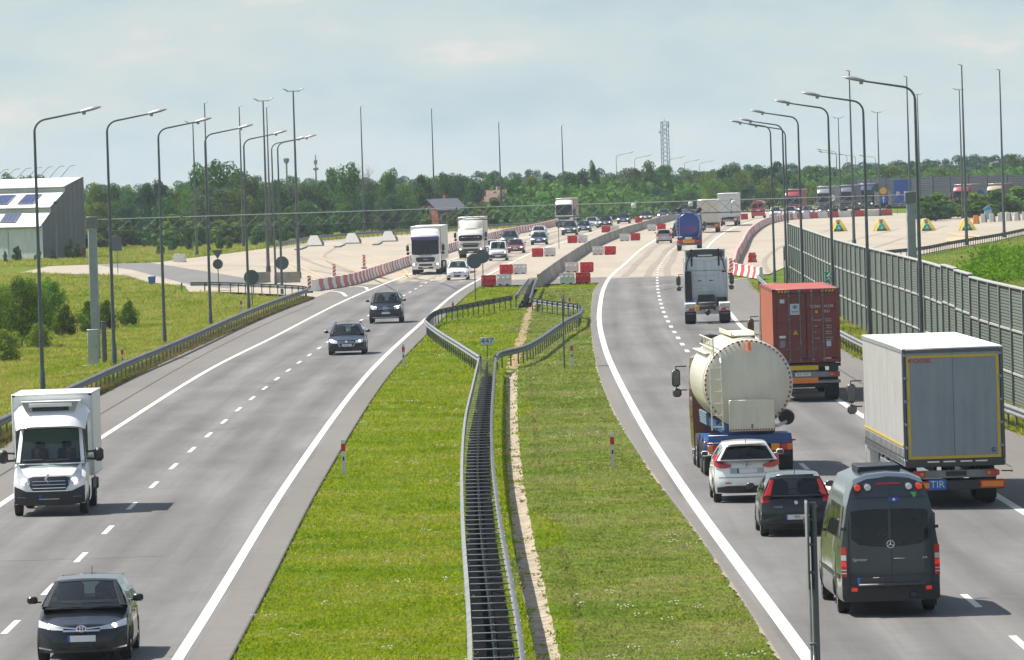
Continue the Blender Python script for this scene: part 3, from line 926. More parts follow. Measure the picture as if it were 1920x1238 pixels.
TREES = [(-74.8, 1000, 10.4, 3, 0), (-76, 1050, 9.8, 3.1, 3), (-74.4, 1050, 9.5, 2.3, 3), (-72.9, 1050, 10, 2.1, 3), (-55.2, 900, 8.5, 4, 2), (-53.3, 900, 8.1, 4, 0), (-53.1, 930, 7.8, 3.7, 0), (-49.6, 860, 6.1, 5.1, 0), (-48.8, 900, 8.2, 3.8, 1), (-46, 880, 8.8, 4.8, 1), (-51.1, 840, 6, 5, 2), (-47.7, 850, 5.7, 5.1, 1), (-46.8, 950, 7.8, 4.7, 0), (-43.5, 860, 6.6, 3.8, 0), (-43, 900, 7.1, 4.5, 2), (-40.6, 890, 10.8, 5.3, 0), (-37.8, 880, 11.1, 6.5, 0), (-35.8, 885, 9.8, 4.4, 0), (-34.5, 900, 9.1, 3.6, 0), (-38, 860, 7.9, 6.8, 3), (-34.2, 860, 7.1, 5.1, 2), (-34.4, 950, 7.6, 4.2, 0), (-32.8, 960, 8.1, 4.3, 0), (-32, 1000, 7, 4.5, 3), (-29.9, 1000, 7.2, 4.5, 0), (-27.9, 1000, 7.7, 4.5, 0), (-24.8, 960, 9.6, 4.3, 0), (-22.5, 950, 10.3, 5.7, 0), (-20.7, 980, 7.9, 4.9, 3), (-19.5, 1000, 7.4, 4, 3), (-16.5, 980, 9.3, 3.1, 0), (-15.2, 1000, 6.9, 4, 2), (-13.4, 1020, 8.1, 3.5, 1), (-11.8, 1020, 7.5, 4, 0), (-9.4, 1020, 8.4, 4.6, 0), (-7.3, 1040, 8, 4.6, 4), (-5, 1020, 6.9, 4.6, 0), (-3, 1050, 7.9, 4.2, 0), (-1, 1080, 7.3, 4.3, 3), (1.2, 1100, 7.2, 5.5, 0), (3.8, 1100, 7.2, 5.5, 2), (7.4, 1250, 7.7, 3.7, 4), (9.3, 1250, 7.3, 3.7, 4), (10.2, 1080, 7.8, 6.4, 0), (12.6, 1080, 8.2, 5.4, 1), (13.9, 1085, 9.5, 2.4, 5), (16, 1100, 6.7, 4.9, 0), (18.5, 1120, 6, 4.4, 4), (21.5, 1130, 8.1, 6.2, 3), (23.7, 1130, 9.2, 4.7, 3), (26.2, 1140, 8.4, 5.1, 0), (29.9, 1200, 6.4, 4.8, 4), (36, 1300, 6.4, 7.7, 4), (37.6, 1250, 6.8, 5.6, 2), (37.9, 1180, 8, 4.1, 1), (39.7, 1180, 8.3, 5.3, 3), (42.7, 1200, 6.7, 5.4, 2), (43.3, 1150, 7.9, 6.3, 0), (45.6, 1150, 8.3, 6.3, 1), (49.9, 1200, 6.5, 4.8, 0), (54.9, 1250, 6.3, 5, 0), (57.9, 1250, 7.3, 6.8, 0), (60.9, 1250, 6.3, 6.2, 4), (63.4, 1250, 5.6, 5.6, 0), (63.7, 1200, 6, 5.4, 2), (65, 1180, 6.8, 7, 0), (67.5, 1180, 6.9, 6.4, 2), (71.8, 1200, 7.5, 6, 1), (74.7, 1200, 6.8, 5.4, 0), (76.9, 1190, 6.5, 7.1, 2), (81.2, 1220, 5.3, 6.1, 0), (92.6, 1350, 5.9, 7.4, 4), (95.8, 1350, 6.5, 8, 4), (98.7, 1350, 6.6, 8, 4), (100.2, 1330, 8.3, 7.9, 0), (103.4, 1330, 7.7, 7.9, 1), (-77, 1000, 10.3, 6, 0), (104.1, 1300, 7, 7.7, 0), (16.5, 1050, 5.4, 5.2, 0), (5.6, 1040, 5.3, 6.2, 2), (29, 1080, 4.3, 5.4, 0), (33.3, 1080, 4.8, 4.8, 2), (23.4, 1060, 4.7, 6.3, 1), (13.1, 1040, 5.1, 5.2, 0), (38.8, 1090, 4.6, 5.4, 1), (19.8, 1050, 4.3, 5.2, 2), (26.1, 1050, 3.6, 4.7, 0), (-57.3, 911, 5.4, 4, 3), (-58.4, 956, 5.1, 5.3, 2), (-54.2, 910, 4.5, 4.2, 3), (-55.6, 963, 5.9, 4.8, 3), (-49.5, 882, 5.1, 3.5, 3), (-53.7, 981, 4.5, 4.1, 3), (-52.4, 994, 4.7, 5.5, 2), (-48.5, 955, 4.4, 3.7, 1), (-44.2, 898, 6, 5.1, 2), (-46.8, 991, 5.3, 5.3, 3), (-43.6, 956, 5.1, 5.3, 0), (-43.9, 1009, 4.7, 4, 1), (-41.2, 998, 5, 5.1, 0), (-39.7, 1008, 5.6, 3.9, 2), (-37.6, 1009, 5.9, 5.3, 2), (-31.1, 883, 5.7, 4, 0), (-32.4, 960, 6.2, 4.9, 1), (-31.9, 1000, 5.6, 4.1, 0), (-27, 890, 5.4, 3.3, 0), (-25.8, 918, 5.9, 4.6, 1), (-26.7, 1005, 4.3, 4.4, 2), (-22.7, 930, 4.7, 4.7, 0), (-22.6, 1002, 5.1, 4.5, 0), (-19.1, 937, 5.8, 4, 1), (-17.7, 934, 5.2, 3.4, 3), (-15.4, 897, 5.3, 3.9, 1), (-14.1, 926, 5, 4.8, 0), (-13.9, 1046, 5.2, 5.2, 1), (-12.2, 1061, 5.3, 4.7, 3), (-10.4, 1050, 4.2, 5.9, 0), (-8.9, 1081, 5.4, 4.3, 2), (-6.8, 1072, 3.8, 5.4, 0), (-4.8, 1053, 5.3, 5.2, 3), (-3, 1050, 4.9, 4.2, 3), (-1.5, 1081, 4.5, 5.7, 1), (0.5, 1068, 4.1, 4.9, 2), (2.2, 1038, 6, 4.7, 0), (3.6, 1057, 4.1, 6, 2), (5.6, 1059, 4.4, 3.9, 2), (7.7, 1043, 4.9, 4.4, 1), (10, 1053, 4.1, 6, 0), (11.7, 1012, 4.2, 5.1, 0), (15.8, 1186, 5.3, 4.1, 0), (16.6, 1102, 5.3, 4.7, 3), (19.9, 1188, 6.3, 4.3, 3), (20.3, 1069, 6.3, 3.9, 0), (24.2, 1171, 4.5, 5.5, 0), (25.8, 1140, 5.8, 5.2, 1), (27.7, 1134, 5.8, 4.7, 0), (31.3, 1169, 6.5, 4.1, 3), (34.3, 1180, 6.4, 4.9, 2), (33, 1070, 6, 4.3, 2), (35.5, 1087, 6.1, 3.9, 0), (38.8, 1113, 6.5, 4.1, 2), (42.3, 1151, 5.4, 5.1, 0), (43.5, 1120, 5.9, 4.7, 2), (47.2, 1157, 5.6, 4.4, 2), (45.9, 1070, 5.9, 4.4, 0), (50.3, 1112, 4.8, 5.2, 2), (54.3, 1157, 4.6, 5.3, 3), (57, 1163, 5.4, 4.2, 0), (55.8, 1093, 5.9, 4.6, 0), (59.1, 1113, 5, 4.4, 0), (-136.8, 1423, 7.6, 8.1, 4), (-145.7, 1560, 8.2, 8.3, 0), (-131.4, 1448, 7.4, 6.3, 0), (-129.8, 1465, 7.4, 8.5, 4), (-130.7, 1529, 7.5, 8.1, 4), (-126.3, 1520, 6.7, 7.7, 4), (-116.7, 1447, 6.8, 8.5, 4), (-118.2, 1514, 7.3, 8.8, 0), (-115.4, 1529, 6.7, 6.4, 4), (-109.1, 1497, 7.1, 8.9, 0), (-100.6, 1437, 7.9, 6.6, 0), (-107, 1587, 6.7, 7.6, 4), (-101.5, 1571, 7.2, 7.8, 4), (-89.9, 1461, 7.9, 8.4, 4), (-87.2, 1472, 7.8, 8.3, 4), (-87.4, 1540, 7.1, 6.6, 0), (-84.1, 1564, 7.3, 7.4, 0), (-82, 1590, 6.9, 8.6, 4), (-70.9, 1446, 7.9, 8.2, 0), (-67.7, 1443, 7.9, 8.7, 4), (-68.1, 1524, 7.1, 6.1, 4), (-59.7, 1409, 8, 6.3, 4), (-58.4, 1453, 6.8, 6.1, 4), (-57.5, 1535, 8.3, 7, 4), (-49.6, 1416, 7.3, 8.2, 4), (-49.1, 1509, 8.1, 6.8, 0), (-44.6, 1488, 7.4, 6.8, 0), (-39.6, 1475, 7, 8.3, 4), (-36.9, 1534, 6.7, 8.5, 4), (-33.7, 1592, 7.1, 7.6, 4), (-27.5, 1502, 8.2, 6.9, 0), (-22.5, 1436, 7.3, 7.9, 4), (-20.9, 1584, 7.4, 6.3, 0), (-16.1, 1466, 7.1, 7.8, 0), (-12.3, 1437, 7.5, 8.3, 0), (-9.9, 1543, 7, 7.6, 0), (-5.6, 1420, 7.9, 6.2, 4), (-2.7, 1501, 7.9, 8.3, 4), (1.9, 1589, 7.5, 8.4, 4), (5.8, 1569, 8.1, 6.8, 4), (9.8, 1513, 6.8, 6.3, 0), (13, 1483, 7.1, 8.4, 0), (16.7, 1522, 6.8, 8.4, 0), (20.6, 1514, 7.9, 6.8, 4), (24.5, 1561, 6.7, 8.8, 4), (28.7, 1581, 7.7, 7.5, 0), (30.6, 1460, 6.9, 7.5, 0), (35.5, 1527, 8.1, 8.3, 4), (38.9, 1505, 7.5, 6.6, 0), (44, 1563, 6.7, 8.8, 4), (49.1, 1592, 6.7, 6.4, 4), (47.4, 1410, 7.8, 6.7, 4), (50.8, 1404, 7.8, 7, 4), (55.7, 1427, 7, 7.8, 4), (64.9, 1548, 7.7, 8.4, 4), (66.8, 1487, 7, 7.5, 4), (70.9, 1482, 6.9, 8.1, 4), (77.7, 1540, 7.4, 7.3, 0), (74.6, 1405, 7.6, 8.1, 4), (87.4, 1580, 7, 7.1, 4), (85.3, 1472, 7.6, 8.9, 4), (88.8, 1474, 6.9, 7.6, 4), (89.7, 1434, 7.7, 6.5, 4), (98.6, 1522, 7.5, 6.6, 4), (98.5, 1464, 8.3, 8.1, 4), (103.3, 1479, 8.3, 8.9, 4), (106.6, 1478, 8, 7, 4), (106.3, 1425, 8.2, 8.2, 4), (123.5, 1588, 6.9, 8.9, 4), (116.4, 1453, 7, 7.9, 4), (116.4, 1411, 7.7, 6.3, 0), (118.9, 1406, 8.2, 6.5, 4), (125.3, 1438, 7.5, 7, 4), (134, 1496, 7.7, 8, 4), (140, 1521, 6.7, 6.3, 4), (139.8, 1483, 7.5, 7.6, 0), (154, 1586, 7.9, 8.2, 0)]

SALIENT = {11: 'broad dark tree right of the second left lamp, darkest in the wood', 17: 'tall leafy tree touching the left side of the tallest broad tree', 18: 'tallest broad leafy tree of the wood, behind the fourth left lamp',
		   29: 'tall ragged tree left of the first slim mast beyond the twin masts', 32: 'small pointed tree top right of the bare dead tree', 43: 'bluish far tree top just left of the mast behind the white truck',
		   51: 'rounded grey-green tree crown left of the lattice radio mast', 52: 'green tree directly at the foot of the lattice radio mast', 57: 'tall grey-green tree crown above the two far box trucks',
		   60: 'broad dark tree behind the farthest arm lamps of the noise wall', 69: 'dark tree crown behind the right gantry post', 71: 'rounded pale tree above the middle of the far noise wall'}
for i, (x, y, h, w, k) in enumerate(TREES):
	if k == 5:
		lab, grp = 'slim tall young tree rising above the wood left of the lattice mast', None
	else:
		side = 'behind the left plaza' if x < 0 else 'beyond the far motorway bend' if x < 45 else 'behind the far noise wall'
		far = ' in the back row' if y > 1390 else ''
		lab, grp = KIND[k] + far + ' ' + side, 'trees of the wood along the horizon, ' + KIND[k] + far + ' ' + side
	if i in SALIENT:
		lab, grp = SALIENT[i], None
	tree(x, y, h * 1.02, max(w * 1.1, h * .58) if k != 5 else w * 1.4, k, lab, grp, i, {0: 'leafy_tree', 1: 'dark_tree', 2: 'pale_tree', 3: 'willow_tree', 4: 'distant_tree', 5: 'poplar_tree'}[k])
# dense low growth that closes the wood between the trunks: one mass
def thicket(name, label, spots, m, seed, lo=1.5, hi=3.5, per=60, leaf=.42, cat='undergrowth'):
	g = np.random.default_rng(seed)
	vs, fs = [], []
	for x, y, hh, w in spots:
		n_ = int(per * max(1, w / 4))
		P = np.c_[g.normal(x, w * .42, n_), g.normal(y, w * .42, n_), g.uniform(.05, 1, n_) ** .8 * hh * g.uniform(.7, 1.1, n_)]
		for q in P:
			nrm = g.normal(size=3) + np.array([0, -.4, .6])
			nrm /= np.linalg.norm(nrm)
			u = np.cross(nrm, g.normal(size=3))
			u /= np.linalg.norm(u)
			w_ = np.cross(nrm, u)
			s = leaf * g.uniform(.5, 1.3)
			o = len(vs)
			vs += [tuple(q - u * s), tuple(q - w_ * s * .6), tuple(q + u * s), tuple(q + w_ * s * .6)]
			fs.append((o, o + 1, o + 2, o + 3))
	me = bpy.data.meshes.new(name)
	me.from_pydata(vs, [], fs)
	me.materials.append(m)
	o = obj(name, me)
	tag(o, label, cat, None, 'stuff')
	return o
sp = []
for i in range(300):
	x = random.uniform(-110, 20)
	if -15 < x < 2:
		continue
	sp.append((x, random.uniform(960, 1060) + max(0, x) * 2, random.uniform(3, 6), 5))
for i in range(260):
	x = random.uniform(0, 130)
	sp.append((x, random.uniform(1120, 1330), random.uniform(3, 6), 6))
thicket('undergrowth', 'dark undergrowth filling the wood below the tree crowns', sp, LEAVES[0], 5, per=80, leaf=.55)
# bare-branched tree above the wood
bb = MB()
rb_ = random.Random(9)
def branch(p, d, L, r, n):
	q = p + d * L
	bb.tube([p, (p + q) / 2 + Vector((rb_.uniform(-.1, .1), 0, 0)) * L * .3, q], [r, r * .8, r * .55], 5, caps=False)
	if n:
		for k in range(3):
			dd = (d + Vector((rb_.uniform(-.75, .75), rb_.uniform(-.4, .4), rb_.uniform(-.1, .5)))).normalized()
			branch(p + d * L * rb_.uniform(.55, 1), dd, L * .68, r * .55, n - 1)
bt = thing('bare_tree', 'bare grey-branched dead tree showing above the wood', 'tree', (-20.5, 960, 0))
branch(Vector((0, 0, 0)), Vector((0, 0, 1)), 4.2, .16, 5)
bb.build('trunk', mat('dead_bark', (.22, .20, .19), .9), bt, fix=False)

# row of bushes along the back of the left plaza
SHR = []
for j in range(5):
	cm, C = crown_mesh('foliage', LEAVES[2 if j % 2 else 0], 300 + j, 900, .085, 9, 'shrub', .02)
	SHR.append(cm)
def shrub(x, y, h, w, j, label, group=None, name='shrub', me=None):
	t = obj(name, me or SHR[j % 5], None, (x, y, terrain(x, y) - .05), random.uniform(0, 6))
	t.scale = (w, w, h)
	return tag(t, label, 'shrub', group)
BUSHES = [(-56.3, 898, 2.2), (-55.7, 903, 2.4), (-54.8, 906, 2.2), (-54, 913, 3), (-52.1, 903, 3.3), (-52.5, 925, 3), (-51.3, 927, 2.8), (-49.5, 916, 2.7), (-48.8, 926, 2.7), (-47, 906, 3.2), (-44.6, 883, 1.6), (-44.1, 890, 3.2), (-44.2, 912, 2.4), (-43.2, 918, 2.8), (-40.5, 888, 1.9), (-40.8, 926, 2.1), (-38.5, 895, 2.5), (-37.4, 894, 2.2), (-36.4, 901, 2.4), (-36.6, 935, 3.1), (-34.2, 902, 1.8), (-34, 935, 1.8), (-32.3, 914, 2.8), (-32.1, 934, 2.8), (-31.1, 944, 2.8), (-30.2, 955, 3.3), (-29.2, 956, 1.8), (-28.6, 965, 2.8), (-27.8, 975, 3), (-25.9, 956, 2.3), (-25.4, 990, 2.5), (-23.5, 955, 1.7), (-23.1, 977, 2.1), (-21.8, 965, 2), (-20.7, 961, 2.9), (-19.8, 973, 3.1), (-19.3, 1003, 2.7), (-17.6, 970, 3.4), (-16.8, 989, 1.7), (-15.8, 1022, 3.2), (-14.8, 1017, 2.5), (-13.7, 1002, 2), (-12.7, 1003, 1.7), (-11.7, 1021, 3), (-10.6, 1010, 3.2), (-9.6, 1026, 2.5), (-8.2, 1025, 2.3), (-6.6, 1009, 3.3), (-5.4, 995, 2.5), (-4.1, 1037, 3.3), (-3, 1049, 2.3), (-1.8, 1006, 2.9), (-0.3, 1024, 1.6), (1, 1047, 1.6), (2.6, 1057, 3.4)]

for i, (x, y, h) in enumerate(BUSHES):
	q = .925 if x < -25 else 1
	shrub(x * q, y * q, h * random.uniform(.9, 1.5), h * 1.7, i, 'green bush in the row below the wood along the back edge of the left plaza', 'bushes along the back of the left plaza')
for i, (x, y) in enumerate([(-33.6, 776), (-32.7, 784), (-30.6, 809), (-39.1, 752), (-37.6, 786), (-39, 779), (-28.5, 800), (-27.2, 812)]):
	shrub(x, y, random.uniform(1.6, 2.6), 1.3, i, 'young sapling on the grass beside the left plaza kerb', 'saplings beside the left plaza kerb', 'sapling')
for i, (x, y, h, w) in enumerate([(52.8, 791, 3.0, 6), (56.5, 813, 3.2, 6), (59.4, 818, 2.6, 6), (62.6, 829, 3.0, 6), (66, 838, 3.3, 7), (56, 800, 2.5, 5), (70, 850, 3.5, 7), (61, 806, 2.2, 5)]):
	shrub(x, y + 70, h * 1.15, w, i, 'broad dark bush on the island behind the right plaza', 'bushes behind the right plaza')
for i, (x, y, h, w) in enumerate([(-53.4, 728, 1.9, 1.3), (-51.0, 727, 1.5, 1.0), (-48.2, 736, 2.5, 1.3), (-47.4, 739, 1.9, 1.0), (-54.6, 727, 1.4, .7), (-49.6, 731, 1.2, 1.0)]):
	shrub(x, y, h, w, i, ['small dark bush at the white corner of the shed', 'low bush by the corner of the grey gable wall', 'taller sapling against the grey gable wall', 'sapling at the far end of the grey gable wall', 'thin sapling before the white shed front', 'low bush midway along the grey gable wall'][i])
# foreground trees and bushes on the left slope
FG1, C1 = crown_mesh('crown', leaf_material('leaves_field', (.125, .205, .024)), 501, 5200, .026, 26, 'round', .10)
FG2, C2 = crown_mesh('crown', leaf_material('leaves_field_light', (.180, .235, .028)), 502, 4200, .030, 22, 'shrub', .03)
FG3, C3 = crown_mesh('foliage', leaf_material('leaves_hedge', (.130, .200, .018)), 503, 4200, .034, 20, 'shrub', .02)
FT1 = trunk_mesh('trunk', C1, .016, .12)
for i, (x, y, h, w, me, lab) in enumerate([(-27.3, 374, 4.3, 3.2, FG1, 'leafy young tree behind the nearest left lamp post'), (-28.3, 392, 3.9, 3.0, FG1, 'dark young tree at the left edge of the picture'),
									  (-28.9, 420, 3.5, 2.6, FG1, 'rounded dark tree just right of the nearest left lamp post'), (-30.6, 398, 3.6, 2.8, FG1, 'dark tree behind the young tree on the left slope')]):
	t = thing('young_tree', lab, 'tree', (x, y, terrain(x, y) - .05), i * 1.9)
	t.scale = (w, w, h)
	obj('crown', me, t)
	obj('trunk', FT1, t)
for i, (x, y, h, w, me, lab) in enumerate([(-26.6, 351, 1.9, 2.5, FG2, 'light green shrub low at the left edge before the young trees'), (-26.2, 372, 1.6, 1.7, FG2, 'light green shrub at the foot of the leafy young tree'),
									  (-28.4, 408, 2.0, 1.9, FG3, 'dark round bush right of the young trees'), (-26.4, 398, 2.1, 1.7, FG3, 'yellowish hedge bush left of the gantry post'),
									  (-25.4, 402, 2.2, 1.6, FG3, 'middle hedge bush directly behind the gantry post'), (-24.6, 408, 2.1, 1.6, FG3, 'hedge bush right of the gantry post'), (-23.9, 420, 1.8, 1.4, FG3, 'rightmost low bush of the hedge by the gantry'),
									  (-27.6, 366, 1.2, 1.4, FG2, 'small light shrub between the slope trees')]):
	shrub(x, y, h, w, i, lab, None, 'shrub', me)
# tall weeds behind the noise wall
wsp = []
for i in range(240):
	y = random.uniform(446, 575)
	x = 33 + (y - 455) * .085 + random.uniform(-2.2, 10)
	wsp.append((x, y, random.uniform(.5, 1.1) * (1.4 if random.random() < .2 else 1), 1.6))
thicket('weeds', 'bright green weeds growing thick behind the noise wall', wsp, leaf_material('leaves_weed', (.115, .250, .006)), 8, per=110, leaf=.13, cat='weeds')

# ------------------------------------------------------------------ grass
def grass_blade_material(name, stops, white=0.0):
	m, n, l, b = nmat(name)
	geo = n.new('ShaderNodeNewGeometry')
	oi = n.new('ShaderNodeObjectInfo')
	def nz(scale, det):
		t = n.new('ShaderNodeTexNoise')
		t.inputs['Scale'].default_value = scale
		t.inputs['Detail'].default_value = det
		l.new(geo.outputs['Position'], t.inputs['Vector'])
		return t.outputs['Fac']
	r = n.new('ShaderNodeValToRGB')
	r.color_ramp.elements[0].position, r.color_ramp.elements[0].color = stops[0]
	r.color_ramp.elements[1].position, r.color_ramp.elements[1].color = stops[-1]
	for p, c in stops[1:-1]:
		e = r.color_ramp.elements.new(p)
		e.color = c
	a = n.new('ShaderNodeMath')
	a.operation = 'MULTIPLY_ADD'
	l.new(oi.outputs['Random'], a.inputs[0])
	a.inputs[1].default_value = .22
	l.new(nz(.20, 5), a.inputs[2])
	s_ = n.new('ShaderNodeMath')
	s_.operation = 'SUBTRACT'
	l.new(a.outputs[0], s_.inputs[0])
	s_.inputs[1].default_value = .11
	l.new(s_.outputs[0], r.inputs['Fac'])
	v = n.new('ShaderNodeMapRange')
	v.inputs['To Min'].default_value, v.inputs['To Max'].default_value = .74, 1.28
	l.new(geo.outputs['Random Per Island'], v.inputs['Value'])
	mx = n.new('ShaderNodeMixRGB')
	mx.blend_type = 'MULTIPLY'
	mx.inputs[0].default_value = 1
	l.new(r.outputs[0], mx.inputs[1])
	l.new(v.outputs[0], mx.inputs[2])
	df = n.new('ShaderNodeBsdfDiffuse')
	tr = n.new('ShaderNodeBsdfTranslucent')
	l.new(mx.outputs[0], df.inputs[0])
	l.new(mx.outputs[0], tr.inputs[0])
	ms = n.new('ShaderNodeMixShader')
	ms.inputs[0].default_value = .35
	l.new(df.outputs[0], ms.inputs[1])
	l.new(tr.outputs[0], ms.inputs[2])
	n.remove(b)
	l.new(ms.outputs[0], n['Material Output'].inputs['Surface'])
	return m
def tuft(name, m, seed, n=16, h=.12, spread=.17, wd=.016, lean=.5):
	g = np.random.default_rng(seed)
	vs, fs = [], []
	for i in range(n):
		a, r = g.uniform(0, 2 * PI), spread * g.uniform(0, 1) ** .6
		b = np.array([r * math.cos(a), r * math.sin(a), -.03])
		hh = h * g.uniform(.45, 1.25)
		d = np.array([g.normal() * lean, g.normal() * lean, 1.0])
		d /= np.linalg.norm(d)
		s = np.cross(d, g.normal(size=3))
		s = s / np.linalg.norm(s) * wd * g.uniform(.6, 1.3)
		tip = b + d * hh + np.array([d[0], d[1], -.2]) * hh * .35
		mid = b + d * hh * .6
		o = len(vs)
		vs += [tuple(b - s), tuple(b + s), tuple(mid + s * .8), tuple(tip), tuple(mid - s * .8)]
		fs += [(o, o + 1, o + 2, o + 4), (o + 4, o + 2, o + 3)]
	me = bpy.data.meshes.new(name)
	me.from_pydata(vs, [], fs)
	me.materials.append(m)
	return bpy.data.objects.new(name, me)
def grass_field(name, label, pts, sc, protos, cat='grass'):
	"""points carrying instanced tufts (geometry nodes)"""
	me = bpy.data.meshes.new(name)
	me.from_pydata([tuple(p) for p in pts], [], [])
	at = me.attributes.new('sc', 'FLOAT', 'POINT')
	at.data.foreach_set('value', np.asarray(sc, np.float32))
	o = obj(name, me)
	tag(o, label, cat, None, 'stuff')
	col = bpy.data.collections.new(name + '_tufts')
	for p in protos:
		col.objects.link(p)
	ng = bpy.data.node_groups.new(name + '_scatter', 'GeometryNodeTree')
	ng.interface.new_socket('Geometry', in_out='INPUT', socket_type='NodeSocketGeometry')
	ng.interface.new_socket('Geometry', in_out='OUTPUT', socket_type='NodeSocketGeometry')
	N, K = ng.nodes, ng.links
	gi, go = N.new('NodeGroupInput'), N.new('NodeGroupOutput')
	ci = N.new('GeometryNodeCollectionInfo')
	ci.inputs['Collection'].default_value = col
	ci.inputs['Separate Children'].default_value = True
	ci.inputs['Reset Children'].default_value = True
	ip = N.new('GeometryNodeInstanceOnPoints')
	ip.inputs['Pick Instance'].default_value = True
	ri = N.new('FunctionNodeRandomValue')
	ri.data_type = 'INT'
	ri.inputs['Min'].default_value = 0
	ri.inputs['Max'].default_value = len(protos) - 1
	rv = N.new('FunctionNodeRandomValue')
	rv.data_type = 'FLOAT_VECTOR'
	rv.inputs['Min'].default_value = (-.12, -.12, 0)
	rv.inputs['Max'].default_value = (.12, .12, 6.283)
	na = N.new('GeometryNodeInputNamedAttribute')
	na.data_type = 'FLOAT'
	na.inputs['Name'].default_value = 'sc'
	K.new(gi.outputs[0], ip.inputs['Points'])
	K.new(ci.outputs[0], ip.inputs['Instance'])
	ri_out = [s for s in ri.outputs if s.type == 'INT'][0]
	rv_out = [s for s in rv.outputs if s.type == 'VECTOR'][0]
	K.new(ri_out, ip.inputs['Instance Index'])
	K.new(rv_out, ip.inputs['Rotation'])
	K.new([s for s in na.outputs if s.enabled][0], ip.inputs['Scale'])
	K.new(ip.outputs[0], go.inputs[0])
	md = o.modifiers.new('scatter', 'NODES')
	md.node_group = ng
	return o
LUSH = grass_blade_material('grass_lush', [(.26, (.130, .220, .006, 1)), (.40, (.215, .295, .007, 1)), (.53, (.285, .330, .014, 1)), (.68, (.36, .345, .065, 1))])
MEAD = grass_blade_material('grass_meadow', [(.25, (.110, .210, .008, 1)), (.37, (.205, .285, .012, 1)), (.47, (.295, .320, .036, 1)), (.60, (.40, .365, .10, 1))])
WORN = grass_blade_material('grass_worn', [(.24, (.120, .190, .020, 1)), (.40, (.195, .245, .040, 1)), (.52, (.270, .285, .080, 1)), (.66, (.37, .33, .15, 1))])
DRY = grass_blade_material('grass_dry', [(.25, (.09, .12, .025, 1)), (.45, (.16, .145, .045, 1)), (.7, (.24, .17, .075, 1))])
FLOWER = mat('clover_flower', (.72, .72, .60), .8)
pro_l = [tuft('lush_tuft', LUSH, 20 + i, 20, .085, .18, .015, .6) for i in range(4)]
wt_ = MB()
for k in range(5):
	wt_.lathe([(.001, .012), (.016, .006), (.014, -.006), (.001, -.01)], (rb_.uniform(-.12, .12), rb_.uniform(-.12, .12), rb_.uniform(.06, .12)), 'z', 6)
pro_f = bpy.data.objects.new('clover_heads', wt_.mesh('clover_heads', FLOWER, fix=False))
pro_m = [tuft('meadow_tuft', MEAD, 40 + i, 20, .20, .20, .014, .5) for i in range(4)]
pro_w = [tuft('worn_tuft', WORN, 80 + i, 20, .075, .18, .014, .7) for i in range(4)]
pro_d = [tuft('dry_tuft', DRY, 60 + i, 20, .22, .15, .012, .35) for i in range(3)]
g = np.random.default_rng(77)
def scatter(n, yr, xf, keep=None, power=2.0):
	"""random spots, denser towards the camera"""
	u = g.random(n)
	a, c = yr[0] ** (1 - power), yr[1] ** (1 - power)
	y = (a + (c - a) * u) ** (1 / (1 - power))
	lohi = np.array([xf(v) for v in y])
	x = lohi[:, 0] + (lohi[:, 1] - lohi[:, 0]) * g.random(n)
	return [(a_, b_) for a_, b_ in zip(x, y) if keep is None or keep(a_, b_)]
def gz(x, y):
	z = terrain(x, y)
	return max(z, -.18 if xat(DR_L, y) < x < xat(DR_R, y) else -.125) if y < 299 and abs(x - xat(DR_L, y) - .25) < .75 else z
def med_keep(x, y):
	if y < 299 and g.random() > .035 and xat(DR_L, y) - .12 + .04 * math.sin(y * 3) < x < xat(DR_R, y) + .10 + .05 * math.sin(y * 2.3):
		return False
	if 298 <= y < 446 and xat(DIRT_L, y) < x < xat(DIRT_R, y) and g.random() < .8:
		return False
	if y < 290 and xat(MED_L, y) - .02 < x < xat(MED_R, y) + .02:
		return False
	if y > 424 and xat(DIA_UL, y) < x < xat(DIA_UR, y):
		return False
	return True
P = scatter(34000, (104, 497), lambda y: (xat(L_IN, y) + .92, xat(R_PAVE, y) + .03), med_keep, 1.9)
worn = lambda x, y: x > xat(DR_R, min(y, 298)) + 1.5 * noise.noise((x * .3, y * .05, 7)) and y < 480
for nm, lab, pr, ps in (('median_grass', 'short bright green grass on the left part of the median', pro_l, [p for p in P if not worn(*p)]), ('worn_grass', 'paler worn grass on the right part of the median', pro_w, [p for p in P if worn(*p)])):
	grass_field(nm, lab, [(x, y, gz(x, y)) for x, y in ps], [g.uniform(.75, 1.25) * (.55 + .0034 * y) for x, y in ps], pr)
P = [p for p in scatter(330, (104, 380), lambda y: (xat(L_IN, y) + 1.0, xat(R_PAVE, y) - .2), med_keep, 2.0) if noise.noise((p[0] * .3, p[1] * .08, 2)) > .05]
grass_field('clover', 'scattered pale clover heads in the median grass', [(x, y, terrain(x, y)) for x, y in P], [g.uniform(.8, 1.3) for x, y in P], [pro_f], 'clover')
P = scatter(36000, (195, 640), lambda y: (-.090 * y - 5, xat(L_PAVE, min(y, 540)) - 1.0), lambda x, y: not (y > 512 and x > plaza_left_x(y) - .3) and not (y > 474 and x > np.interp(y, [474, 484, 498, 512], [-14, -16, -19.6, -26])), 1.2)
grass_field('meadow_grass', 'rough yellow-green meadow grass on the left slope', [(x, y, terrain(x, y)) for x, y in P], [g.uniform(.8, 1.5) * (.7 + .0012 * y) for x, y in P], pro_m)
P = scatter(5200, (180, 474), lambda y: (xat(L_PAVE, y) - .95, xat(L_PAVE, y) - .02), None, 1.3)
grass_field('verge_grass', 'tall browning grass under the left guardrail', [(x, y, terrain(x, y)) for x, y in P], [g.uniform(.6, 1.3) for x, y in P], pro_d)
P = scatter(6000, (150, 476), lambda y: (xat(R_OUT, y) + .05, xat(WALL, y) - .15), None, 1.3)
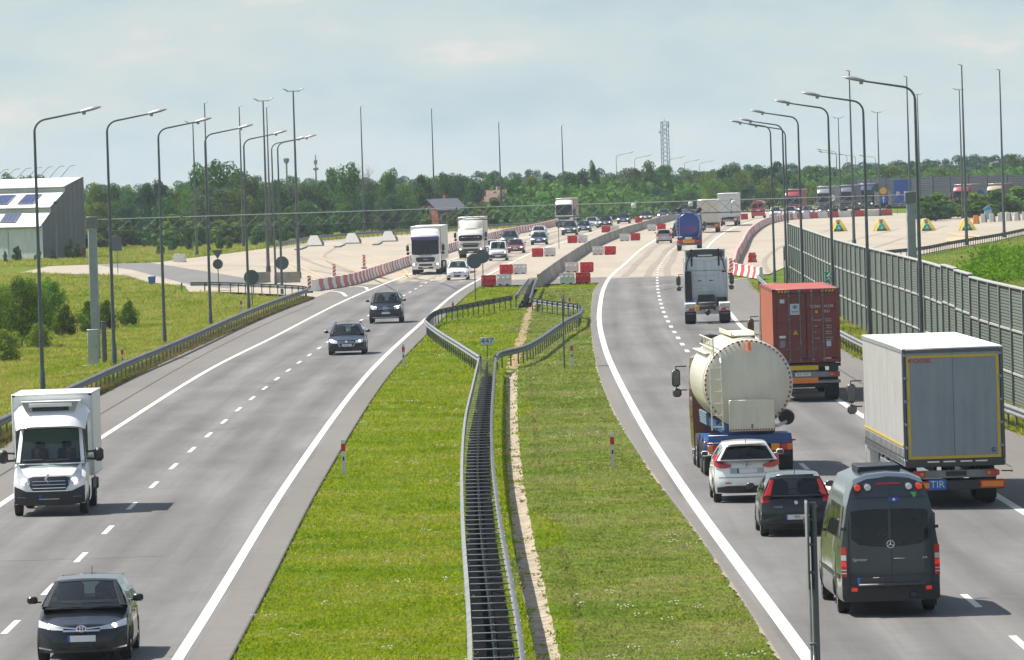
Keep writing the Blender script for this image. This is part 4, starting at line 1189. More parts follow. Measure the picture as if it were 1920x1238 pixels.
grass_field('wall_verge_grass', 'green and dry weeds between the right guardrail and the noise wall', [(x, y, terrain(x, y)) for x, y in P], [g.uniform(.7, 1.6) for x, y in P], [pro_m[0], pro_m[1], pro_d[0], pro_l[0]])
P = scatter(9000, (430, 720), lambda y: (20.5, .082 * y + 3), lambda x, y: x > plaza_right_x(y) + .6 if y > 512 else True, 1.2)
grass_field('slope_grass', 'mown grass on the slope behind the noise wall', [(x, y, terrain(x, y)) for x, y in P], [g.uniform(1.6, 2.6) for x, y in P], pro_w + pro_l[:1])
P = scatter(7000, (690, 1000), lambda y: (-.080 * y - 4, min(plaza_left_x(y) - .5, 0)), None, 1.2)
grass_field('field_grass', 'flat green field between the left plaza and the wood', [(x, y, terrain(x, y)) for x, y in P], [g.uniform(1.6, 2.8) for x, y in P], pro_m)

# ------------------------------------------------------------------ guardrails
WPROF = [(.0, .755), (.045, .735), (.082, .70), (.082, .665), (.03, .62), (.03, .585), (.082, .535), (.082, .50), (.045, .46), (.0, .445)]
def beam(name, line, side, parent, m=None, z0=0.0, y0=None, y1=None):
	"""W-shaped steel beam swept along a line, bulging to one side"""
	rows = []
	pts = walk(line, 2.0)
	if y0 is not None:
		pts = [p for p in pts if y0 <= p[1] <= y1]
	for x, y, a in pts:
		nx, ny = math.sin(a) * side, -math.cos(a) * side
		rows.append([(x + nx * o, y + ny * o, z0 + z) for o, z in WPROF])
	mb = MB().grid(rows, 0, True)
	mb.grid([[(p[0] + .004, p[1], p[2]) for p in r] for r in (rows[0], rows[-1])], 0, True) if False else None
	return mb.build(name, m or GALV, parent, fix=False, angle=25)
POST_ME = MB().box((0, 0, .36), (.055, .11, .78), .008).box((0, 0, .62), (.10, .10, .26), .01).mesh('post', GALVDK)
POST_LOW = MB().box((0, 0, .30), (.055, .11, .80), .008).mesh('post', GALVDK)
def posts(line, step, parent, me=None, off=0.0, side=1, start=.6, y0=None, y1=None):
	for x, y, a in walk(line, step, start):
		if y0 is not None and not (y0 <= y <= y1):
			continue
		nx, ny = math.sin(a) * side, -math.cos(a) * side
		obj('post', me or POST_ME, parent, (x + nx * off, y + ny * off, -.02), a + PI / 2)
gr = thing('guardrail', 'long steel guardrail along the left roadside ending in a curl', 'guardrail')
beam('beam', L_RAIL, 1, gr)
posts(L_RAIL, 2.66, gr, None, -.06, 1, .6, 150, 520)
gr = thing('guardrail', 'steel guardrail at the foot of the right-hand noise wall', 'guardrail')
beam('beam', R_RAIL, -1, gr)
posts(R_RAIL, 2.66, gr, None, -.06, -1, .6, 150, 520)
gr = thing('guardrail', 'dark guardrail along the back of the left plaza', 'guardrail')
beam('beam', RAIL_P, 1, gr, GALVDK)
posts(RAIL_P, 2.66, gr, None, -.06, 1)
gr = thing('guardrail', 'guardrail on many close posts along the near edge of the right plaza', 'guardrail')
beam('beam', RAIL_R, -1, gr, GALVDK)
posts(RAIL_R, 2.2, gr, None, -.06, -1)
# double-sided median rail with spacer bars
md = thing('median_guardrail', 'double median guardrail like a ladder running up the grass to the kilometre sign', 'guardrail')
beam('beam', MED_L, -1, md)
beam('beam', MED_R, 1, md)
BAR = MB().box((0, 0, 0), (1, .05, .022), .006).mesh('spacer_bar', GALV)
for y in np.arange(100.7, 288, 2.0):
	a, c = xat(MED_L, y), xat(MED_R, y)
	o = obj('spacer_bar', BAR, md, ((a + c) / 2, y, .715))
	o.scale = (c - a - .02, 1, 1)
	obj('post', POST_LOW, md, ((a + c) / 2, y, -.10))
DARKBED = mat('dark_rail_bed', (.010, .011, .013), .95, var=.5, nscale=14, bump=.6, bscale=30, spec=0)  # near-black mottled sheet filling the gap between paired beams
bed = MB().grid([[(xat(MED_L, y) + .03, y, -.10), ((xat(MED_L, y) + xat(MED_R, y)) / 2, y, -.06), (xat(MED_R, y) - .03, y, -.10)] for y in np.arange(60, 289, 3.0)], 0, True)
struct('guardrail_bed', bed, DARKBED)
PL = MB().box((0, 0, 0), (.012, .32, .22), .004).mesh('joint_plate', ALU)
for y in np.arange(102, 288, 4.0):
	obj('joint_plate', PL, md, (xat(MED_R, y) + .086, y, .60))
dm = thing('median_guardrail', 'diamond of guardrail enclosing grass where the median rail splits in two', 'guardrail')
for ln, sd in ((DIA_LF, -1), (DIA_LB, -1), (DIA_RF, 1), (DIA_RB, 1)):
	beam('beam', ln, sd, dm)
	posts(ln, 2.5, dm, None, -.05, sd)
dm = thing('median_guardrail', 'short double guardrail linking the diamond to the concrete barrier', 'guardrail')
beam('beam', DIA_UL, -1, dm)
beam('beam', DIA_UR, 1, dm)
for y in np.arange(425, 486, 2.0):
	a, c = xat(DIA_UL, y), xat(DIA_UR, y)
	o = obj('spacer_bar', BAR, dm, ((a + c) / 2, y, .715))
	o.scale = (c - a - .02, 1, 1)
	obj('post', POST_LOW, dm, ((a + c) / 2, y, -.10))
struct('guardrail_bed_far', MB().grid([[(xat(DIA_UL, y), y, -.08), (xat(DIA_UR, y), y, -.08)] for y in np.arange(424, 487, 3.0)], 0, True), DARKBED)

# ------------------------------------------------------------------ concrete barrier, plastic barriers
BARC = mat('barrier_concrete', (.32, .295, .25), .9, var=.25, nscale=1.5, bump=.3, bscale=8, grime=.4, ovar=.16)
NJP = [(-.30, 0), (-.30, .08), (-.17, .30), (-.09, .92), (.09, .92), (.17, .30), (.30, .08), (.30, 0)]
NJM = [MB().prism(NJP, -1.955, 1.955, 'y').mesh('concrete_barrier', BARC)]
for x, y, a in walk(NJ, 4.0, 2.0):
	o = obj('concrete_barrier', NJM[0], None, (x, y, -.01), a - PI / 2 + random.uniform(-.02, .02))
	tag(o, 'grey concrete barrier block in the long row curving up between the carriageways', 'barrier', 'concrete barrier blocks between the carriageways')
def plastic_barrier(m, L, H=.82, ribs=True):
	mb = MB()
	wb, wt2 = .24, .12
	mb.prism([(-wb, 0), (-wb, .10), (-wt2, .45), (-wt2, H), (wt2, H), (wt2, .45), (wb, .10), (wb, 0)], -L / 2 + .02, L / 2 - .02, 'x', 0)
	n = max(3, int(L / .28)) if ribs else 0
	for k in range(n):
		x = -L / 2 + L * (k + .5) / n
		for s in (1, -1):
			mb.box((x, s * .155, .40), (L / n * .42, .10, .42), .015, 0, Matrix.Rotation(-s * .30, 4, 'X'))
	for x in (-L * .25, L * .25) if ribs else ():
		mb.box((x, 0, .06), (.22, wb * 2 + .03, .09), 0, 1)
	mb.tube([(L / 2 - .01, 0, .1), (L / 2 - .01, 0, H - .05)], .05, 8)
	return mb.mesh('plastic_barrier', [m, BLKPL])
PB = {'r': plastic_barrier(REDPL, 1.08), 'w': plastic_barrier(WHITEPL, 1.08)}
MEDB = [('r', -1.63, 496.3), ('w', -.50, 498.8), ('r', -.34, 546.4), ('w', .78, 547.1), ('r', 2.66, 644), ('w', 3.82, 645), ('r', 6.97, 745), ('w', 8.11, 746), ('r', 12.17, 845), ('w', 13.29, 847),
		('w', 5.00, 547.1), ('r', 6.21, 546.1), ('w', 4.15, 495.1), ('r', 5.33, 495.4), ('w', 8.46, 645), ('r', 9.60, 643), ('w', 12.85, 749.5), ('r', 14.07, 751), ('w', 18.0, 847.7), ('r', 19.26, 850)]
where = {496: 'nearest', 499: 'nearest', 495: 'nearest', 546: 'second nearest', 547: 'second nearest', 644: 'third nearest', 645: 'third nearest', 643: 'third nearest', 745: 'fourth nearest', 746: 'fourth nearest', 750: 'fourth nearest', 751: 'fourth nearest', 845: 'farthest', 847: 'farthest', 848: 'farthest', 850: 'farthest'}
for c, x, y in MEDB:
	o = obj('plastic_barrier', PB[c], None, (x, y, 0), random.uniform(-.08, .08))
	side = 'left' if x < xat(NJ, max(y, 490)) else 'right'
	w = min(where, key=lambda q: abs(q - y))
	tag(o, '%s plastic barrier of the %s pair on the %s of the concrete barrier' % ('red' if c == 'r' else 'white', where[w], side), 'barrier', 'red and white plastic barriers beside the concrete barrier')
ROW = {'r': plastic_barrier(mat('faded_red_plastic', (.50, .045, .04), .5, var=.2, nscale=2), 2.4, .86, False), 'w': plastic_barrier(WHITEPL, 2.4, .86, False)}
row_mb = {'r': [], 'w': []}
nrow = 0
for line, lab in ((RW_L, 'left'), (RW_R, 'right')):
	for i, (x, y, a) in enumerate(walk(line, 2.45)):
		c = 'r' if i % 2 else 'w'
		if nrow >= 290 or (lab == 'left' and i > 150):
			row_mb[c].append((x, y, a))
			continue
		nrow += 1
		o = obj('plastic_barrier', ROW[c], None, (x, y, 0), a + random.uniform(-.03, .03))
		tag(o, '%s unit in the red and white barrier row closing off the %s plaza' % ('red' if c == 'r' else 'white', lab), 'barrier', '%s units of the %s barrier row' % ('red' if c == 'r' else 'white', lab))
rest = MB()
for c in 'rw':
	me = ROW[c]
	V = [v.co.copy() for v in me.vertices]
	F = [tuple(p.vertices) for p in me.polygons]
	for x, y, a in row_mb[c]:
		M = Matrix.Translation((x, y, 0)) @ Matrix.Rotation(a, 4, 'Z')
		rest.add([tuple(M @ v) for v in V], F, 0 if c == 'r' else 1)
o = rest.build('plastic_barriers_far', [MATS['faded_red_plastic'], WHITEPL], None, fix=False)
tag(o, 'far end of the red and white barrier rows', 'barriers', None, 'stuff')
# loose red cones of the closed right lane, warning boards
def warning_board(x, y, label, rot=0.0, lamp=False):
	t = thing('warning_board', label, 'traffic sign', (x, y, 0), rot)
	MB().box((0, 0, .70), (.26, .04, 1.05), .01).build('board', WHITEPL, t)
	st = MB()
	for k in range(4):
		z = .25 + k * .28
		st.add([(-.13, -.024, z), (.13, -.024, z + .16), (.13, -.024, min(z + .30, 1.22)), (-.13, -.024, z + .14)], [(0, 1, 2, 3)])
	st.build('red_stripes', REDPL, t, fix=False)
	MB().box((0, 0, .06), (.42, .70, .12), .02).build('foot', RUBBER, t)
	if lamp:
		MB().lathe([(.001, .09), (.10, .07), (.11, 0), (.10, -.07), (.001, -.09)], (0, -.03, 1.34), 'y', 16).build('warning_lamp', mat('lamp_amber', (.75, .38, .03), .25, coat=.5), t)
	return t
warning_board(-14.75, 492.5, 'red and white striped board at the start of the left barrier row', .2)
warning_board(-14.37, 548.7, 'striped warning board standing behind the left barrier row', .2)
warning_board(-13.06, 602, 'farthest striped warning board behind the left barrier row', .2)
warning_board(16.3, 516, 'striped warning board with amber lamp beside the white tractor unit', -.2, True)
warning_board(16.9, 514, 'striped warning board right of the one with the amber lamp', -.2)
warning_board(16.6, 528, 'striped warning board behind the amber-lamp board', .1)
o = obj('plastic_barrier', PB['r'], None, (20.6, 571, 0), 1.2)
tag(o, 'single red plastic barrier standing alone right of the barrier row', 'barrier')
cn = thing('traffic_cone', 'red traffic cone on the plaza behind the right guardrail end', 'cone', (19.2, 520, 0))
MB().lathe([(.17, 0), (.15, .04), (.03, .52), (.001, .54)], (0, 0, 0), 'z', 14).build('cone_body', REDPL, cn)
MB().box((0, 0, .02), (.4, .4, .04), .01).build('foot', RUBBER, cn)
# delineator posts
DEL = MB().prism([(-.06, -.03), (.06, -.03), (.05, .035), (-.05, .035)], -.15, 1.0, 'z').prism([(-.06, -.03), (.06, -.03), (.05, .035), (-.05, .035)], 1.0, 1.04, 'z').mesh('post_body', WHITEPL)
DELB = MB().prism([(-.0625, -.0325), (.0625, -.0325), (.0525, .0375), (-.0525, .0375)], .70, .92, 'z').mesh('red_band', mat('delineator_red', (.55, .02, .02), .4))
DELN = MB().box((0, -.033, .48), (.05, .004, .12)).mesh('number_tag', BLKPL)
for x, y, lab in ((-5.12, 199.5, 'white post with red band on the median grass beside the left lanes, nearest the camera'), (-4.96, 305, 'white post with red band on the left median edge before the diamond guardrail'),
				  (-3.46, 398.6, 'white post with red band standing inside the back left rail of the diamond'), (2.86, 198.7, 'white post with red band on the median grass beside the right lanes, nearest the camera'),
				  (2.63, 299, 'white post with red band right of the pole with the edge-on sign'), (3.53, 404.7, 'white post with red band at the back right rail of the diamond'),
				  (-18.3, 315, 'short reddish post behind the left guardrail by the second lamp'), (-17.2, 428, 'small pale post behind the left guardrail near the fourth lamp')):
	t = thing('delineator_post', lab, 'roadside post', (x, y, terrain(x, y)), random.uniform(-.1, .1))
	obj('post_body', DEL, t)
	obj('red_band', DELB, t)
	obj('number_tag', DELN, t)

# ------------------------------------------------------------------ noise walls
def rib_panel(L, H, ribs, depth=.045):
	mb = MB()
	pr = []
	for k in range(ribs):
		z = H * k / ribs
		d = H / ribs
		pr += [(0, z + .004), (depth, z + d * .22), (depth, z + d * .72), (0, z + d * .95)]
	pr += [(0, H)]
	mb.grid([[(x, -o, z) for o, z in pr] for x in (0, L * .5, L)], 0, False)
	mb.grid([[(x, .06, 0), (x, .06, H)] for x in (0, L)], 0, False)
	mb.grid([[(x, -depth, H), (x, .06, H)] for x in (0, L)], 0, False)
	return mb
def wall_panel_material():
	m, n, l, b = nmat('noise_panel')
	tc = n.new('ShaderNodeTexCoord')
	geo = n.new('ShaderNodeNewGeometry')
	oi = n.new('ShaderNodeObjectInfo')
	nz = n.new('ShaderNodeTexNoise')
	nz.inputs['Scale'].default_value = 5.0
	nz.inputs['Detail'].default_value = 8
	nz.inputs['Roughness'].default_value = .75
	mp = n.new('ShaderNodeMapping')
	mp.inputs['Scale'].default_value = (1, 1, 3.5)
	l.new(tc.outputs['Object'], mp.inputs[0])
	l.new(mp.outputs[0], nz.inputs['Vector'])
	r = n.new('ShaderNodeValToRGB')
	r.color_ramp.elements[0].position, r.color_ramp.elements[0].color = .30, (.040, .056, .042, 1)
	r.color_ramp.elements[1].position, r.color_ramp.elements[1].color = .72, (.128, .150, .120, 1)
	l.new(nz.outputs['Fac'], r.inputs[0])
	a = n.new('ShaderNodeMapRange')
	a.inputs['To Min'].default_value, a.inputs['To Max'].default_value = .82, 1.18
	l.new(oi.outputs['Random'], a.inputs[0])
	mx = n.new('ShaderNodeMixRGB')
	mx.blend_type = 'MULTIPLY'
	mx.inputs[0].default_value = 1
	l.new(r.outputs[0], mx.inputs[1])
	l.new(a.outputs[0], mx.inputs[2])
	l.new(mx.outputs[0], b.inputs['Base Color'])
	b.inputs['Roughness'].default_value = .9
	return m
NPM = wall_panel_material()
WSTRIP = mat('wall_concrete_strip', (.31, .315, .29), .8, var=.15)
WPOST = mat('wall_post_steel', (.19, .215, .20), .6, .1, var=.2)
wallr = thing('noise_wall', 'long grey-green noise wall of ribbed panels with two pale bands along the right roadside', 'noise wall')
W5 = walk(WALL, 5.0)
PANEL = rib_panel(5.0, 1.46, 13, .018).mesh('wall_panel', NPM)
STRIP = MB().box((2.5, 0, 0), (5.0, .12, .085), .012).mesh('pale_band', WSTRIP)
CAP = MB().box((2.5, 0, 0), (5.02, .20, .07), .015).mesh('wall_cap', WSTRIP)
WP = MB().box((0, -.01, 2.1), (.10, .18, 4.3), .012).mesh('wall_post', WPOST)
for i, ((x, y, a), (x2, y2, a2)) in enumerate(zip(W5[:-1], W5[1:])):
	an = math.atan2(y2 - y, x2 - x)
	dz = .0 if y < 252 else .10 if y < 262 else .16 if y < 272 else .06
	# panel local +x runs along the wall, its ribbed side (-y) must face the road (towards -x)
	rot = an + PI
	px, py = x2, y2
	for k, z in enumerate((-.28, 1.18, 2.70)):
		o = obj('wall_panel', PANEL, wallr, (px, py, z + (dz if k else 0)), rot)
	for z in (1.13, 2.65):
		obj('pale_band', STRIP, wallr, (px, py, z + dz), rot)
	obj('wall_cap', CAP, wallr, (px, py, 4.17 + dz), rot)
	obj('wall_post', WP, wallr, (px, py, dz - .05), rot)
FP = thing('noise_wall', 'dark blue-grey noise wall far behind the right plaza', 'noise wall')
FARP = mat('far_wall_slate', (.026, .036, .050), .8, var=.15)
FARPANEL = rib_panel(6.0, 1.62, 6).mesh('wall_panel', FARP)
FPOST = MB().box((0, -.03, 2.5), (.2, .25, 5.05), .012).mesh('wall_post', mat('far_wall_post', (.07, .08, .10), .7))
fw = spline([(56.5, 1090), (68, 1060), (80, 1035), (100, 1000)], 1.0)
w6 = walk(fw, 6.0)
for (x, y, a), (x2, y2, a2) in zip(w6[:-1], w6[1:]):
	rot = math.atan2(y2 - y, x2 - x)
	for z in (0, 1.63, 3.26):
		obj('wall_panel', FARPANEL, FP, (x, y, z), rot)
	obj('wall_post', FPOST, FP, (x, y, 0), rot)

# ------------------------------------------------------------------ lamp posts and masts
def lamp_head(mb, p, d, s=1.0):
	"""cobra-head luminaire at p pointing along d"""
	d = Vector(d).normalized()
	up = Vector((0, 0, 1))
	si = d.cross(up).normalized()
	up = si.cross(d)
	prof = [(0, .05, .05), (.06, .085, .07), (.22, .10, .085), (.30, .15, .10), (.55, .17, .095), (.74, .11, .05), (.80, .02, .02)]
	rows = []
	for t, w, h in prof:
		c = Vector(p) + d * t * s
		rows.append([c + (si * math.cos(a) * w + up * (math.sin(a) * h * (1 if math.sin(a) > 0 else .55))) * s for a in np.linspace(0, 2 * PI, 13)])
	mb.grid(rows, 0, True)
	q = Vector(p) + d * .12 * s - up * .07 * s
	mb.box(tuple(q), (.14 * s, .14 * s, .12 * s), .03)
LAMPM = mat('luminaire_grey', (.30, .31, .32), .45, .2, var=.1)
def arm_lamp(x, y, h, label, sx, arm=2.0, rise=.35, r=.075, sc=1.15, group=None, head=True, m=None):
	t = thing('street_lamp', label, 'street lamp', (x, y, terrain(x, y) - .02), 0, group)
	pole = MB()
	h0 = h - .55
	path = [(0, 0, 0), (0, 0, h * .5), (0, 0, h0)]
	for k in range(1, 7):
		an = k / 6 * (PI / 2 - math.atan2(rise, arm))
		path.append((sx * .55 * (1 - math.cos(an)), 0, h0 + .55 * math.sin(an)))
	ex, ez = path[-1][0], path[-1][2]
	path.append((sx * arm, 0, ez + rise * (arm - abs(ex)) / arm))
	pole.tube(path, [r * 1.25, r, r * .72] + [r * .62] * 6 + [r * .5], 8)
	pole.build('pole', m or POLE, t, fix=False)
	bs = MB().lathe([(r * 1.6, 0), (r * 1.55, .9), (r * 1.1, 1.0)], (0, 0, 0), 'z', 10)
	bs.build('pole_base', m or POLE, t, fix=False)
	hd = MB()
	lamp_head(hd, path[-1], (sx, 0, .22), sc)
	hd.build('lamp_head', LAMPM, t)
	return t
for i, (x, y, h) in enumerate([(-20.23, 288.6, 11.7), (-19.1, 322, 11.75), (-18.62, 360, 11.6), (-17.92, 400, 11.45), (-17.3, 443, 11.3), (-16.73, 491.6, 11.2), (-18.3, 524, 11.2)]):
	arm_lamp(x, y, h + .05, 'street lamp with long arm on the left verge, %s to the camera' % ORD[i], 1)
for i, (x, y, h) in enumerate([(16.58, 272, 11.67), (16.92, 318, 11.52), (17.46, 364, 11.57), (17.82, 410, 11.39), (18.75, 456, 11.15), (18.95, 482, 11.22), (20.84, 502, 11.15)]):
	arm_lamp(x, y, h + .05, 'street lamp with long arm by the right noise wall, %s to the camera' % ORD[i], -1)
for i, (x, y, h) in enumerate([(18.7, 1150, 10.0), (22.8, 1200, 9.4), (30, 1250, 9.0), (34.3, 1300, 8.35), (38.6, 1350, 8.1)]):
	arm_lamp(x, y, h, 'thin distant street lamp with rightward arm beyond the bend, %s' % ORD[i], 1, 2.2, .4, .06)
for i, (x, y, h) in enumerate([(53.9, 1100, 9.5), (56.4, 1150, 9.15), (60.7, 1200, 8.75), (64.8, 1250, 8.55), (71.3, 1300, 8.2)]):
	arm_lamp(x, y, h, 'thin distant street lamp with leftward arm behind the right plaza, %s' % ORD[i], -1, 2.4, .35, .06)
for i in range(9):
	px = -57.6 + i * 1.12 * 1.09
	t = thing('street_lamp', 'faint far lamp with slanting arm above the white shed roof, %s from the left' % ['leftmost', 'second', 'third', 'fourth', 'fifth', 'sixth', 'seventh', 'eighth', 'ninth'][i], 'street lamp', (px * 1.30 - 2.5, 960, 0))
	mb = MB().tube([(0, 0, 0), (0, 0, 8.2), (.9, 0, 9.0), (2.4, 0, 10.25 + .05 * i)], [.08, .06, .05, .035], 6)
	mb.build('pole', POLE, t, fix=False)
	hd = MB()
	lamp_head(hd, (2.4, 0, 10.25 + .05 * i), (1, 0, .0), .9)
	hd.build('lamp_head', LAMPM, t)
def mast(x, y, h, label, double, m=None):
	t = thing('light_mast', label, 'light mast', (x, y, terrain(x, y)))
	MB().tube([(0, 0, 0), (0, 0, 1.2), (0, 0, h * .5), (0, 0, h - .1)], [.17, .155, .11, .06], 10).build('mast_pole', GALVDK if m is None else m, t, fix=False)
	MB().lathe([(.28, 0), (.28, .06), (.22, .08), (.21, .55), (.17, .6)], (0, 0, 0), 'z', 12).build('mast_base', mat('mast_base_dark', (.045, .05, .055), .6), t, fix=False)
	hd = MB()
	if double:
		hd.tube([(-.48, 0, h - .05), (.48, 0, h - .05)], .05, 6)
		for s in (1, -1):
			lamp_head(hd, (s * .44, 0, h - .03), (s, 0, .45), .72)
	else:
		s = 1 if x < 30 else -1
		hd.tube([(0, 0, h - .15), (0, 0, h - .02)], .06, 6)
		lamp_head(hd, (-s * .12, 0, h - .0), (s, 0, .28 if s > 0 else .3), .72)
	hd.build('lamp_head', LAMPM, t)
for x, y, h, d, lab in ((-17.6, 559.6, 15.7, 1, 'tall twin-headed light mast on the left plaza, nearest to the barrier row'), (-21.6, 600.5, 15.4, 1, 'tall twin-headed light mast on the left plaza, just left of the nearest mast'),
					 (-34.1, 763, 17.0, 0, 'tall single-headed mast at the left plaza seen through the third lamp arm'), (-31.6, 799, 16.8, 0, 'tall single-headed mast behind the tip of the fourth left lamp'), (-29.8, 840, 17.0, 0, 'tall single-headed mast close behind the twin mast'),
					 (-20.06, 933, 17.6, 0, 'slim tall mast above the wood, first right of the twin masts'), (-11.35, 1035, 17.9, 0, 'slim tall mast rising behind the brick house'), (-1.04, 1000, 15.3, 0, 'slim tall mast above the wood left of the pinkish house'), (8.47, 1020, 14.6, 0, 'slim tall mast behind the far white truck'),
					 (-34.0, 731, 14.6, 1, 'slender mast with small twin head left of the tall single masts'),
					 (33.9, 661, 17.1, 0, 'tall mast rising behind the noise wall left of the gantry post'), (43.6, 729, 17.1, 0, 'tall mast directly behind the right gantry post'), (43.2, 635, 17.0, 0, 'tall mast on the slope, nearest of the right plaza masts'), (50.3, 683, 17.0, 0, 'tall mast rightmost at the right plaza edge'),
					 (59.4, 879, 17.0, 1, 'twin-headed mast close behind the tall mast on the slope'), (57.2, 933, 17.0, 1, 'twin-headed mast right of the nearest right lamp post'), (52.7, 953, 14.8, 1, 'twin-headed mast far off between second lamp and gantry post'), (50.2, 1015, 14.5, 1, 'twin-headed mast far off, leftmost on the right plaza')):
	mast(x, y, h, lab, d)
# ------------------------------------------------------------------ gantry across the road
ga = thing('toll_gantry', 'slim steel toll gantry spanning both carriageways', 'gantry')
GY = 330.0
GA = mat('gantry_grey', (.30, .325, .335), .5, .3, var=.1)
GL, GR = -20.45, 19.75
for x, nm in ((GL, 'left'), (GR, 'right')):
	MB().box((x, GY, 3.5), (.42, .42, 6.95), .03).build('gantry_post', GA, ga)
	MB().box((x, GY, 6.75), (.56, .56, .55), .02).build('post_head', mat('gantry_dark', (.16, .17, .175), .5), ga)
PIPE = mat('gantry_pipe', (.48, .49, .48), .35, .3, var=.1)
tr = MB()
tr.tube([(GL, GY, 6.88), (0, GY, 6.91), (GR, GY, 6.88)], .024, 6)
tr.build('upper_chord', PIPE, ga, fix=False)
MB().tube([(GL, GY, 6.28), (0, GY, 6.31), (GR, GY, 6.28)], .03, 6).build('lower_chord', GALVDK, ga, fix=False)
lt = MB()
p = .62
n = int((GR - GL) / p)
for k in range(n):
	x0 = GL + k * (GR - GL) / n
	x1 = x0 + (GR - GL) / n
	for oy in (.25, -.25):
		ph = 1 if oy > 0 else -1
		za, zb = (6.30, 6.86) if (k % 2) ^ (ph > 0) else (6.86, 6.30)
		lt.tube([(x0, GY + oy * .1, za), (x1, GY + oy * .1, zb)], .009, 4, caps=False)
o = lt.build('lattice_bracing', GALVDK, ga, fix=False)
o['kind'] = 'stuff'
for k in range(9):
	x = GL + 4.4 + k * 4.5
	MB().lathe([(.075, -.03), (.075, .03), (.04, .04)], (x, GY, 6.89), 'x', 10).lathe([(.07, -.03), (.07, .03)], (x, GY, 6.29), 'x', 10).tube([(x, GY, 6.88), (x, GY, 6.3)], .012, 5).build('flange_joint', GALV, ga, fix=False)
for x in (GL + 26.6, GL + 31.5, GL + 29.4):
	MB().box((x, GY - .3, 6.75), (.22, .3, .22), .03).build('toll_sensor', WHITE_M, ga)
cb = thing('switch_cabinet', 'tall grey-green switch cabinet at the foot of the left gantry post', 'cabinet', (-20.42, 327.2, terrain(-20.4, 327)))
CABM = mat('cabinet_grey', (.36, .40, .38), .45, var=.08)
MB().box((0, 0, .92), (.50, .36, 1.7), .015).build('cabinet_body', CABM, cb)
MB().box((0, 0, 1.80), (.56, .42, .06), .015).build('cabinet_lid', mat('cabinet_lid', (.45, .49, .46), .4), cb)
MB().box((0, -.19, .9), (.44, .012, 1.55), .004).build('cabinet_door', CABM, cb)
MB().box((.16, -.20, 1.0), (.03, .03, .12), .006).build('door_handle', BLKPL, cb)
MB().box((.2, .1, .04), (1.5, 1.2, .10), .02).build('plinth', BARC, cb)
tag(MB().box((-19.93, 328.3, .88), (.22, .22, 1.95), .012).box((-19.93, 328.3, 1.88), (.26, .26, .05), .01).build('steel_bollard', GALVDK), 'short square steel post beside the switch cabinet', 'bollard')
tag(MB().box((-19.62, 331, .22), (.24, .24, 1.0), .02).box((-19.62, 331, .74), (.27, .27, .05), .01).build('marker_stone', BARC), 'low grey concrete marker right of the second lamp foot', 'marker')

# ------------------------------------------------------------------ signs
def disc_sign(x, y, z, r, label, pole_h=None, shape='disc', rot=0.0, front=None):
	t = thing('road_sign', label, 'road sign', (x, y, terrain(x, y)), rot)
	ph = z + r * .9 if pole_h is None else pole_h
	MB().tube([(0, .04, 0), (0, .04, ph)], .035, 8).build('sign_pole', GALVDK, t, fix=False)
	if shape == 'disc':
		MB().lathe([(.001, -.012), (r, -.012), (r, .012), (.001, .012)], (0, 0, z), 'y', 32).build('sign_plate', SIGNBACK, t)
		MB().lathe([(r * .99, -.02), (r * 1.0, .02), (r * .97, .02)], (0, 0, z), 'y', 32).build('sign_rim', GALVDK, t)
	elif shape == 'rect':
		MB().box((0, 0, z), (r, .03, r * 1.5), .01).build('sign_plate', SIGNBACK, t)
	for dz in (-.25, .25):
		MB().box((0, .02, z + dz * r), (r * 1.2 if shape == 'disc' else r * .9, .03, .04), .006).build('sign_bracket', GALVDK, t)
	return t
disc_sign(-17.76, 461, 2.02, .52, 'larger round grey sign back just left of the guardrail curl')
disc_sign(-16.85, 497, 2.30, .50, 'round sign seen from its grey back at the guardrail curl by the sixth lamp')
t = disc_sign(-21.9, 504, 2.25, .38, 'small round sign with an upside-down triangle above it, seen from behind')
MB().prism([(-.42, 3.30), (.42, 3.30), (0, 2.62)], -.015, .015, 'y').build('triangle_plate', SIGNBACK, t)
disc_sign(-36.3, 622, 2.8, .9, 'tall rectangular sign seen from behind at the far left parking spur', None, 'rect')
disc_sign(-2.36, 446.8, 2.70, .50, 'lower round grey sign back of the pair, in front of the white car')
disc_sign(-1.98, 488.2, 2.42, .50, 'farther round grey sign back of the pair, overlapping the cream truck')
disc_sign(2.30, 296.1, 2.80, .50, 'round sign seen edge-on at the right front rail of the diamond', None, 'disc', 1.50)
disc_sign(18.95, 463.8, 2.35, .50, 'round sign seen edge-on at the start of the noise wall', None, 'disc', 1.45)
disc_sign(5.2, 700, 2.6, .45, 'sign pole with small round plate beside the concrete barrier', None, 'disc', 1.3)
km = thing('kilometre_sign', 'small grey kilometre board reading 447 where the median rail splits', 'road sign', (-1.19, 317.2, terrain(-1.2, 317)))
MB().tube([(0, .03, 0), (0, .03, .75)], .03, 8).build('sign_pole', GALV, km, fix=False)
MB().box((0, 0, .78), (.66, .025, .36), .008).build('sign_plate', mat('km_board', (.42, .46, .50), .45), km)
MB().box((0, -.012, .78), (.62, .006, .32), .003).build('sign_face', mat('km_face', (.55, .60, .65), .45), km)
text_mesh('447', .36, mat('km_digits', (.03, .06, .16), .5), 'digits', km, (0, -.018, .775), (PI / 2, 0, 0), .002, sx=1.1)
ns = thing('road_sign', 'edge-on direction blade on twin posts nearest the camera at the lower right edge', 'road sign', (4.75, 108.0, terrain(4.7, 108)))
MB().tube([(0, 0, 0), (.0, 0, 3.48)], .052, 12).build('sign_pole', mat('sign_post_grey', (.09, .10, .11), .45, .4), ns, fix=False)
MB().box((-.10, -.02, 2.80), (.03, .62, 1.42), .01).build('sign_plate', SIGNBACK, ns)
MB().box((-.118, -.02, 2.80), (.008, .60, 1.40), .003).build('sign_face', ALU, ns)
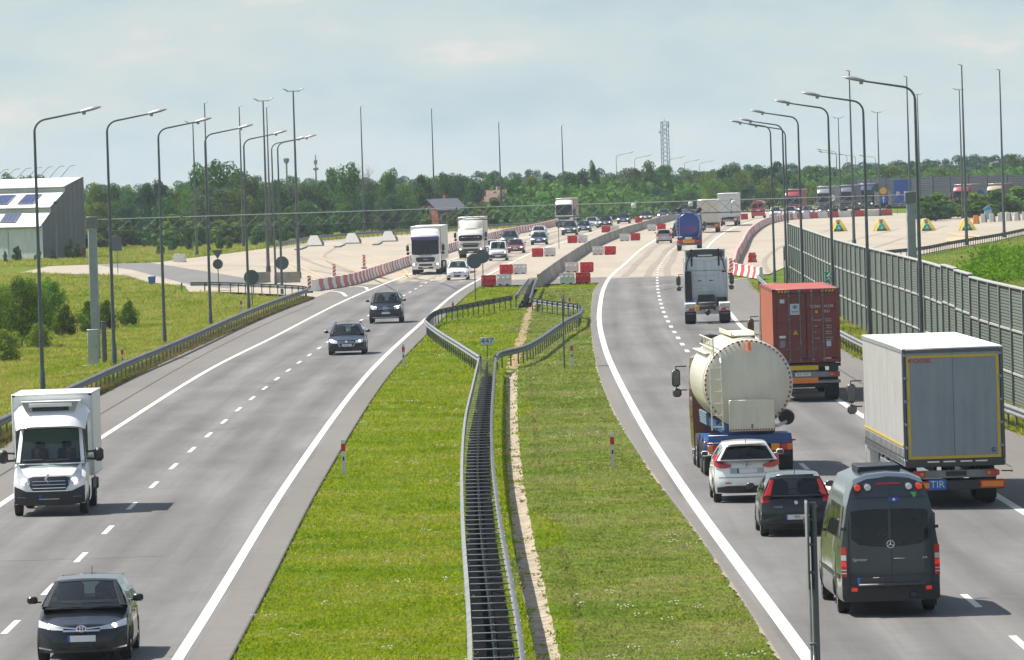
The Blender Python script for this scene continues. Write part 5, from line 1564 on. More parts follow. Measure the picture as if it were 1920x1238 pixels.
MB().tube([(-.085, .06, 0), (-.085, .06, 2.2)], .022, 8).build('thin_pole', ALU, ns, fix=False)
for z in (2.35, 2.8, 3.2, 1.2):
	MB().box((-.05, 0, z), (.14, .14, .04), .008).build('sign_clamp', GALVDK, ns)
ex = thing('exit_sign', 'green emergency exit sign with white running figure on the noise wall', 'sign', (17.75, 372, 0), -PI / 2 + .25)
# small plate standing off the wall on its own green pole, facing the traffic
ex.rotation_euler = (0, 0, -.35)
ex.location = (17.55, 370, 0)
MB().tube([(.22, .03, 0), (.22, .03, 2.5)], .03, 6).build('sign_pole', mat('green_pole', (.03, .10, .06), .5), ex, fix=False)
MB().box((0, 0, 2.22), (.62, .02, .60), .006).build('sign_plate', mat('exit_green', (.01, .27, .17), .45), ex)
pg = MB().lathe([(.001, -.016), (.055, -.016), (.055, -.01)], (.03, 0, 2.43), 'y', 12)
pg.tube([(.02, -.016, 2.37), (-.03, -.016, 2.20), (.07, -.016, 2.10), (.05, -.016, 1.97)], .028, 5).tube([(-.03, -.016, 2.20), (-.09, -.016, 2.10), (-.17, -.016, 2.06)], .026, 5).tube([(-.13, -.016, 2.26), (-.05, -.016, 2.34), (.05, -.016, 2.32), (.13, -.016, 2.22)], .02, 5)
pg.tube([(-.25, -.016, 1.98), (-.25, -.016, 2.44)], .016, 4).tube([(.12, -.016, 1.96), (.26, -.016, 1.96)], .018, 4)
pg.build('running_figure', WHITE_M, ex)

# ------------------------------------------------------------------ plaza things
BLOCKM = mat('island_concrete', (.56, .54, .48), .8, var=.12)
bl = MB().prism([(-.98, 0), (.98, 0), (.42, 1.18), (-.42, 1.18)], -.25, .25, 'y')
for i, (x, y, lab) in enumerate([(-23.0, 792, 'leftmost'), (-18.9, 806, 'middle'), (-14.7, 817, 'rightmost')]):
	t = thing('toll_island_block', '%s of the three pale trapezoid concrete blocks on the left plaza' % lab, 'concrete block', (x, y, .0), .0)
	MB().add([(-.98, -.75, .1), (.98, -.75, .1), (.98, .6, .1), (-.98, .6, .1), (-.42, .15, 1.25), (.42, .15, 1.25), (.42, .45, 1.25), (-.42, .45, 1.25)], [(0, 1, 5, 4), (1, 2, 6, 5), (2, 3, 7, 6), (3, 0, 4, 7), (4, 5, 6, 7), (0, 3, 2, 1)]).build('block', BLOCKM, t)
	MB().box((0, 0, .06), (2.3, 1.7, .13), .02).build('block_foot', BARC, t)
	MB().prism([(.98, .1), (1.2, .0), (1.15, .45), (.7, .95)], -.2, .2, 'y').build('side_wedge', FRAMEG, t)
	k = MB().box((-.9, -21, .08), (.75, 26, .18), .05).build('island_kerb', BARC, t)
for i, (x, y) in enumerate([(38.16, 779), (42.69, 771), (47.06, 758), (51.13, 751)]):
	t = thing('toll_island_nose', '%s of the four green and yellow wedge noses on the right plaza' % ['leftmost', 'second from left', 'third from left', 'rightmost'][i], 'impact attenuator', (x, y, 0))
	MB().prism([(-.95, 0), (.95, 0), (.30, 1.35), (-.30, 1.35)], .15, .9, 'y').build('concrete_core', BLOCKM, t)
	ch = MB()
	for s in (1, -1):
		for o_ in (0, .30):                              # sloping bars that lean back from the nose
			q = [(s * (1.12 - o_), -.75 - o_, .02), (s * (.92 - o_), -.80 - o_, .02), (s * (.12), .02 - o_ * .8, 1.32 - o_ * .9), (s * (.30), .05 - o_ * .8, 1.32 - o_ * .9)]
			ch.add(q + [(a, b_ + .14, c) for a, b_, c in q], [(0, 1, 2, 3), (4, 5, 6, 7), (0, 1, 5, 4), (1, 2, 6, 5), (2, 3, 7, 6), (3, 0, 4, 7)])
	ch.build('yellow_chevrons', YELLOW, t)
	MB().prism([(-.50, 0), (.50, 0), (.06, .95), (-.06, .95)], -.30, -.10, 'y').build('dark_chevron', mat('nose_dark_green', (.03, .10, .07), .5), t)
	MB().lathe([(.001, -.5), (.34, -.48), (.40, -.30), (.40, 0)], (0, -.75, .45), 'y', 20).build('round_nose', mat('nose_green', (.02, .34, .24), .4, coat=.3), t)
	MB().prism([(-.20, .3), (.20, .3), (0, .65)], -1.265, -1.25, 'y').build('nose_arrow', mat('nose_arrow_pale', (.35, .62, .58), .4), t)
for i, (x, y, lab) in enumerate([(-20.16, 543.9, 'lying concrete barrier block behind the guardrail curl, left'), (-17.87, 539.9, 'lying concrete barrier block behind the guardrail curl, right')]):
	o = obj('concrete_barrier', MB().prism([(-.28, 0), (-.28, .1), (-.15, .35), (-.10, .85), (.10, .85), (.15, .35), (.28, .1), (.28, 0)], -.75 - .25 * i, .75 + .25 * i, 'x').mesh('concrete_barrier', BARC), None, (x, y, 0), .06)
	tag(o, lab, 'barrier')
bn = thing('waste_bin', 'blue plastic waste bin on the grass edge of the parking spur', 'bin', (-29.33, 549.9, 0))
BINB = mat('bin_blue', (.015, .13, .42), .4, coat=.2)
MB().prism([(-.26, .05), (.26, .05), (.30, .62), (-.30, .62)], -.25, .25, 'y').build('bin_body', BINB, bn)
MB().box((0, 0, .66), (.68, .58, .08), .03).build('bin_lid', mat('bin_lid', (.03, .25, .55), .4), bn)
# white posts heap by the spur kerb
for i, (x, y) in enumerate([(-34.2, 690), (-33.7, 686), (-33.2, 684)]):
	o = obj('plastic_barrier', PB['w'], None, (x, y, 0), 1.25 + i * .12)
	tag(o, 'stored white plastic barrier at the kerb left of the triangle sign', 'barrier', 'white barriers stored at the left plaza kerb')
# right plaza furniture
for i, (x, y, c) in enumerate([(57.7, 822, 'o'), (59.6, 836, 'w'), (60.8, 838, 'w'), (62.0, 840, 'w'), (63.2, 843, 'w'), (64.4, 845, 'w'), (65.6, 848, 'w')]):
	t = thing('lane_post', 'orange post at the left end of the row on the right plaza' if c == 'o' else 'white lane post with dark base on the back edge of the right plaza', 'post', (x - 1.2, y - 8, 0), 0, None if c == 'o' else 'white lane posts at the back of the right plaza')
	MB().prism([(-.30, 0), (.30, 0), (.22, 1.05), (-.22, 1.05)], -.2, .2, 'y').build('post_body', ORANGE if c == 'o' else WHITEPL, t)
	MB().prism([(.30, 0), (.55, 0), (.40, .95), (.22, 1.05)], -.18, .18, 'y').build('post_base', FRAMEG if c == 'w' else ORANGE_L, t)
wb = thing('waste_bin', 'pale blue bin with pointed lid on the right plaza behind the lane posts', 'bin', (61.0, 855, 0))
MB().box((0, 0, .7), (.9, .9, 1.3), .06).build('bin_body', mat('bin_pale_blue', (.25, .42, .48), .5), wb)
MB().prism([(-.62, 1.35), (.62, 1.35), (.0, 1.85)], -.5, .5, 'y').build('bin_lid', mat('bin_teal', (.05, .25, .36), .45), wb)
BLUES = mat('sign_blue', (.01, .07, .30), .4)
def board_sign(x, y, z, w, h, label, m, shape='rect', poles=(-.3, .3), mark=None, mk=None):
	t = thing('road_sign', label, 'road sign', (x, y, 0))
	for px in poles:
		MB().tube([(px * w, .05, 0), (px * w, .05, z)], .04, 6).build('sign_pole', GALVDK, t, fix=False)
	if shape == 'rect':
		MB().box((0, 0, z), (w, .04, h), .01).build('sign_plate', m, t)
	else:
		MB().lathe([(.001, -.02), (w / 2, -.02), (w / 2, .02), (.001, .02)], (0, 0, z), 'y', 24).build('sign_plate', m, t)
	if mark == 'arrow':
		MB().tube([(0, -.03, z - h * .3), (0, -.03, z + h * .3)], .06, 5).tube([(-.22, -.03, z + h * .08), (0, -.03, z + h * .32), (.22, -.03, z + h * .08)], .05, 5).build('sign_arrow', WHITE_M, t)
	elif mark:
		text_mesh(mark, h * .42, WHITE_M, 'lettering', t, (0, -.03, z), (PI / 2, 0, 0), .003)
	return t
bs = board_sign(56.5, 965, 2.9, 2.2, 2.4, 'large blue information board with white symbols left of the right gantry post', BLUES, mark='P  2')
MB().box((.2, -.03, 4.35), (2.6, .04, 1.3), .01).build('top_plate', BLUES, bs)
s2 = board_sign(53.1, 951, 2.35, 1.25, 1.25, 'round blue arrow sign below an amber plate on the right plaza back', BLUES, 'disc', (0,), 'arrow')
MB().lathe([(.001, -.02), (.5, -.02), (.5, .02), (.001, .02)], (0, 0, 3.55), 'y', 20).build('amber_plate', mat('amber_plate', (.62, .33, .03), .5), s2)
MB().box((-.95, .03, 2.5), (.62, .04, 1.9), .01).box((.95, .03, 2.5), (.5, .04, 1.9), .01).build('backing_boards', FRAMEG, s2)
board_sign(63.6, 905, 3.1, 1.0, 1.0, 'small blue sign in the bushes at the far right edge', BLUES, 'disc', (0,), None)
board_sign(47.0, 975, 2.6, .95, .95, 'round pale sign far off right of the wall lamps', WHITE_M, 'disc', (0,), None)

# ------------------------------------------------------------------ white shed with stepped roof
sh = thing('industrial_shed', 'white shed with stepped solar roof and grey gable at the left edge', 'building', (-51.2, 738, 0))
u = Vector((-.80, .60, 0))                       # along the white front, away to the left
v = Vector((.60, .80, 0))                        # along the gable, away to the right
L0, GLEN = 40.0, 7.2
SHW = mat('shed_white', (.66, .66, .645), .5, var=.06, nscale=.5, grime=.25)
SHG = mat('shed_slate_cladding', (.115, .125, .14), .6, var=.12, nscale=.6)
SHR_M = mat('shed_roof_white', (.66, .66, .645), .5, var=.06, nscale=.5, grime=.25)
def sp_(a, b, z):
	q = u * a + v * b
	return (q.x, q.y, z)
prof = [(0, 3.85), (1.55, 5.25), (1.65, 5.25), (1.75, 5.85), (1.85, 5.9), (4.0, 7.45), (4.1, 7.45), (4.2, 8.05), (4.35, 8.1), (6.4, 8.75), (7.0, 8.95), (7.2, 8.95)]
gab = MB()
pts = [sp_(0, b, z) for b, z in prof]
gab.add([sp_(0, 0, -.2)] + pts + [sp_(0, GLEN, -.2)], [tuple(range(len(pts) + 2))])
gab.build('gable_wall', SHG, sh, fix=False)
sm_ = MB()
for k in range(9):
	b = .8 * (k + .55)
	zt = float(np.interp(b, [p[0] for p in prof], [p[1] for p in prof])) - .05
	q = u * -.02 + v * b
	sm_.box((q.x, q.y, zt / 2), (.05, .05, zt), 0, 0)
o = sm_.build('cladding_seams', mat('cladding_seam', (.16, .175, .19), .6), sh)
o['kind'] = 'stuff'
fw_ = MB().add([sp_(0, 0, -.2), sp_(9, 0, -.2), sp_(9, 0, 3.85), sp_(0, 0, 3.85)], [(0, 1, 2, 3)])
fw_.build('front_wall', SHW, sh, fix=False)
MB().add([sp_(5.0, -.08, -.2), sp_(12, -.08, -.2), sp_(12, -.08, 3.75), sp_(5.0, -.08, 3.75)], [(0, 1, 2, 3)]).build('sliding_door', mat('shed_door_grey', (.55, .56, .56), .5), sh, fix=False)
MB().add([sp_(9, 0, -.2), sp_(L0, 0, -.2), sp_(L0, 0, 3.85), sp_(9, 0, 3.85)], [(0, 1, 2, 3)]).build('front_wall', SHW, sh, fix=False)
for (b0, z0), (b1, z1), nm, m2 in (((-.25, 3.72), (1.6, 5.27), 'roof_tier', SHR_M), ((1.72, 5.25), (1.74, 5.85), 'clerestory_wall', SHW), ((1.5, 5.80), (4.05, 7.47), 'roof_tier', SHR_M), ((4.17, 7.45), (4.19, 8.05), 'clerestory_wall', SHW), ((3.9, 8.0), (7.0, 8.97), 'roof_tier', SHR_M)):
	mb = MB()
	mb.add([sp_(.12, b0, z0), sp_(L0, b0, z0), sp_(L0, b1, z1), sp_(.12, b1, z1), sp_(.12, b0, z0 - .14), sp_(L0, b0, z0 - .14), sp_(L0, b1, z1 - .14), sp_(.12, b1, z1 - .14)],
		   [(0, 1, 2, 3), (4, 5, 6, 7), (0, 1, 5, 4), (2, 3, 7, 6), (0, 3, 7, 4), (1, 2, 6, 5)])
	o = mb.build(nm, m2, sh)
	if nm == 'roof_tier':
		MB().tube([sp_(0, b0 - .06, z0 - .1), sp_(L0, b0 - .06, z0 - .1)], .07, 6).build('gutter', mat('gutter_dark', (.06, .065, .07), .5), o, fix=False)
bw_ = MB().add([sp_(0, GLEN, -.2), sp_(L0, GLEN, -.2), sp_(L0, GLEN, 8.95), sp_(0, GLEN, 8.95)], [(0, 1, 2, 3)]).add([sp_(L0, 0, -.2), sp_(L0, GLEN, -.2), sp_(L0, GLEN, 8.9), sp_(L0, 0, 3.8)], [(0, 1, 2, 3)])
bw_.build('back_wall', SHG, sh, fix=False)
SOL = mat('solar_blue', (.015, .035, .12), .12, coat=.6, var=.2)
for a0, b0, b1, z0, z1 in ((4.2, .25, 1.3, 4.14, 5.02), (3.0, 2.0, 3.5, 6.13, 7.11), (6.8, 2.0, 3.5, 6.13, 7.11)):
	fr = MB()
	for k in range(4):
		a = a0 + k * .56
		off = .12
		mb = MB()
		mb.add([sp_(a, b0, z0 + off), sp_(a + .50, b0, z0 + off), sp_(a + .50, b1, z1 + off), sp_(a, b1, z1 + off), sp_(a, b0, z0 + off - .06), sp_(a + .50, b0, z0 + off - .06), sp_(a + .50, b1, z1 + off - .06), sp_(a, b1, z1 + off - .06)],
			   [(0, 1, 2, 3), (4, 5, 6, 7), (0, 1, 5, 4), (2, 3, 7, 6), (0, 3, 7, 4), (1, 2, 6, 5)])
		mb.build('solar_panel', SOL, sh)
	fr.tube([sp_(a0 - .05, b0 - .03, z0 + .1), sp_(a0 + 2.25, b0 - .03, z0 + .1), sp_(a0 + 2.25, b1 + .03, z1 + .1), sp_(a0 - .05, b1 + .03, z1 + .1), sp_(a0 - .05, b0 - .03, z0 + .1)], .04, 5)
	fr.build('panel_frame', ALU, sh, fix=False)
lp = thing('street_lamp', 'slender low lamp standing before the grey gable of the shed', 'street lamp', (-48.6, 722, 0))
MB().tube([(0, 0, 0), (0, 0, 6.3)], [.07, .05], 6).build('pole', GALV, lp, fix=False)
MB().lathe([(.001, .2), (.22, .12), (.24, 0), (.08, -.15)], (0, 0, 6.3), 'z', 12).build('lamp_head', BLKPL, lp)
tag(MB().box((-46.2, 729, .9), (.5, .06, .8), .01).tube([(-46.2, 729.05, -.1), (-46.2, 729.05, 1.0)], .04, 6).build('notice_board', mat('notice_maroon', (.12, .03, .04), .6)), 'small dark notice board before the grey gable wall', 'sign')

# ------------------------------------------------------------------ houses at the edge of the wood, masts on the skyline
def house(x, y, z0, w, d, hw, hr, wall, roof, label, rot, gable='x'):
	t = thing('house', label, 'house', (x, y, z0), rot)
	MB().box((0, 0, hw / 2 - .5), (w, d, hw + 1)).build('wall', wall, t)
	rf = MB()
	for s in (1, -1):
		rf.add([(-w / 2 - .3, s * (d / 2 + .4), hw - .2), (w / 2 + .3, s * (d / 2 + .4), hw - .2), (w / 2 + .3, 0, hr), (-w / 2 - .3, 0, hr),
				(-w / 2 - .3, s * (d / 2 + .4), hw - .35), (w / 2 + .3, s * (d / 2 + .4), hw - .35), (w / 2 + .3, 0, hr - .15), (-w / 2 - .3, 0, hr - .15)],
			   [(0, 1, 2, 3), (4, 5, 6, 7), (0, 1, 5, 4), (0, 3, 7, 4), (1, 2, 6, 5)])
	rf.build('roof', roof, t)
	gb_ = MB()
	for s in (1, -1):
		gb_.add([(s * w / 2, -d / 2, hw - .01), (s * w / 2, d / 2, hw - .01), (s * w / 2, 0, hr - .2)], [(0, 1, 2)])
	gb_.build('gable', wall, t, fix=False)
	for k in (-.3, .05, .32):
		f = MB().box((k * w, -d / 2 - .02, hw * .5), (1.0, .08, 1.2), .01).build('window', WHITE_M, t)
		MB().box((k * w, -d / 2 - .07, hw * .5), (.85, .03, 1.05), .005).build('pane', BLKGLASS, f)
	f = MB().box((-w / 2 - .02, 0, hw * .95), (.08, .9, 1.0), .01).build('window', WHITE_M, t)
	MB().box((-w / 2 - .07, 0, hw * .95), (.03, .75, .85), .005).build('pane', BLKGLASS, f)
	MB().box((w * .2, .5, hr - .1), (.5, .5, 1.2), .02).build('chimney', wall, t)
	return t
house(-9.7, 985, 0.0, 4.7, 5.5, 2.7, 4.2, mat('house_brick', (.27, .085, .05), .85, var=.25), mat('house_roof_slate', (.085, .095, .115), .7, var=.15), 'orange-brick house with grey roof half hidden by the wood', .55)
house(-2.2, 1015, 0.2, 4.2, 5, 3.4, 4.9, mat('house_plaster', (.40, .37, .33), .85), mat('house_roof_pink', (.22, .125, .105), .85, var=.2), 'pale house with pinkish tiled roof deep in the wood', .2)
for i, (x, y, h_, w_, lb) in enumerate([(-8.3, 968, 2.6, 3.6, 'round bush hiding the foot of the orange-brick house'), (-11.9, 966, 2.2, 2.6, 'lower bush left of the orange-brick house'), (-6.3, 972, 3.2, 3.0, 'taller bush at the grey-roofed end of the brick house'),
									  (-3.9, 990, 3.6, 3.6, 'bush hiding the left half of the pinkish house'), (-.9, 988, 3.4, 3.4, 'bush hiding the right corner of the pinkish house'), (-2.2, 975, 2.4, 3.6, 'low bush before the pinkish house')]):
	shrub(x, y, h_, w_, i, lb)
tree(.8, 1000, 7.5, 5.0, 0, 'leafy tree just right of the pinkish house', None, 1, 'leafy_tree')
tree(-4.9, 1003, 7.0, 4.4, 1, 'dark tree between the brick house and the pinkish house', None, 2, 'dark_tree')
tree(-13.4, 985, 6.5, 4.4, 0, 'leafy tree just left of the orange-brick house', None, 0, 'leafy_tree')
def lattice_mast(x, y, h, w, label, m, n=14):
	t = thing('lattice_mast', label, 'radio mast', (x, y, 0), .3)
	lg = MB()
	for sx in (1, -1):
		for sy in (1, -1):
			lg.tube([(sx * w / 2, sy * w / 2, 0), (sx * w * .42, sy * w * .42, h)], .10, 5)
	lg.build('mast_legs', m, t, fix=False)
	br = MB()
	for k in range(n):
		z0, z1 = h * k / n, h * (k + 1) / n
		for sx, sy, tx, ty in ((1, 1, -1, 1), (-1, 1, -1, -1), (-1, -1, 1, -1), (1, -1, 1, 1)):
			q = w / 2 * .92
			br.tube([(sx * q, sy * q, z0), (tx * q, ty * q, z1)], .06, 4, caps=False)
			br.tube([(sx * q, sy * q, z1), (tx * q, ty * q, z1)], .05, 4, caps=False)
	o = br.build('mast_bracing', m, t, fix=False)
	o['kind'] = 'stuff'
	an = MB()
	for k in range(5):
		a = k * 1.26
		an.box((w * .62 * math.cos(a), w * .62 * math.sin(a), h - .9 - (k % 2) * 1.6), (.25, .25, 1.3), .04)
	an.lathe([(.001, .1), (.4, .1), (.42, 0)], (-w * .7, 0, h - 2.8), 'y', 14)
	o = an.build('antennas', WHITE_M, t)
	o['kind'] = 'stuff'
	MB().tube([(0, 0, h - .5), (0, 0, h + 1.2)], .05, 5).build('mast_tip', m, t, fix=False)
MASTB = mat('mast_blue_grey', (.10, .19, .29), .6, .2)
lattice_mast(42.5, 1800, 19.0, 1.9, 'tall blue-grey lattice radio mast above the wood', MASTB, 16)
t = thing('radio_mast', 'small dark radio mast on the skyline left of the first slim mast', 'radio mast', (-51.2, 1800, 0))
MB().tube([(0, 0, 0), (0, 0, 13)], [.35, .12], 8).build('mast_pole', MASTB, t, fix=False)
MB().box((0, 0, 9.2), (1.4, .6, .7), .08).box((0, 0, 11.0), (.9, .5, 1.2), .08).build('antennas', FRAMEG, t)
t = thing('water_tower', 'faint pale mast with wide head on the skyline by the twin masts', 'mast', (-59, 1800, 0))
MB().tube([(0, 0, 0), (0, 0, 11.6)], [.3, .22], 8).build('mast_pole', GALV, t, fix=False)
MB().lathe([(.2, 10.7), (.75, 11.4), (.8, 12.2), (.2, 12.4)], (0, 0, 0), 'z', 14).build('mast_head', GALV, t)

# ------------------------------------------------------------------ cars
def paint(name, col, rough=0.28, metal=0.0):
	return mat('paint_' + name, col, rough, metal, coat=1.0 if max(col) > .12 else .55, var=0.06, nscale=5, spec=.5 if max(col) > .12 else .3)
def fn(knots, smooth=0.10):
	k = sorted(knots)
	xs, ys = np.array([a for a, b in k]), np.array([b for a, b in k])
	off = np.linspace(-smooth, smooth, 9) if smooth else np.array([0.0])
	return lambda y: float(np.mean(np.interp(y + off, xs, ys)))

class Body:
	"""lofted vehicle body: side sections along the length, closed by front and rear faces with a curved plan"""
	def __init__(s, S):
		s.S = S
		s.L, s.W = S['L'], S['W']
		s.zt, s.zs = fn(S['top'], S.get('sm', .1)), fn(S['shoulder'], S.get('sm', .1))
		s.wz = fn(S['wz'], 0.05)
		s.nf, s.nr = fn(S['nf'], 0.03), fn(S['nr'], 0.03)
		s.bf, s.br = S.get('bf', .34), S.get('br', .26)
		s.plan = fn(S.get('plan', [(-s.L / 2, .965), (-s.L / 2 + .9, 1), (s.L / 2 - 1.1, 1), (s.L / 2, .95)]), .2)
		s.axles = S['axles']
		s.R = S['r'] + .06
	def yf(s, x, z):
		u = min(1.0, abs(x) / (s.W / 2))
		return s.L / 2 - s.nf(z) - s.bf * u ** s.S.get('pf', 3.0) * .85
	def yr(s, x, z):
		u = min(1.0, abs(x) / (s.W / 2))
		return -s.L / 2 + s.nr(z) + s.br * u ** s.S.get('pr', 3.6) * .85
	def section(s, yn):
		zs, zt, pl = s.zs(yn), s.zt(yn), s.plan(yn)
		hw = s.W / 2 * pl
		zb = s.S.get('zb', .2)
		arch = 0
		for ya in s.axles:
			d = abs(yn - ya)
			if d < s.R:
				arch = max(arch, s.S['r'] + math.sqrt(s.R ** 2 - d ** 2) * 1.0)
		z1 = max(zb, arch)
		z2 = max(zb + .10, z1 + .03)
		z3 = max(zb + (zs - zb) * .45, z2 + .05)
		z4 = max(zs - (zs - zb) * .14, z3 + .03)
		flare = .012 if arch else 0
		w = lambda z: hw * s.wz(z)
		P = [(w(.3) * .70, zb + .02), (w(z1) * .985 + flare, z1), (w(z2) + flare, z2), (w(z3), z3), (w(z4), z4), (w(zs) * .985, zs)]
		dz = zt - zs
		P += [(w(zs) * .90, zs + dz * .45 + .012), (w(zs) * .55, zs + dz * .88), (0.0, zt)]
		return P
	def sx(s, yn, z):
		P = s.section(yn)[1:6]
		return float(np.interp(z, [p[1] for p in P], [p[0] for p in P]))
	def ypos(s, t, x, z):
		a, b = s.yr(x, z), s.yf(x, z)
		return a + (b - a) * t
	def build(s, name, m, parent):
		mb = MB()
		N = int(s.L / .075)
		rows = []
		for i in range(N + 1):
			t = i / N
			P = s.section(-s.L / 2 + s.L * t)
			full = [(-x, z) for x, z in P] + [(x, z) for x, z in P[-2::-1]]
			rows.append([(x, s.ypos(t, x, z), z) for x, z in full])
		nc = len(rows[0])
		dark = lambda j: j == 0 or j == nc - 2
		vs = [p for r in rows for p in r]
		body, well = [], []
		for i in range(N):
			for j in range(nc - 1):
				(well if dark(j) else body).append((i * nc + j, i * nc + j + 1, (i + 1) * nc + j + 1, (i + 1) * nc + j))
			well.append((i * nc, (i + 1) * nc, (i + 1) * nc + nc - 1, i * nc + nc - 1))
		mb.add(vs, body, 0, True)
		mb.add(vs, well, 1, False)
		for t, yfn in ((1.0, s.yf), (0.0, s.yr)):
			P = s.section(-s.L / 2 + s.L * t)
			g = []
			for k in range(1, 6):
				x0, z = P[k]
				cols = np.linspace(-1, 1, 17)
				g.append([(c * x0, yfn(c * x0, z), z) for c in cols])
			mb.grid(g, 0, True)
			# closing strip between the shoulder row and the loft's top row, and the lower lip
			top = rows[-1 if t else 0]
			cols = [q for q in top[5:nc - 5]]
			sh = g[-1]
			n1, n2 = len(sh), len(cols)
			base = [(p[0], p[1], p[2]) for p in sh]
			mid = [(p[0], yfn(p[0], s.zs(-s.L / 2 + s.L * t)), float(np.interp(p[0], [q[0] for q in cols], [q[2] for q in cols]))) for p in sh]
			mb.grid([base, [(p[0], yfn(p[0], p[2]), p[2]) for p in mid]], 0, True)
			lip = [(p[0] * .9, p[1] + (-.25 if t else .25), p[2] + .02) for p in g[0]]
			mb.grid([lip, g[0]], 1, True)
		return mb.build(name, [m, BLKPL], parent, angle=35)
	def patch(s, end, name, m, cols, parent, off=.008, mirror=False, rows=3, sub=3, back=.012):
		"""thin panel lying on the front or rear face; cols = [(x, zlow, zhigh), ...]"""
		out = []
		for sg in ((1, -1) if mirror else (1,)):
			xs = [c[0] for c in cols]
			XX = []
			for a, b in zip(xs[:-1], xs[1:]):
				XX += list(np.linspace(a, b, sub + 1)[:-1])
			XX.append(xs[-1])
			yfn, dr = (s.yf, 1) if end == 'f' else (s.yr, -1)
			def pt(x, z, o):
				u = min(1, abs(x) / (s.W / 2))
				wrap = u ** 4
				return (sg * (x + math.copysign(o * wrap, x)), yfn(x, z) + dr * o * (1 - .3 * wrap), z)
			G, B = [], []
			for x in XX:
				z0, z1 = np.interp(x, xs, [c[1] for c in cols]), np.interp(x, xs, [c[2] for c in cols])
				zz = np.linspace(z0, z1, rows)
				G.append([pt(x, z, off) for z in zz])
				B.append([pt(x, z, off - back) for z in zz])
			mb = MB()
			mb.grid(G, 0, True)
			edge = lambda A: [r[0] for r in A] + list(A[-1][1:]) + [r[-1] for r in A[::-1]][1:] + list(A[0][::-1][1:])
			mb.grid([edge(G), edge(B)], 0, False)
			out.append(mb.build(name, m, parent))
		return out
	def side(s, name, m, y0, y1, z0, z1, parent, off=.004, sides=(1, -1), n=8, nz=4, z0b=None, z1b=None):
		out = []
		for sg in sides:
			G = []
			for i in range(n + 1):
				a = i / n
				y = y0 + (y1 - y0) * a
				lo = z0 + ((z0b if z0b is not None else z0) - z0) * a
				hi = z1 + ((z1b if z1b is not None else z1) - z1) * a
				G.append([(sg * (s.sx(y, z) + off), s.ypos((y + s.L / 2) / s.L, s.sx(y, z), z), z) for z in np.linspace(lo, hi, nz)])
			mb = MB().grid(G, 0, True)
			out.append(mb.build(name, m, parent))
		return out

def wheel(parent, x, y, r, w=.20, rimm=None, spokes=5):
	rimm = rimm or ALU
	sg = 1 if x > 0 else -1
	h = w / 2
	prof = [(r * .62, -h * .9), (r * .80, -h), (r * .95, -h * .95), (r, -h * .7), (r, h * .7), (r * .95, h * .95), (r * .80, h), (r * .62, h * .9)]
	t = MB().lathe(prof, (0, 0, 0), 'x', 26).build('wheel', RUBBER, parent, loc=(x, y, r), fix=False)
	rb = MB()
	q = sg * h
	rb.lathe([(r * .64, q * .92), (r * .60, q * .95), (r * .56, q * .55), (r * .3, q * .45), (0.001, q * .45)], (0, 0, 0), 'x', 26, 1)
	for k in range(spokes):
		a = 2 * PI * k / spokes + .3
		M = Matrix.Rotation(a, 4, 'X')
		rb.box((0, 0, 0), (.02, .05, .0001), mi=0)
		vs = [(q * .8, -.035, r * .12), (q * .8, .035, r * .12), (q * .9, .025, r * .6), (q * .9, -.025, r * .6)]
		vs += [(p[0] - sg * .03, p[1], p[2]) for p in vs]
		rb.add([tuple(M @ Vector(p)) for p in vs], [(0, 1, 2, 3), (0, 3, 7, 4), (1, 5, 6, 2), (3, 2, 6, 7)], 0)
	rb.lathe([(r * .16, q * .7), (r * .15, q * .88), (.001, q * .9)], (0, 0, 0), 'x', 12, 0)
	rb.build('rim', [rimm, BLKPL], t, fix=False)
	return t

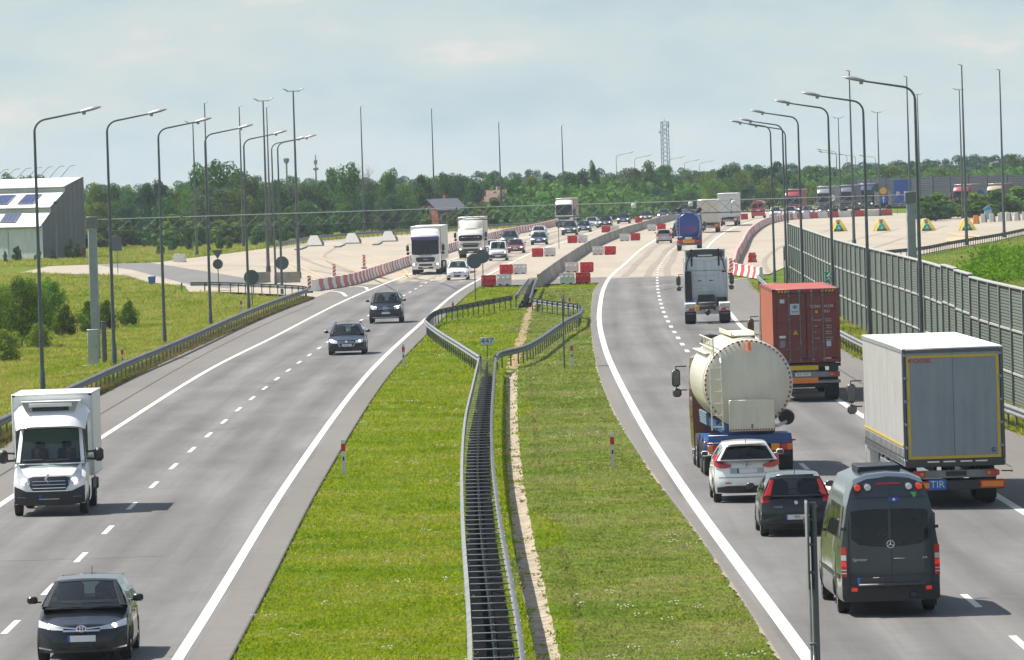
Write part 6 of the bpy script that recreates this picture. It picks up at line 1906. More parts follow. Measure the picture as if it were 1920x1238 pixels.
def greenhouse(root, S, m, glass, rearglass, B):
	"""roof, pillars and separate window panes"""
	L = S['L']
	ywf, yrf, yrr, yrb = S['gh']          # windscreen base, roof front, roof rear, rear-window base
	zc, zrf, zrm, zrr, zb = S['gz']       # cowl, roof front, roof middle, roof rear, rear base
	hb, hr = S['gw']                      # half width at belt / at roof edge
	zr = fn([(yrr, zrr), ((yrf + yrr) / 2, zrm), (yrf, zrf)], .25)
	bowf, bowr = S.get('bow', (.16, .10))
	us = np.array([-1, -.93, -.88, -.6, -.3, 0, .3, .6, .88, .93, 1])
	fb = lambda u, v, yb, zbb, yt, ztt, hb_, bow, bul: ((hb_ + (hr - hb_) * v) * u,
		yb + (yt - yb) * v + bow * (1 - u * u) * (1 - .35 * v) * (1 if yb > yt else -1) + (1 if yb > yt else -1) * bul * math.sin(PI * v),
		zbb + (ztt - zbb) * v + .035 * (1 - u * u) * v)
	shell = MB()
	# roof
	ys = np.linspace(yrr, yrf, 12)
	rows = []
	for i, y in enumerate(ys):
		e = 0
		rows.append([(hr * u, y + (bowf * .65 * (1 - u * u) * max(0, (i - 7) / 4) - bowr * .65 * (1 - u * u) * max(0, (4 - i) / 4)),
					  zr(y) + .035 * (1 - u * u) - .012 * (abs(u) > .95)) for u in us])
	shell.grid(rows, 0)
	shell.grid([[(p[0] * .97, p[1], p[2] - .03) for p in r] for r in rows], 0)
	panes = []
	def front(nm, yb, zbb, yt, ztt, bow, bul, gm, vb=.06, vt=.93):
		vs = [0, vb, .3, .5, .75, vt, 1]
		rws = [[fb(u, v, yb, zbb, yt, ztt, hb * .97, bow, bul) for u in us] for v in vs]
		isg = lambda i, j: 1 <= i <= 4 and 2 <= j <= 7
		shell.grid(rws, 0, True, skip=isg)
		g = MB().grid([r[2:9] for r in rws[1:6]], 0, True)
		panes.append(g.build(nm, gm, root, fix=False))
		fr = MB()
		rim = [rws[1][j] for j in range(2, 9)] + [rws[i][8] for i in range(2, 6)] + [rws[5][j] for j in range(7, 1, -1)] + [rws[i][2] for i in range(4, 0, -1)]
		fr.tube(rim, .011, 5, caps=False)
		fr.build('window_seal', RUBBER, root, fix=False)
	front('windscreen', ywf, zc - .055, yrf, zr(yrf), bowf, .03, glass, vb=.04)
	front('rear_window', yrb, zb, yrr, zr(yrr), bowr, .02, rearglass, vb=S.get('rvb', .05), vt=.90)
	# sides
	zsh = lambda y: B.zs(y)
	cuts = S['cuts']                      # fractions along the belt: [(start, end), ...] of the window panes
	fr = sorted(set([0, 1] + [c for p in cuts for c in p]))
	fr = sorted(set(list(fr) + [(a + b) / 2 for a, b in zip(fr[:-1], fr[1:])]))
	vv = [0, .07, .35, .6, .86, 1]
	for sg in (1, -1):
		rws = []
		for v in vv:
			row = []
			for t in fr:
				y0, y1 = yrb + (ywf - yrb) * t, yrr + (yrf - yrr) * t
				y = y0 + (y1 - y0) * v
				zlo = zb + (zc - zb) * t
				yb0 = y0
				zlo = min(zlo, B.zs(yb0) + .03)
				x = (hb + (hr - hb) * v) + .02 * math.sin(PI * v)
				row.append((sg * x, y, zlo + (zr(y1) - .012 - zlo) * v))
			rws.append(row)
		inside = lambda j: any(fr[j] >= a - 1e-6 and fr[j + 1] <= b + 1e-6 for a, b in cuts)
		shell.grid(rws, 0, True, skip=lambda i, j: 1 <= i <= 3 and inside(j))
		for a, b in cuts:
			js = [j for j in range(len(fr)) if a - 1e-6 <= fr[j] <= b + 1e-6]
			g = MB().grid([r[js[0]:js[-1] + 1] for r in rws[1:5]], 0, True)
			panes.append(g.build('side_window', glass, root, fix=False))
	shell.build('cabin_frame', m, root, angle=50)
	# what is seen through the panes
	it = MB()
	zf = min(zc, zb) + .012
	n = 9
	rows = [[(u * hb * .985, y, zf) for u in (-1, -.5, 0, .5, 1)] for y in np.linspace(yrb, ywf, n)]
	it.grid(rows, 0, False)
	ydash = ywf - .42
	it.box((0, ydash, zf + .02), (hb * 1.8, .35, .09), .03)
	M = Matrix.Rotation(math.radians(-60), 4, 'X')
	sw = []
	side = S.get('driver', -1)
	for k in range(17):
		a = 2 * PI * k / 16
		p = M @ Vector((.19 * math.cos(a), .19 * math.sin(a), 0))
		sw.append((side * .36 + p.x, ydash - .27 + p.y, zf + .06 + p.z))
	it.tube(sw, .016, 6, caps=False)
	for sx in (-.36, .36):
		for yy in ((ydash - .95), (ydash - 1.85)):
			if yy < yrb + .2:
				continue
			it.box((sx, yy, zf + .13), (.46, .14, .36), .05)
			it.box((sx, yy - .02, min(zf + .40, zrm - .20)), (.25, .10, .17), .04)
	it.build('interior', FABRIC, root)
	return zr

def mirrors(root, x, y, z, m, s=1.0):
	for sg in (1, -1):
		mb = MB()
		mb.box((sg * (x + .14 * s), y, z), (.20 * s, .10 * s, .135 * s), .035 * s)
		mb.box((sg * (x + .03 * s), y, z - .04 * s), (.12 * s, .04, .03), .01)
		o = mb.build('wing_mirror', m, root)
		MB().box((sg * (x + .145 * s), y - .053 * s, z), (.165 * s, .006, .105 * s), .002).build('mirror_glass', MIRROR, o)

def disc_y(x, y, z, r, d=1, n=16, th=.03):
	return MB().lathe([(.001, d * th), (r * .8, d * th), (r, d * th * .5), (r, -d * th)], (x, y, z), 'y', n)

def plate(B, end, parent, z, w=.52, h=.115, blue=True, x=0.0, off=.014, txt=None):
	xs = [(x - w / 2, z - h / 2, z + h / 2), (x + w / 2, z - h / 2, z + h / 2)]
	p = B.patch(end, 'number_plate', PLATE, xs, parent, off=off, rows=2, sub=8)[0]
	if blue:
		s = -1 if end == 'r' else 1
		xa = x + s * w / 2
		cols = sorted([(xa, z - h / 2, z + h / 2), (xa - s * .045, z - h / 2, z + h / 2)])
		B.patch(end, 'country_band', PLATEBLUE, cols, p, off=off + .003, rows=2, sub=1)
	if txt:
		yy = (B.yr(x, z) - off - .004) if end == 'r' else (B.yf(x, z) + off + .004)
		text_mesh(txt, h * .85, mat('plate_black', (.02, .02, .02), .5), 'plate_lettering', p, (x + .02, yy, z), (PI / 2, 0, 0 if end == 'r' else PI), .001)
	return p

def base_car(name, label, S, loc, rotz, group=None):
	root = thing(name, label, S.get('cat', 'car'), (*loc, 0.004), rotz, group)
	P = paint(*S['paint'])
	B = Body(S)
	B.build('body', P, root)
	greenhouse(root, S, P, S.get('glass', GLASS), S.get('rglass', S.get('glass', GLASS)), B)
	for ya in S['axles']:
		for sg in (-1, 1):
			wheel(root, sg * (S['W'] / 2 - .115), ya, S['r'], .21, S.get('rim', ALU))
	ym = S['gh'][0] - .42
	mirrors(root, S['gw'][0] + .03, ym, S['gz'][0] + .09, S.get('mirror', P), S.get('ms', 1.0))
	# doors: seams, handles, sill trim
	for yy in S.get('seams', ()):
		B.side('door_seam', BLKPL, yy - .006, yy + .006, S.get('zb', .2) + .16, B.zs(yy) - .01, root, .003, n=1, nz=6)
	for yy in S.get('handles', ()):
		for sg in (1, -1):
			z = B.zs(yy) - .10
			MB().box((sg * (B.sx(yy, z) + .018), yy, z), (.03, .18, .028), .01).build('door_handle', P, root)
	B.side('sill_trim', BLKPL, S['axles'][0] + S['r'] + .1, S['axles'][1] - S['r'] - .1, S.get('zb', .2) - .005, S.get('zb', .2) + .09, root, .004, n=6, nz=2)
	MB().tube([(0, S['gh'][2] + .25, S['gz'][3] + .03), (0, S['gh'][2] + .12, S['gz'][3] + .17)], .008, 6).build('roof_aerial', BLKPL, root)
	wb = MB()
	zc, yw = S['gz'][0], S['gh'][0]
	wb.tube([(.05, yw + .13, zc + .03), (.52, yw + .03, zc + .075)], .010, 5)
	wb.tube([(-.62, yw + .02, zc + .03), (-.06, yw + .13, zc + .06)], .010, 5)
	wb.build('wiper', BLKPL, root)
	return root, B, P

def rails(root, S, m):
	for sg in (1, -1):
		x = sg * (S['gw'][1] - .03)
		pts = [(x, S['gh'][2] + .05, S['gz'][3] + .0), (x, S['gh'][2] + .2, S['gz'][3] + .07), (x, (S['gh'][1] + S['gh'][2]) / 2, S['gz'][2] + .075), (x, S['gh'][1] - .35, S['gz'][1] + .07), (x, S['gh'][1] - .15, S['gz'][1] + .01)]
		MB().tube(pts, .019, 6).build('roof_rail', m, root)

def hatch_spec(L, W, H, wb, fo, r, paint_, **k):
	"""common hatchback / estate proportions; y runs forward, origin at mid length"""
	f, b = L / 2, -L / 2
	S = dict(L=L, W=W, r=r, paint=paint_, axles=(f - fo - wb, f - fo), zb=.19)
	belt = k.get('belt', H * .625)
	nose = k.get('nose', H * .46)
	cowl = k.get('cowl', belt + .08)
	ywf = f - k.get('hood', 1.08)
	tailz = k.get('tailz', belt + .06)
	S['top'] = [(b, tailz), (b + .25, tailz + .015), (0, belt + .03), (ywf, cowl), (f - .62, nose + (cowl - nose) * .62), (f - .25, nose + (cowl - nose) * .28), (f - .08, nose)]
	S['shoulder'] = [(b, tailz - .02), (0, belt - .01), (ywf, belt + .01), (f - .55, nose + (belt - nose) * .45), (f - .08, nose - .03)]
	S['wz'] = [(.15, .955), (.3, .985), (.5, 1.0), (belt * .85, .985), (belt, .955), (belt + .1, .93)]
	S['nf'] = k.get('nf', [(.15, .07), (.30, .01), (.48, 0), (.60, .04), (nose, .13), (nose + .1, .3)])
	S['nr'] = k.get('nr', [(.15, .10), (.30, .015), (.52, 0), (.60, .03), (.66, .07), (tailz, .15), (tailz + .1, .2)])
	rr = k.get('rr', .34)
	S['gh'] = (ywf, ywf - k.get('rake', .78), b + rr, b + k.get('rb', .14))
	S['gz'] = (cowl, H - .055, H - .035, H - k.get('rdrop', .075), tailz)
	S['gw'] = (W / 2 * .93, W / 2 * k.get('rw', .69))
	S['cuts'] = k.get('cuts', [(.12, .40), (.44, .84)])
	S['seams'] = (ywf - .30, ywf - 1.28, ywf - 2.2)
	S['handles'] = (ywf - 1.12, ywf - 2.02)
	for q in ('bf', 'br', 'pf', 'pr', 'bow', 'rim', 'glass', 'rglass', 'mirror', 'cat', 'rvb'):
		if q in k:
			S[q] = k[q]
	return S

def front_face(B, root, S, z_h, head, grille=None, lower=None, logo=None, fog=None, lit=True, platez=.42, chrome=None, plate_w=.52):
	for o in B.patch('f', 'headlight', CLEARL, head, root, off=.010, mirror=True, rows=3):
		pass
	hx = head[0][0] * .45 + head[-1][0] * .55
	hz = sum(c[1] + c[2] for c in head) / (2 * len(head))
	if lit:
		hs = [o for o in root.children if o.name.split('.')[0] == 'headlight'][-2:]
		for o, sg in zip(hs, (1, -1)):
			disc_y(sg * hx, B.yf(hx, hz) + .014, hz, S.get('lampr', .05), 1, 14, .012).build('lamp_lens', LAMPLIT, o)
	if grille:
		g = B.patch('f', 'grille', BLKPL, grille, root, off=.008, rows=4)[0]
		z0 = max(c[1] for c in grille)
		z1 = min(c[2] for c in grille)
		xm = min(abs(grille[0][0]), abs(grille[-1][0])) * .94
		for k in range(S.get('bars', 2)):
			zz = z0 + (z1 - z0) * (k + 1) / (S.get('bars', 2) + 1)
			B.patch('f', 'grille_bar', S.get('barm', CHROME), [(-xm, zz - .010, zz + .010), (xm, zz - .010, zz + .010)], g, off=.016, rows=2, sub=8)
	if lower:
		B.patch('f', 'lower_intake', BLKPL, lower, root, off=.007, rows=3)
	if fog:
		B.patch('f', 'fog_light', BLKPL, fog, root, off=.008, mirror=True)
	if chrome:
		B.patch('f', 'chrome_strip', CHROME, chrome, root, off=.016, rows=2)
	if logo:
		z, kind, r = logo
		y = B.yf(0, z - r * .8) + .02
		mb = MB()
		if kind == 'oval':
			ring = lambda a, b, c=0: [(a * math.cos(t), y, z + c + b * math.sin(t)) for t in np.linspace(0, 2 * PI, 25)]
			mb.tube(ring(r, r * .68), .012, 6, caps=False)
			mb.tube(ring(r * .32, r * .62), .009, 6, caps=False)
			mb.tube(ring(r * .66, r * .26, r * .34), .009, 6, caps=False)
		elif kind == 'diamond':
			q = [(0, y, z + r), (r * .62, y, z), (0, y, z - r), (-r * .62, y, z), (0, y, z + r)]
			mb.tube(q, r * .17, 6, caps=False)
		elif kind == 'star':
			mb.tube([(r * math.cos(t), y, z + r * math.sin(t)) for t in np.linspace(0, 2 * PI, 25)], r * .10, 6, caps=False)
			for a in (90, 210, 330):
				a = math.radians(a)
				mb.tube([(0, y, z), (r * math.cos(a), y, z + r * math.sin(a))], [r * .17, r * .03], 6)
		else:
			mb.lathe([(.001, .02), (r * .75, .018), (r, 0)], (0, y - .01, z), 'y', 18)
		mb.build('badge', CHROME, root)
	plate(B, 'f', root, platez, w=plate_w)

def lane_pt(line, y, off):
	"""point beside a road line: off metres to its right, looking along +y"""
	a = hdg(line, y)
	return (xat(line, y) + off * math.cos(a), y + off * math.sin(a))

# --- left carriageway, coming towards the camera
def car_black_hatch():
	S = hatch_spec(4.33, 1.76, 1.475, 2.6, .93, .315, ('black', (.010, .011, .014)), nose=.70, hood=1.05, rake=.86, rw=.66, belt=.93,
				   glass=GLASS, nf=[(.15, .10), (.26, .0), (.45, 0), (.56, .03), (.68, .10), (.8, .24), (.9, .4)], bf=.50, pf=2.6)
	S['lampr'] = .048
	y = 125.1 + (4.33 / 2 - .93)
	root, B, P = base_car('passenger_car', 'black hatchback with lit headlights nearest the camera at the lower left', S, (-8.14, y), PI + hdg(L_DASH, y))
	front_face(B, root, S, .75, [(.34, .612, .647), (.55, .615, .700), (.81, .660, .785)], logo=(.640, 'oval', .085), platez=.455,
			   lower=[(-.62, .25, .38), (-.48, .24, .41), (.48, .24, .41), (.62, .25, .38)], grille=[(-.36, .58, .615), (0, .545, .615), (.36, .58, .615)],
			   fog=[(.60, .27, .44), (.78, .30, .56)])
	for sg in (1, -1):
		c = sorted([(sg * .09, .622, .650), (sg * .36, .650, .670), (sg * .62, .704, .724)])
		B.patch('f', 'chrome_strip', CHROME, c, root, off=.018, rows=2)
	B.patch('f', 'bumper_lip', DKGREY, [(-.70, .20, .245), (.70, .20, .245)], root, off=.02, rows=2, sub=10)
	for sg in (1, -1):
		c = sorted([(sg * .56, .235, .262), (sg * .80, .27, .30)])
		B.patch('f', 'chrome_trim', CHROME, c, root, off=.02, rows=2)
	seated_person('person', 'dark clothed driver holding the wheel inside the black hatchback', root, (-8.14, y), PI + hdg(L_DASH, y), (-.36, .05, .30), (.05, .06, .09))
	return root
def car_estate():
	S = hatch_spec(4.77, 1.82, 1.50, 2.71, .95, .32, ('slate', (.022, .028, .040)), nose=.72, hood=1.20, rake=.74, rw=.70, rr=.42, rdrop=.07,
				   cuts=[(.05, .26), (.29, .55), (.58, .90)])
	S['barm'] = CHROME
	y = 325.4 + 4.77 / 2 - .95
	root, B, P = base_car('estate_car', 'dark slate estate car with roof rails and chrome grille in the fast lane', S, (-7.99, y), PI + hdg(L_DASH, y))
	rails(root, S, BLKPL)
	front_face(B, root, S, .72, [(.44, .56, .69), (.66, .57, .74), (.80, .61, .77)], grille=[(-.40, .53, .68), (-.30, .36, .70), (.30, .36, .70), (.40, .53, .68)],
			   logo=(.63, 'disc', .07), platez=.47, lower=[(-.70, .24, .34), (.70, .24, .34)], fog=[(.46, .38, .50), (.74, .40, .50)])
	for sg in (1, -1):
		c = sorted([(sg * .30, .36, .40), (sg * .42, .57, .62)])
		B.patch('f', 'chrome_trim', CHROME, c, root, off=.018, rows=2)
	return root
def car_suv():
	S = hatch_spec(4.80, 1.935, 1.79, 2.915, .88, .37, ('midnight_blue', (.012, .018, .035)), nose=1.00, hood=1.16, rake=.72, rw=.70, belt=1.12, rr=.40, zz=1,
				   cuts=[(.05, .26), (.29, .55), (.58, .88)], nf=[(.2, .10), (.35, .02), (.6, 0), (.8, .03), (1.0, .12), (1.1, .3)])
	S['zb'] = .28
	S['bars'] = 2
	y = 388.8 + 2.4 - .88
	root, B, P = base_car('sport_utility_car', 'dark blue off-road car with bright daytime lamps ahead of the diamond guardrail', S, (-7.24, y), PI + hdg(L_DASH, y))
	rails(root, S, CHROME)
	front_face(B, root, S, .9, [(.50, .80, .92), (.70, .80, .98), (.86, .86, 1.02)], grille=[(-.46, .76, .96), (.46, .76, .96)], logo=(.87, 'star', .13), platez=.60,
			   lower=[(-.60, .40, .66), (.60, .40, .66)], fog=[(.58, .44, .58), (.84, .46, .60)])
	B.patch('f', 'chrome_strip', CHROME, [(-.75, .33, .365), (.75, .33, .365)], root, off=.02, rows=2, sub=10)
	for sg in (1, -1):
		c = sorted([(sg * .50, .935, .955), (sg * .70, .985, 1.0), (sg * .84, 1.02, 1.03)])
		B.patch('f', 'daytime_lamp', LAMPLIT, c, root, off=.016, rows=2)
	return root
def simple_car(name, label, x, y, L, W, H, wb, pnt, line, back=False, rail=False, group=None, **k):
	S = hatch_spec(L, W, H, wb, k.pop('fo', .88), k.pop('r', .31), pnt, **k)
	yy = y + L / 2 - .85
	rot = hdg(line, yy) + (0 if back else PI)
	root, B, P = base_car(name, label, S, (x, yy), rot, group)
	if rail:
		rails(root, S, BLKPL)
	n = S['top'][-1][1]
	if not back:
		front_face(B, root, S, n, [(.40, n - .13, n - .02), (.62, n - .12, n + .02), (W / 2 - .08, n - .08, n + .05)], grille=[(-.34, n - .14, n - .03), (.34, n - .14, n - .03)],
				   lower=[(-.6, .25, .40), (.6, .25, .40)], logo=(n - .08, 'disc', .06), platez=.48, fog=[(.58, .28, .38), (.74, .28, .38)])
	else:
		tz = S['top'][0][1]
		B.patch('r', 'tail_light', REDLIGHT, [(W / 2 - .30, tz - .28, tz - .08), (W / 2 - .03, tz - .30, tz - .02)], root, off=.012, mirror=True)
		plate(B, 'r', root, tz - .36)
		B.patch('r', 'bumper_trim', BLKPL, [(-W / 2 + .08, .22, .34), (W / 2 - .08, .22, .34)], root, off=.012, sub=12)
	return root
def car_white_panel_van():
	"""small white van with short bonnet and high roof"""
	L, W, H = 4.14, 1.73, 1.82
	S = hatch_spec(L, W, H, 2.69, .86, .31, ('fleet_white', (.78, .78, .76), .32), nose=.88, hood=.92, rake=.62, rw=.80, belt=1.08, tailz=1.08, rr=.10, rb=.02, rdrop=.05,
				   cuts=[(.62, .90)], mirror=BLKPL)
	y = 626 + L / 2 - .86
	root, B, P = base_car('panel_van', 'small white panel van with black bumper behind the round signs', S, (-1.04, y), PI + hdg(L_DASH, y))
	front_face(B, root, S, .8, [(.48, .68, .83), (.66, .69, .86), (.80, .74, .88)], grille=[(-.40, .66, .70), (.40, .66, .70)], platez=.46, logo=(.76, 'disc', .05))
	B.patch('f', 'bumper', BLKPL, [(-.80, .26, .58), (-.4, .24, .62), (.4, .24, .62), (.80, .26, .58)], root, off=.010, sub=6)
	return root
# --- right carriageway, driving away
def car_white_crossover():
	L, W, H = 4.135, 1.765, 1.575
	S = hatch_spec(L, W, H, 2.53, .83, .34, ('pearl_white', (.80, .80, .79), .3), nose=.92, hood=1.0, rake=.72, rw=.63, belt=1.02, tailz=1.10, rr=.36, rb=.10,
				   rglass=GLASS_DK, glass=GLASS_DK, rdrop=.11, nr=[(.2, .12), (.34, .03), (.5, 0), (.7, .02), (.85, .10), (1.08, .17), (1.2, .3)], br=.40, pr=2.8,
				   rvb=.07)
	S['zb'] = .24
	y = 175.4 + L / 2 - .78
	x, yy = 5.99, y
	root, B, P = base_car('crossover_car', 'white crossover car with flared rear wings right behind the cream tanker', S, (x, yy), hdg(R_IN, yy))
	# boomerang tail lamps
	for o in B.patch('r', 'tail_light', REDLIGHT, [(.42, .93, .985), (.58, .90, 1.02), (.68, .90, 1.12), (.74, .92, 1.24), (.82, .96, 1.26)], root, off=.04, mirror=True, rows=4):
		pass
	B.patch('r', 'rear_bumper', BLKPL, [(-.78, .27, .40), (-.5, .25, .44), (.5, .25, .44), (.78, .27, .40)], root, off=.012, sub=6)
	B.patch('r', 'bumper_seam', BLKPL, [(-.74, .655, .665), (.74, .655, .665)], root, off=.004, rows=2, sub=10)
	B.patch('r', 'number_plate_recess', mat('silver_grey_trim', (.42, .43, .45), .4), [(-.44, .76, .90), (.44, .76, .90)], root, off=.006, sub=6)
	plate(B, 'r', root, .83, off=.02)
	B.patch('r', 'reflector', REDLIGHT, [(.42, .50, .525), (.58, .50, .53)], root, off=.016, mirror=True, rows=2)
	y0 = B.yr(0, .96) - .03
	MB().tube([(.075 * math.cos(t), y0, .985 + .055 * math.sin(t)) for t in np.linspace(0, 2 * PI, 25)], .011, 6, caps=False).tube([(-.10, y0, .985), (.10, y0, .985)], .012, 6).build('badge', CHROME, root)
	mb = MB().box((0, S['gh'][2] - .02, H - .08), (.30, .05, .03), .01)
	mb.build('brake_light', REDLIGHT, root)
	MB().box((0, S['gh'][2] - .04, H - .055), (1.02, .28, .03), .012).build('roof_spoiler', P, root)
	return root
def car_black_small():
	L, W, H = 4.03, 1.69, 1.49
	S = hatch_spec(L, W, H, 2.51, .83, .30, ('blue_black', (.013, .016, .026)), nose=.80, hood=.92, rake=.80, rw=.70, belt=.93, tailz=.94, rr=.30, rb=.10, rdrop=.10,
				   glass=GLASS_DK, rglass=GLASS, nr=[(.2, .12), (.34, .02), (.5, 0), (.62, .03), (.95, .12), (1.1, .2)], br=.34)
	y = 159.1 + L / 2 - .69
	root, B, P = base_car('small_car', 'black small hatchback with tall red tail lamps between white crossover and grey minibus', S, (6.56, y), hdg(R_IN, y))
	# lamps climb the rear pillars
	hb, hr = S['gw']
	for sg in (1, -1):
		mb = MB()
		G = []
		for t in np.linspace(0, 1, 7):
			z = .80 + (1.34 - .80) * t
			k = max(0, (z - .94) / (H - .1 - .94))
			xo = (S['W'] / 2 * .955 if z < .94 else hb + (hr - hb) * k) + .006
			y0 = (B.yr(xo - .12, min(z, .94)) - .02 if z < .94 else -L / 2 + .10 + .20 * k - .05)
			wdt = .20 * (1 - .45 * t)
			G.append([(sg * (xo - wdt), y0 - .02 + .02 * t, z), (sg * (xo - .04), y0, z), (sg * xo, y0 + .10, z), (sg * (xo + .0), y0 + .20, z)])
		mb.grid(G, 0, True)
		mb.grid([[(p[0] * .985, p[1] + .03, p[2]) for p in r] for r in G], 0, True)
		mb.build('tail_light', REDLIGHT, root)
	B.patch('r', 'rear_bumper', P, [(-.78, .30, .55), (.78, .30, .55)], root, off=.015, sub=10)
	B.patch('r', 'lower_trim', BLKPL, [(-.70, .20, .29), (.70, .20, .29)], root, off=.01, sub=10)
	plate(B, 'r', root, .46, off=.028, txt='WL')
	disc_y(0, B.yr(0, .80) - .03, .80, .055, -1).build('badge', CHROME, root)
	for t, xx in (('PUNTO', -.42), ('1.4', .45)):
		text_mesh(t, .055, CHROME, 'lettering', root, (xx, B.yr(xx, .70) - .014, .70), (PI / 2, 0, 0), .004)
	MB().box((0, -L / 2 + S['gh'][2] * 0 + .42, H - .055), (.9, .2, .03), .012).build('roof_spoiler', P, root)
	return root

# ------------------------------------------------------------------ vans and trucks
def seated_person(name, label, car, cloc, crot, seat, colr, group=None):
	"""one continuous figure seated in a cab: pelvis, spine, head, arms reaching to the wheel, thighs and shins"""
	V = [(0, 0, .0), (0, -.03, .22), (0, -.05, .42), (0, -.04, .54), (0, -.02, .62), (0, 0, .72), (0, .005, .80),
		 (-.19, -.03, .46), (-.25, .10, .24), (-.17, .36, .28), (.19, -.03, .46), (.25, .10, .24), (.17, .36, .28),
		 (-.10, .10, -.02), (-.12, .46, .02), (-.12, .52, -.36), (.10, .10, -.02), (.12, .46, .02), (.12, .52, -.36)]
	E_ = [(0, 1), (1, 2), (2, 3), (3, 4), (4, 5), (5, 6), (2, 7), (7, 8), (8, 9), (2, 10), (10, 11), (11, 12), (0, 13), (13, 14), (14, 15), (0, 16), (16, 17), (17, 18)]
	Rr = [.15, .145, .16, .07, .06, .10, .075, .075, .05, .035, .075, .05, .035, .085, .07, .05, .085, .07, .05]
	me = bpy.data.meshes.new(name)
	me.from_pydata(V, E_, [])
	o = bpy.data.objects.new(name, me)
	COL.objects.link(o)
	sk = o.modifiers.new('skin', 'SKIN')
	for i, d in enumerate(me.skin_vertices[0].data):
		d.radius = (Rr[i], Rr[i] * (.75 if i < 3 else 1))
		d.use_root = (i == 0)
	sb = o.modifiers.new('sub', 'SUBSURF')
	sb.levels = sb.render_levels = 1
	dg = bpy.context.evaluated_depsgraph_get()
	m2 = bpy.data.meshes.new_from_object(o.evaluated_get(dg))
	bpy.data.objects.remove(o)
	skin = mat('skin_tone', (.42, .25, .18), .6)
	cl = mat('cloth_%d' % int(colr[0] * 1000 + colr[2] * 97), colr, .9)
	hair = mat('dark_hair', (.03, .022, .018), .8)
	m2.materials.clear()
	for q in (cl, skin, hair):
		m2.materials.append(q)
	for p in m2.polygons:
		c = p.center
		p.material_index = 2 if c.z > .80 or (c.z > .66 and c.y < -.03) else 1 if c.z > .55 or c.y > .33 and c.z > .2 else 0
		p.use_smooth = True
	o = obj(name, m2)
	M = Matrix.Translation((*cloc, .004)) @ Matrix.Rotation(crot, 4, 'Z') @ Matrix.Translation(seat)
	o.matrix_world = M
	return tag(o, label, 'person', group)

def truck_wheels(root, xs, y, r=.5, w=.28, dual=False):
	for sg in (-1, 1):
		t = wheel(root, sg * xs, y, r, w * (2.1 if dual else 1), rimm=mat('steel_wheel', (.32, .33, .34), .45, .4), spokes=8)

def cab_spec(W, H, L, z0=.45):
	return dict(L=L, W=W, r=.5, paint=('x', (1, 1, 1)), axles=(), zb=z0, sm=.06,
				top=[(-L / 2, H), (L / 2 - .55, H - .02), (L / 2 - .25, H - .20), (L / 2, H - .55)],
				shoulder=[(-L / 2, H - .14), (L / 2 - .55, H - .16), (L / 2 - .25, H - .34), (L / 2, H - .70)],
				wz=[(.4, .97), (.7, 1), (2.4, 1), (3.0, .985), (4, .93)],
				nf=[(.4, .05), (.6, 0), (1.3, 0), (2.0, .04), (H - .7, .18), (H - .5, .35), (H, .6)], nr=[(0, 0), (H, 0)], bf=.30, br=.06, pf=3.4, pr=6)

def tractor_front(root, colr, H, L=2.3, W=2.48, yc=0.0, visor=None, dark_low=False, roof=True, logo_txt=None, door_text=None):
	"""cab of a truck seen from the front, its own origin at the cab's middle; returns (Body, holder)"""
	S = cab_spec(W, H, L)
	B = Body(S)
	P = paint(*colr)
	cabh = B.build('cab', P, root)
	cabh.location = (0, yc, 0)
	g = B.patch('f', 'windscreen', BLKGLASS, [(-1.12, 1.72, H - .82), (-.9, 1.66, H - .72), (.9, 1.66, H - .72), (1.12, 1.72, H - .82)], cabh, off=.012, rows=5, sub=6)[0]
	if visor:
		B.patch('f', 'sun_visor', visor, [(-1.10, H - .98, H - .70), (1.10, H - .98, H - .70)], cabh, off=.10, rows=3, sub=8, back=.03)
	return B, cabh

def box_body(root, name, W, L, z0, z1, yc, m, parent=None, bev=.02):
	return MB().box((0, yc, (z0 + z1) / 2), (W, L, z1 - z0), bev).build(name, m, parent or root)

CURTAIN = mat('grey_curtain_tarpaulin', (.36, .355, .34), .55, var=.10, nscale=.8, bump=.15, bscale=3, grime=.35)
CURTAIN_W = mat('pale_tarpaulin', (.66, .65, .61), .55, var=.10, nscale=.7, bump=.15, bscale=3, grime=.35)
DOORGREY = mat('grey_white_door_panel', (.255, .29, .315), .45, var=.06, nscale=1.2, grime=.3)

def mud_flaps(root, y, xs=.92, w=.5):
	for sg in (1, -1):
		MB().box((sg * xs, y, .42), (w, .03, .52), .008).build('mud_flap', RUBBER, root)

def trailer_rear_lights(root, y, z=.95, x=1.02):
	for sg in (1, -1):
		o = MB().box((sg * x, y, z), (.34, .05, .13), .012).build('tail_light', REDLIGHT, root)
		MB().box((sg * (x - .1), y - .028, z), (.09, .01, .09), .003).build('indicator', ORANGE_L, o)

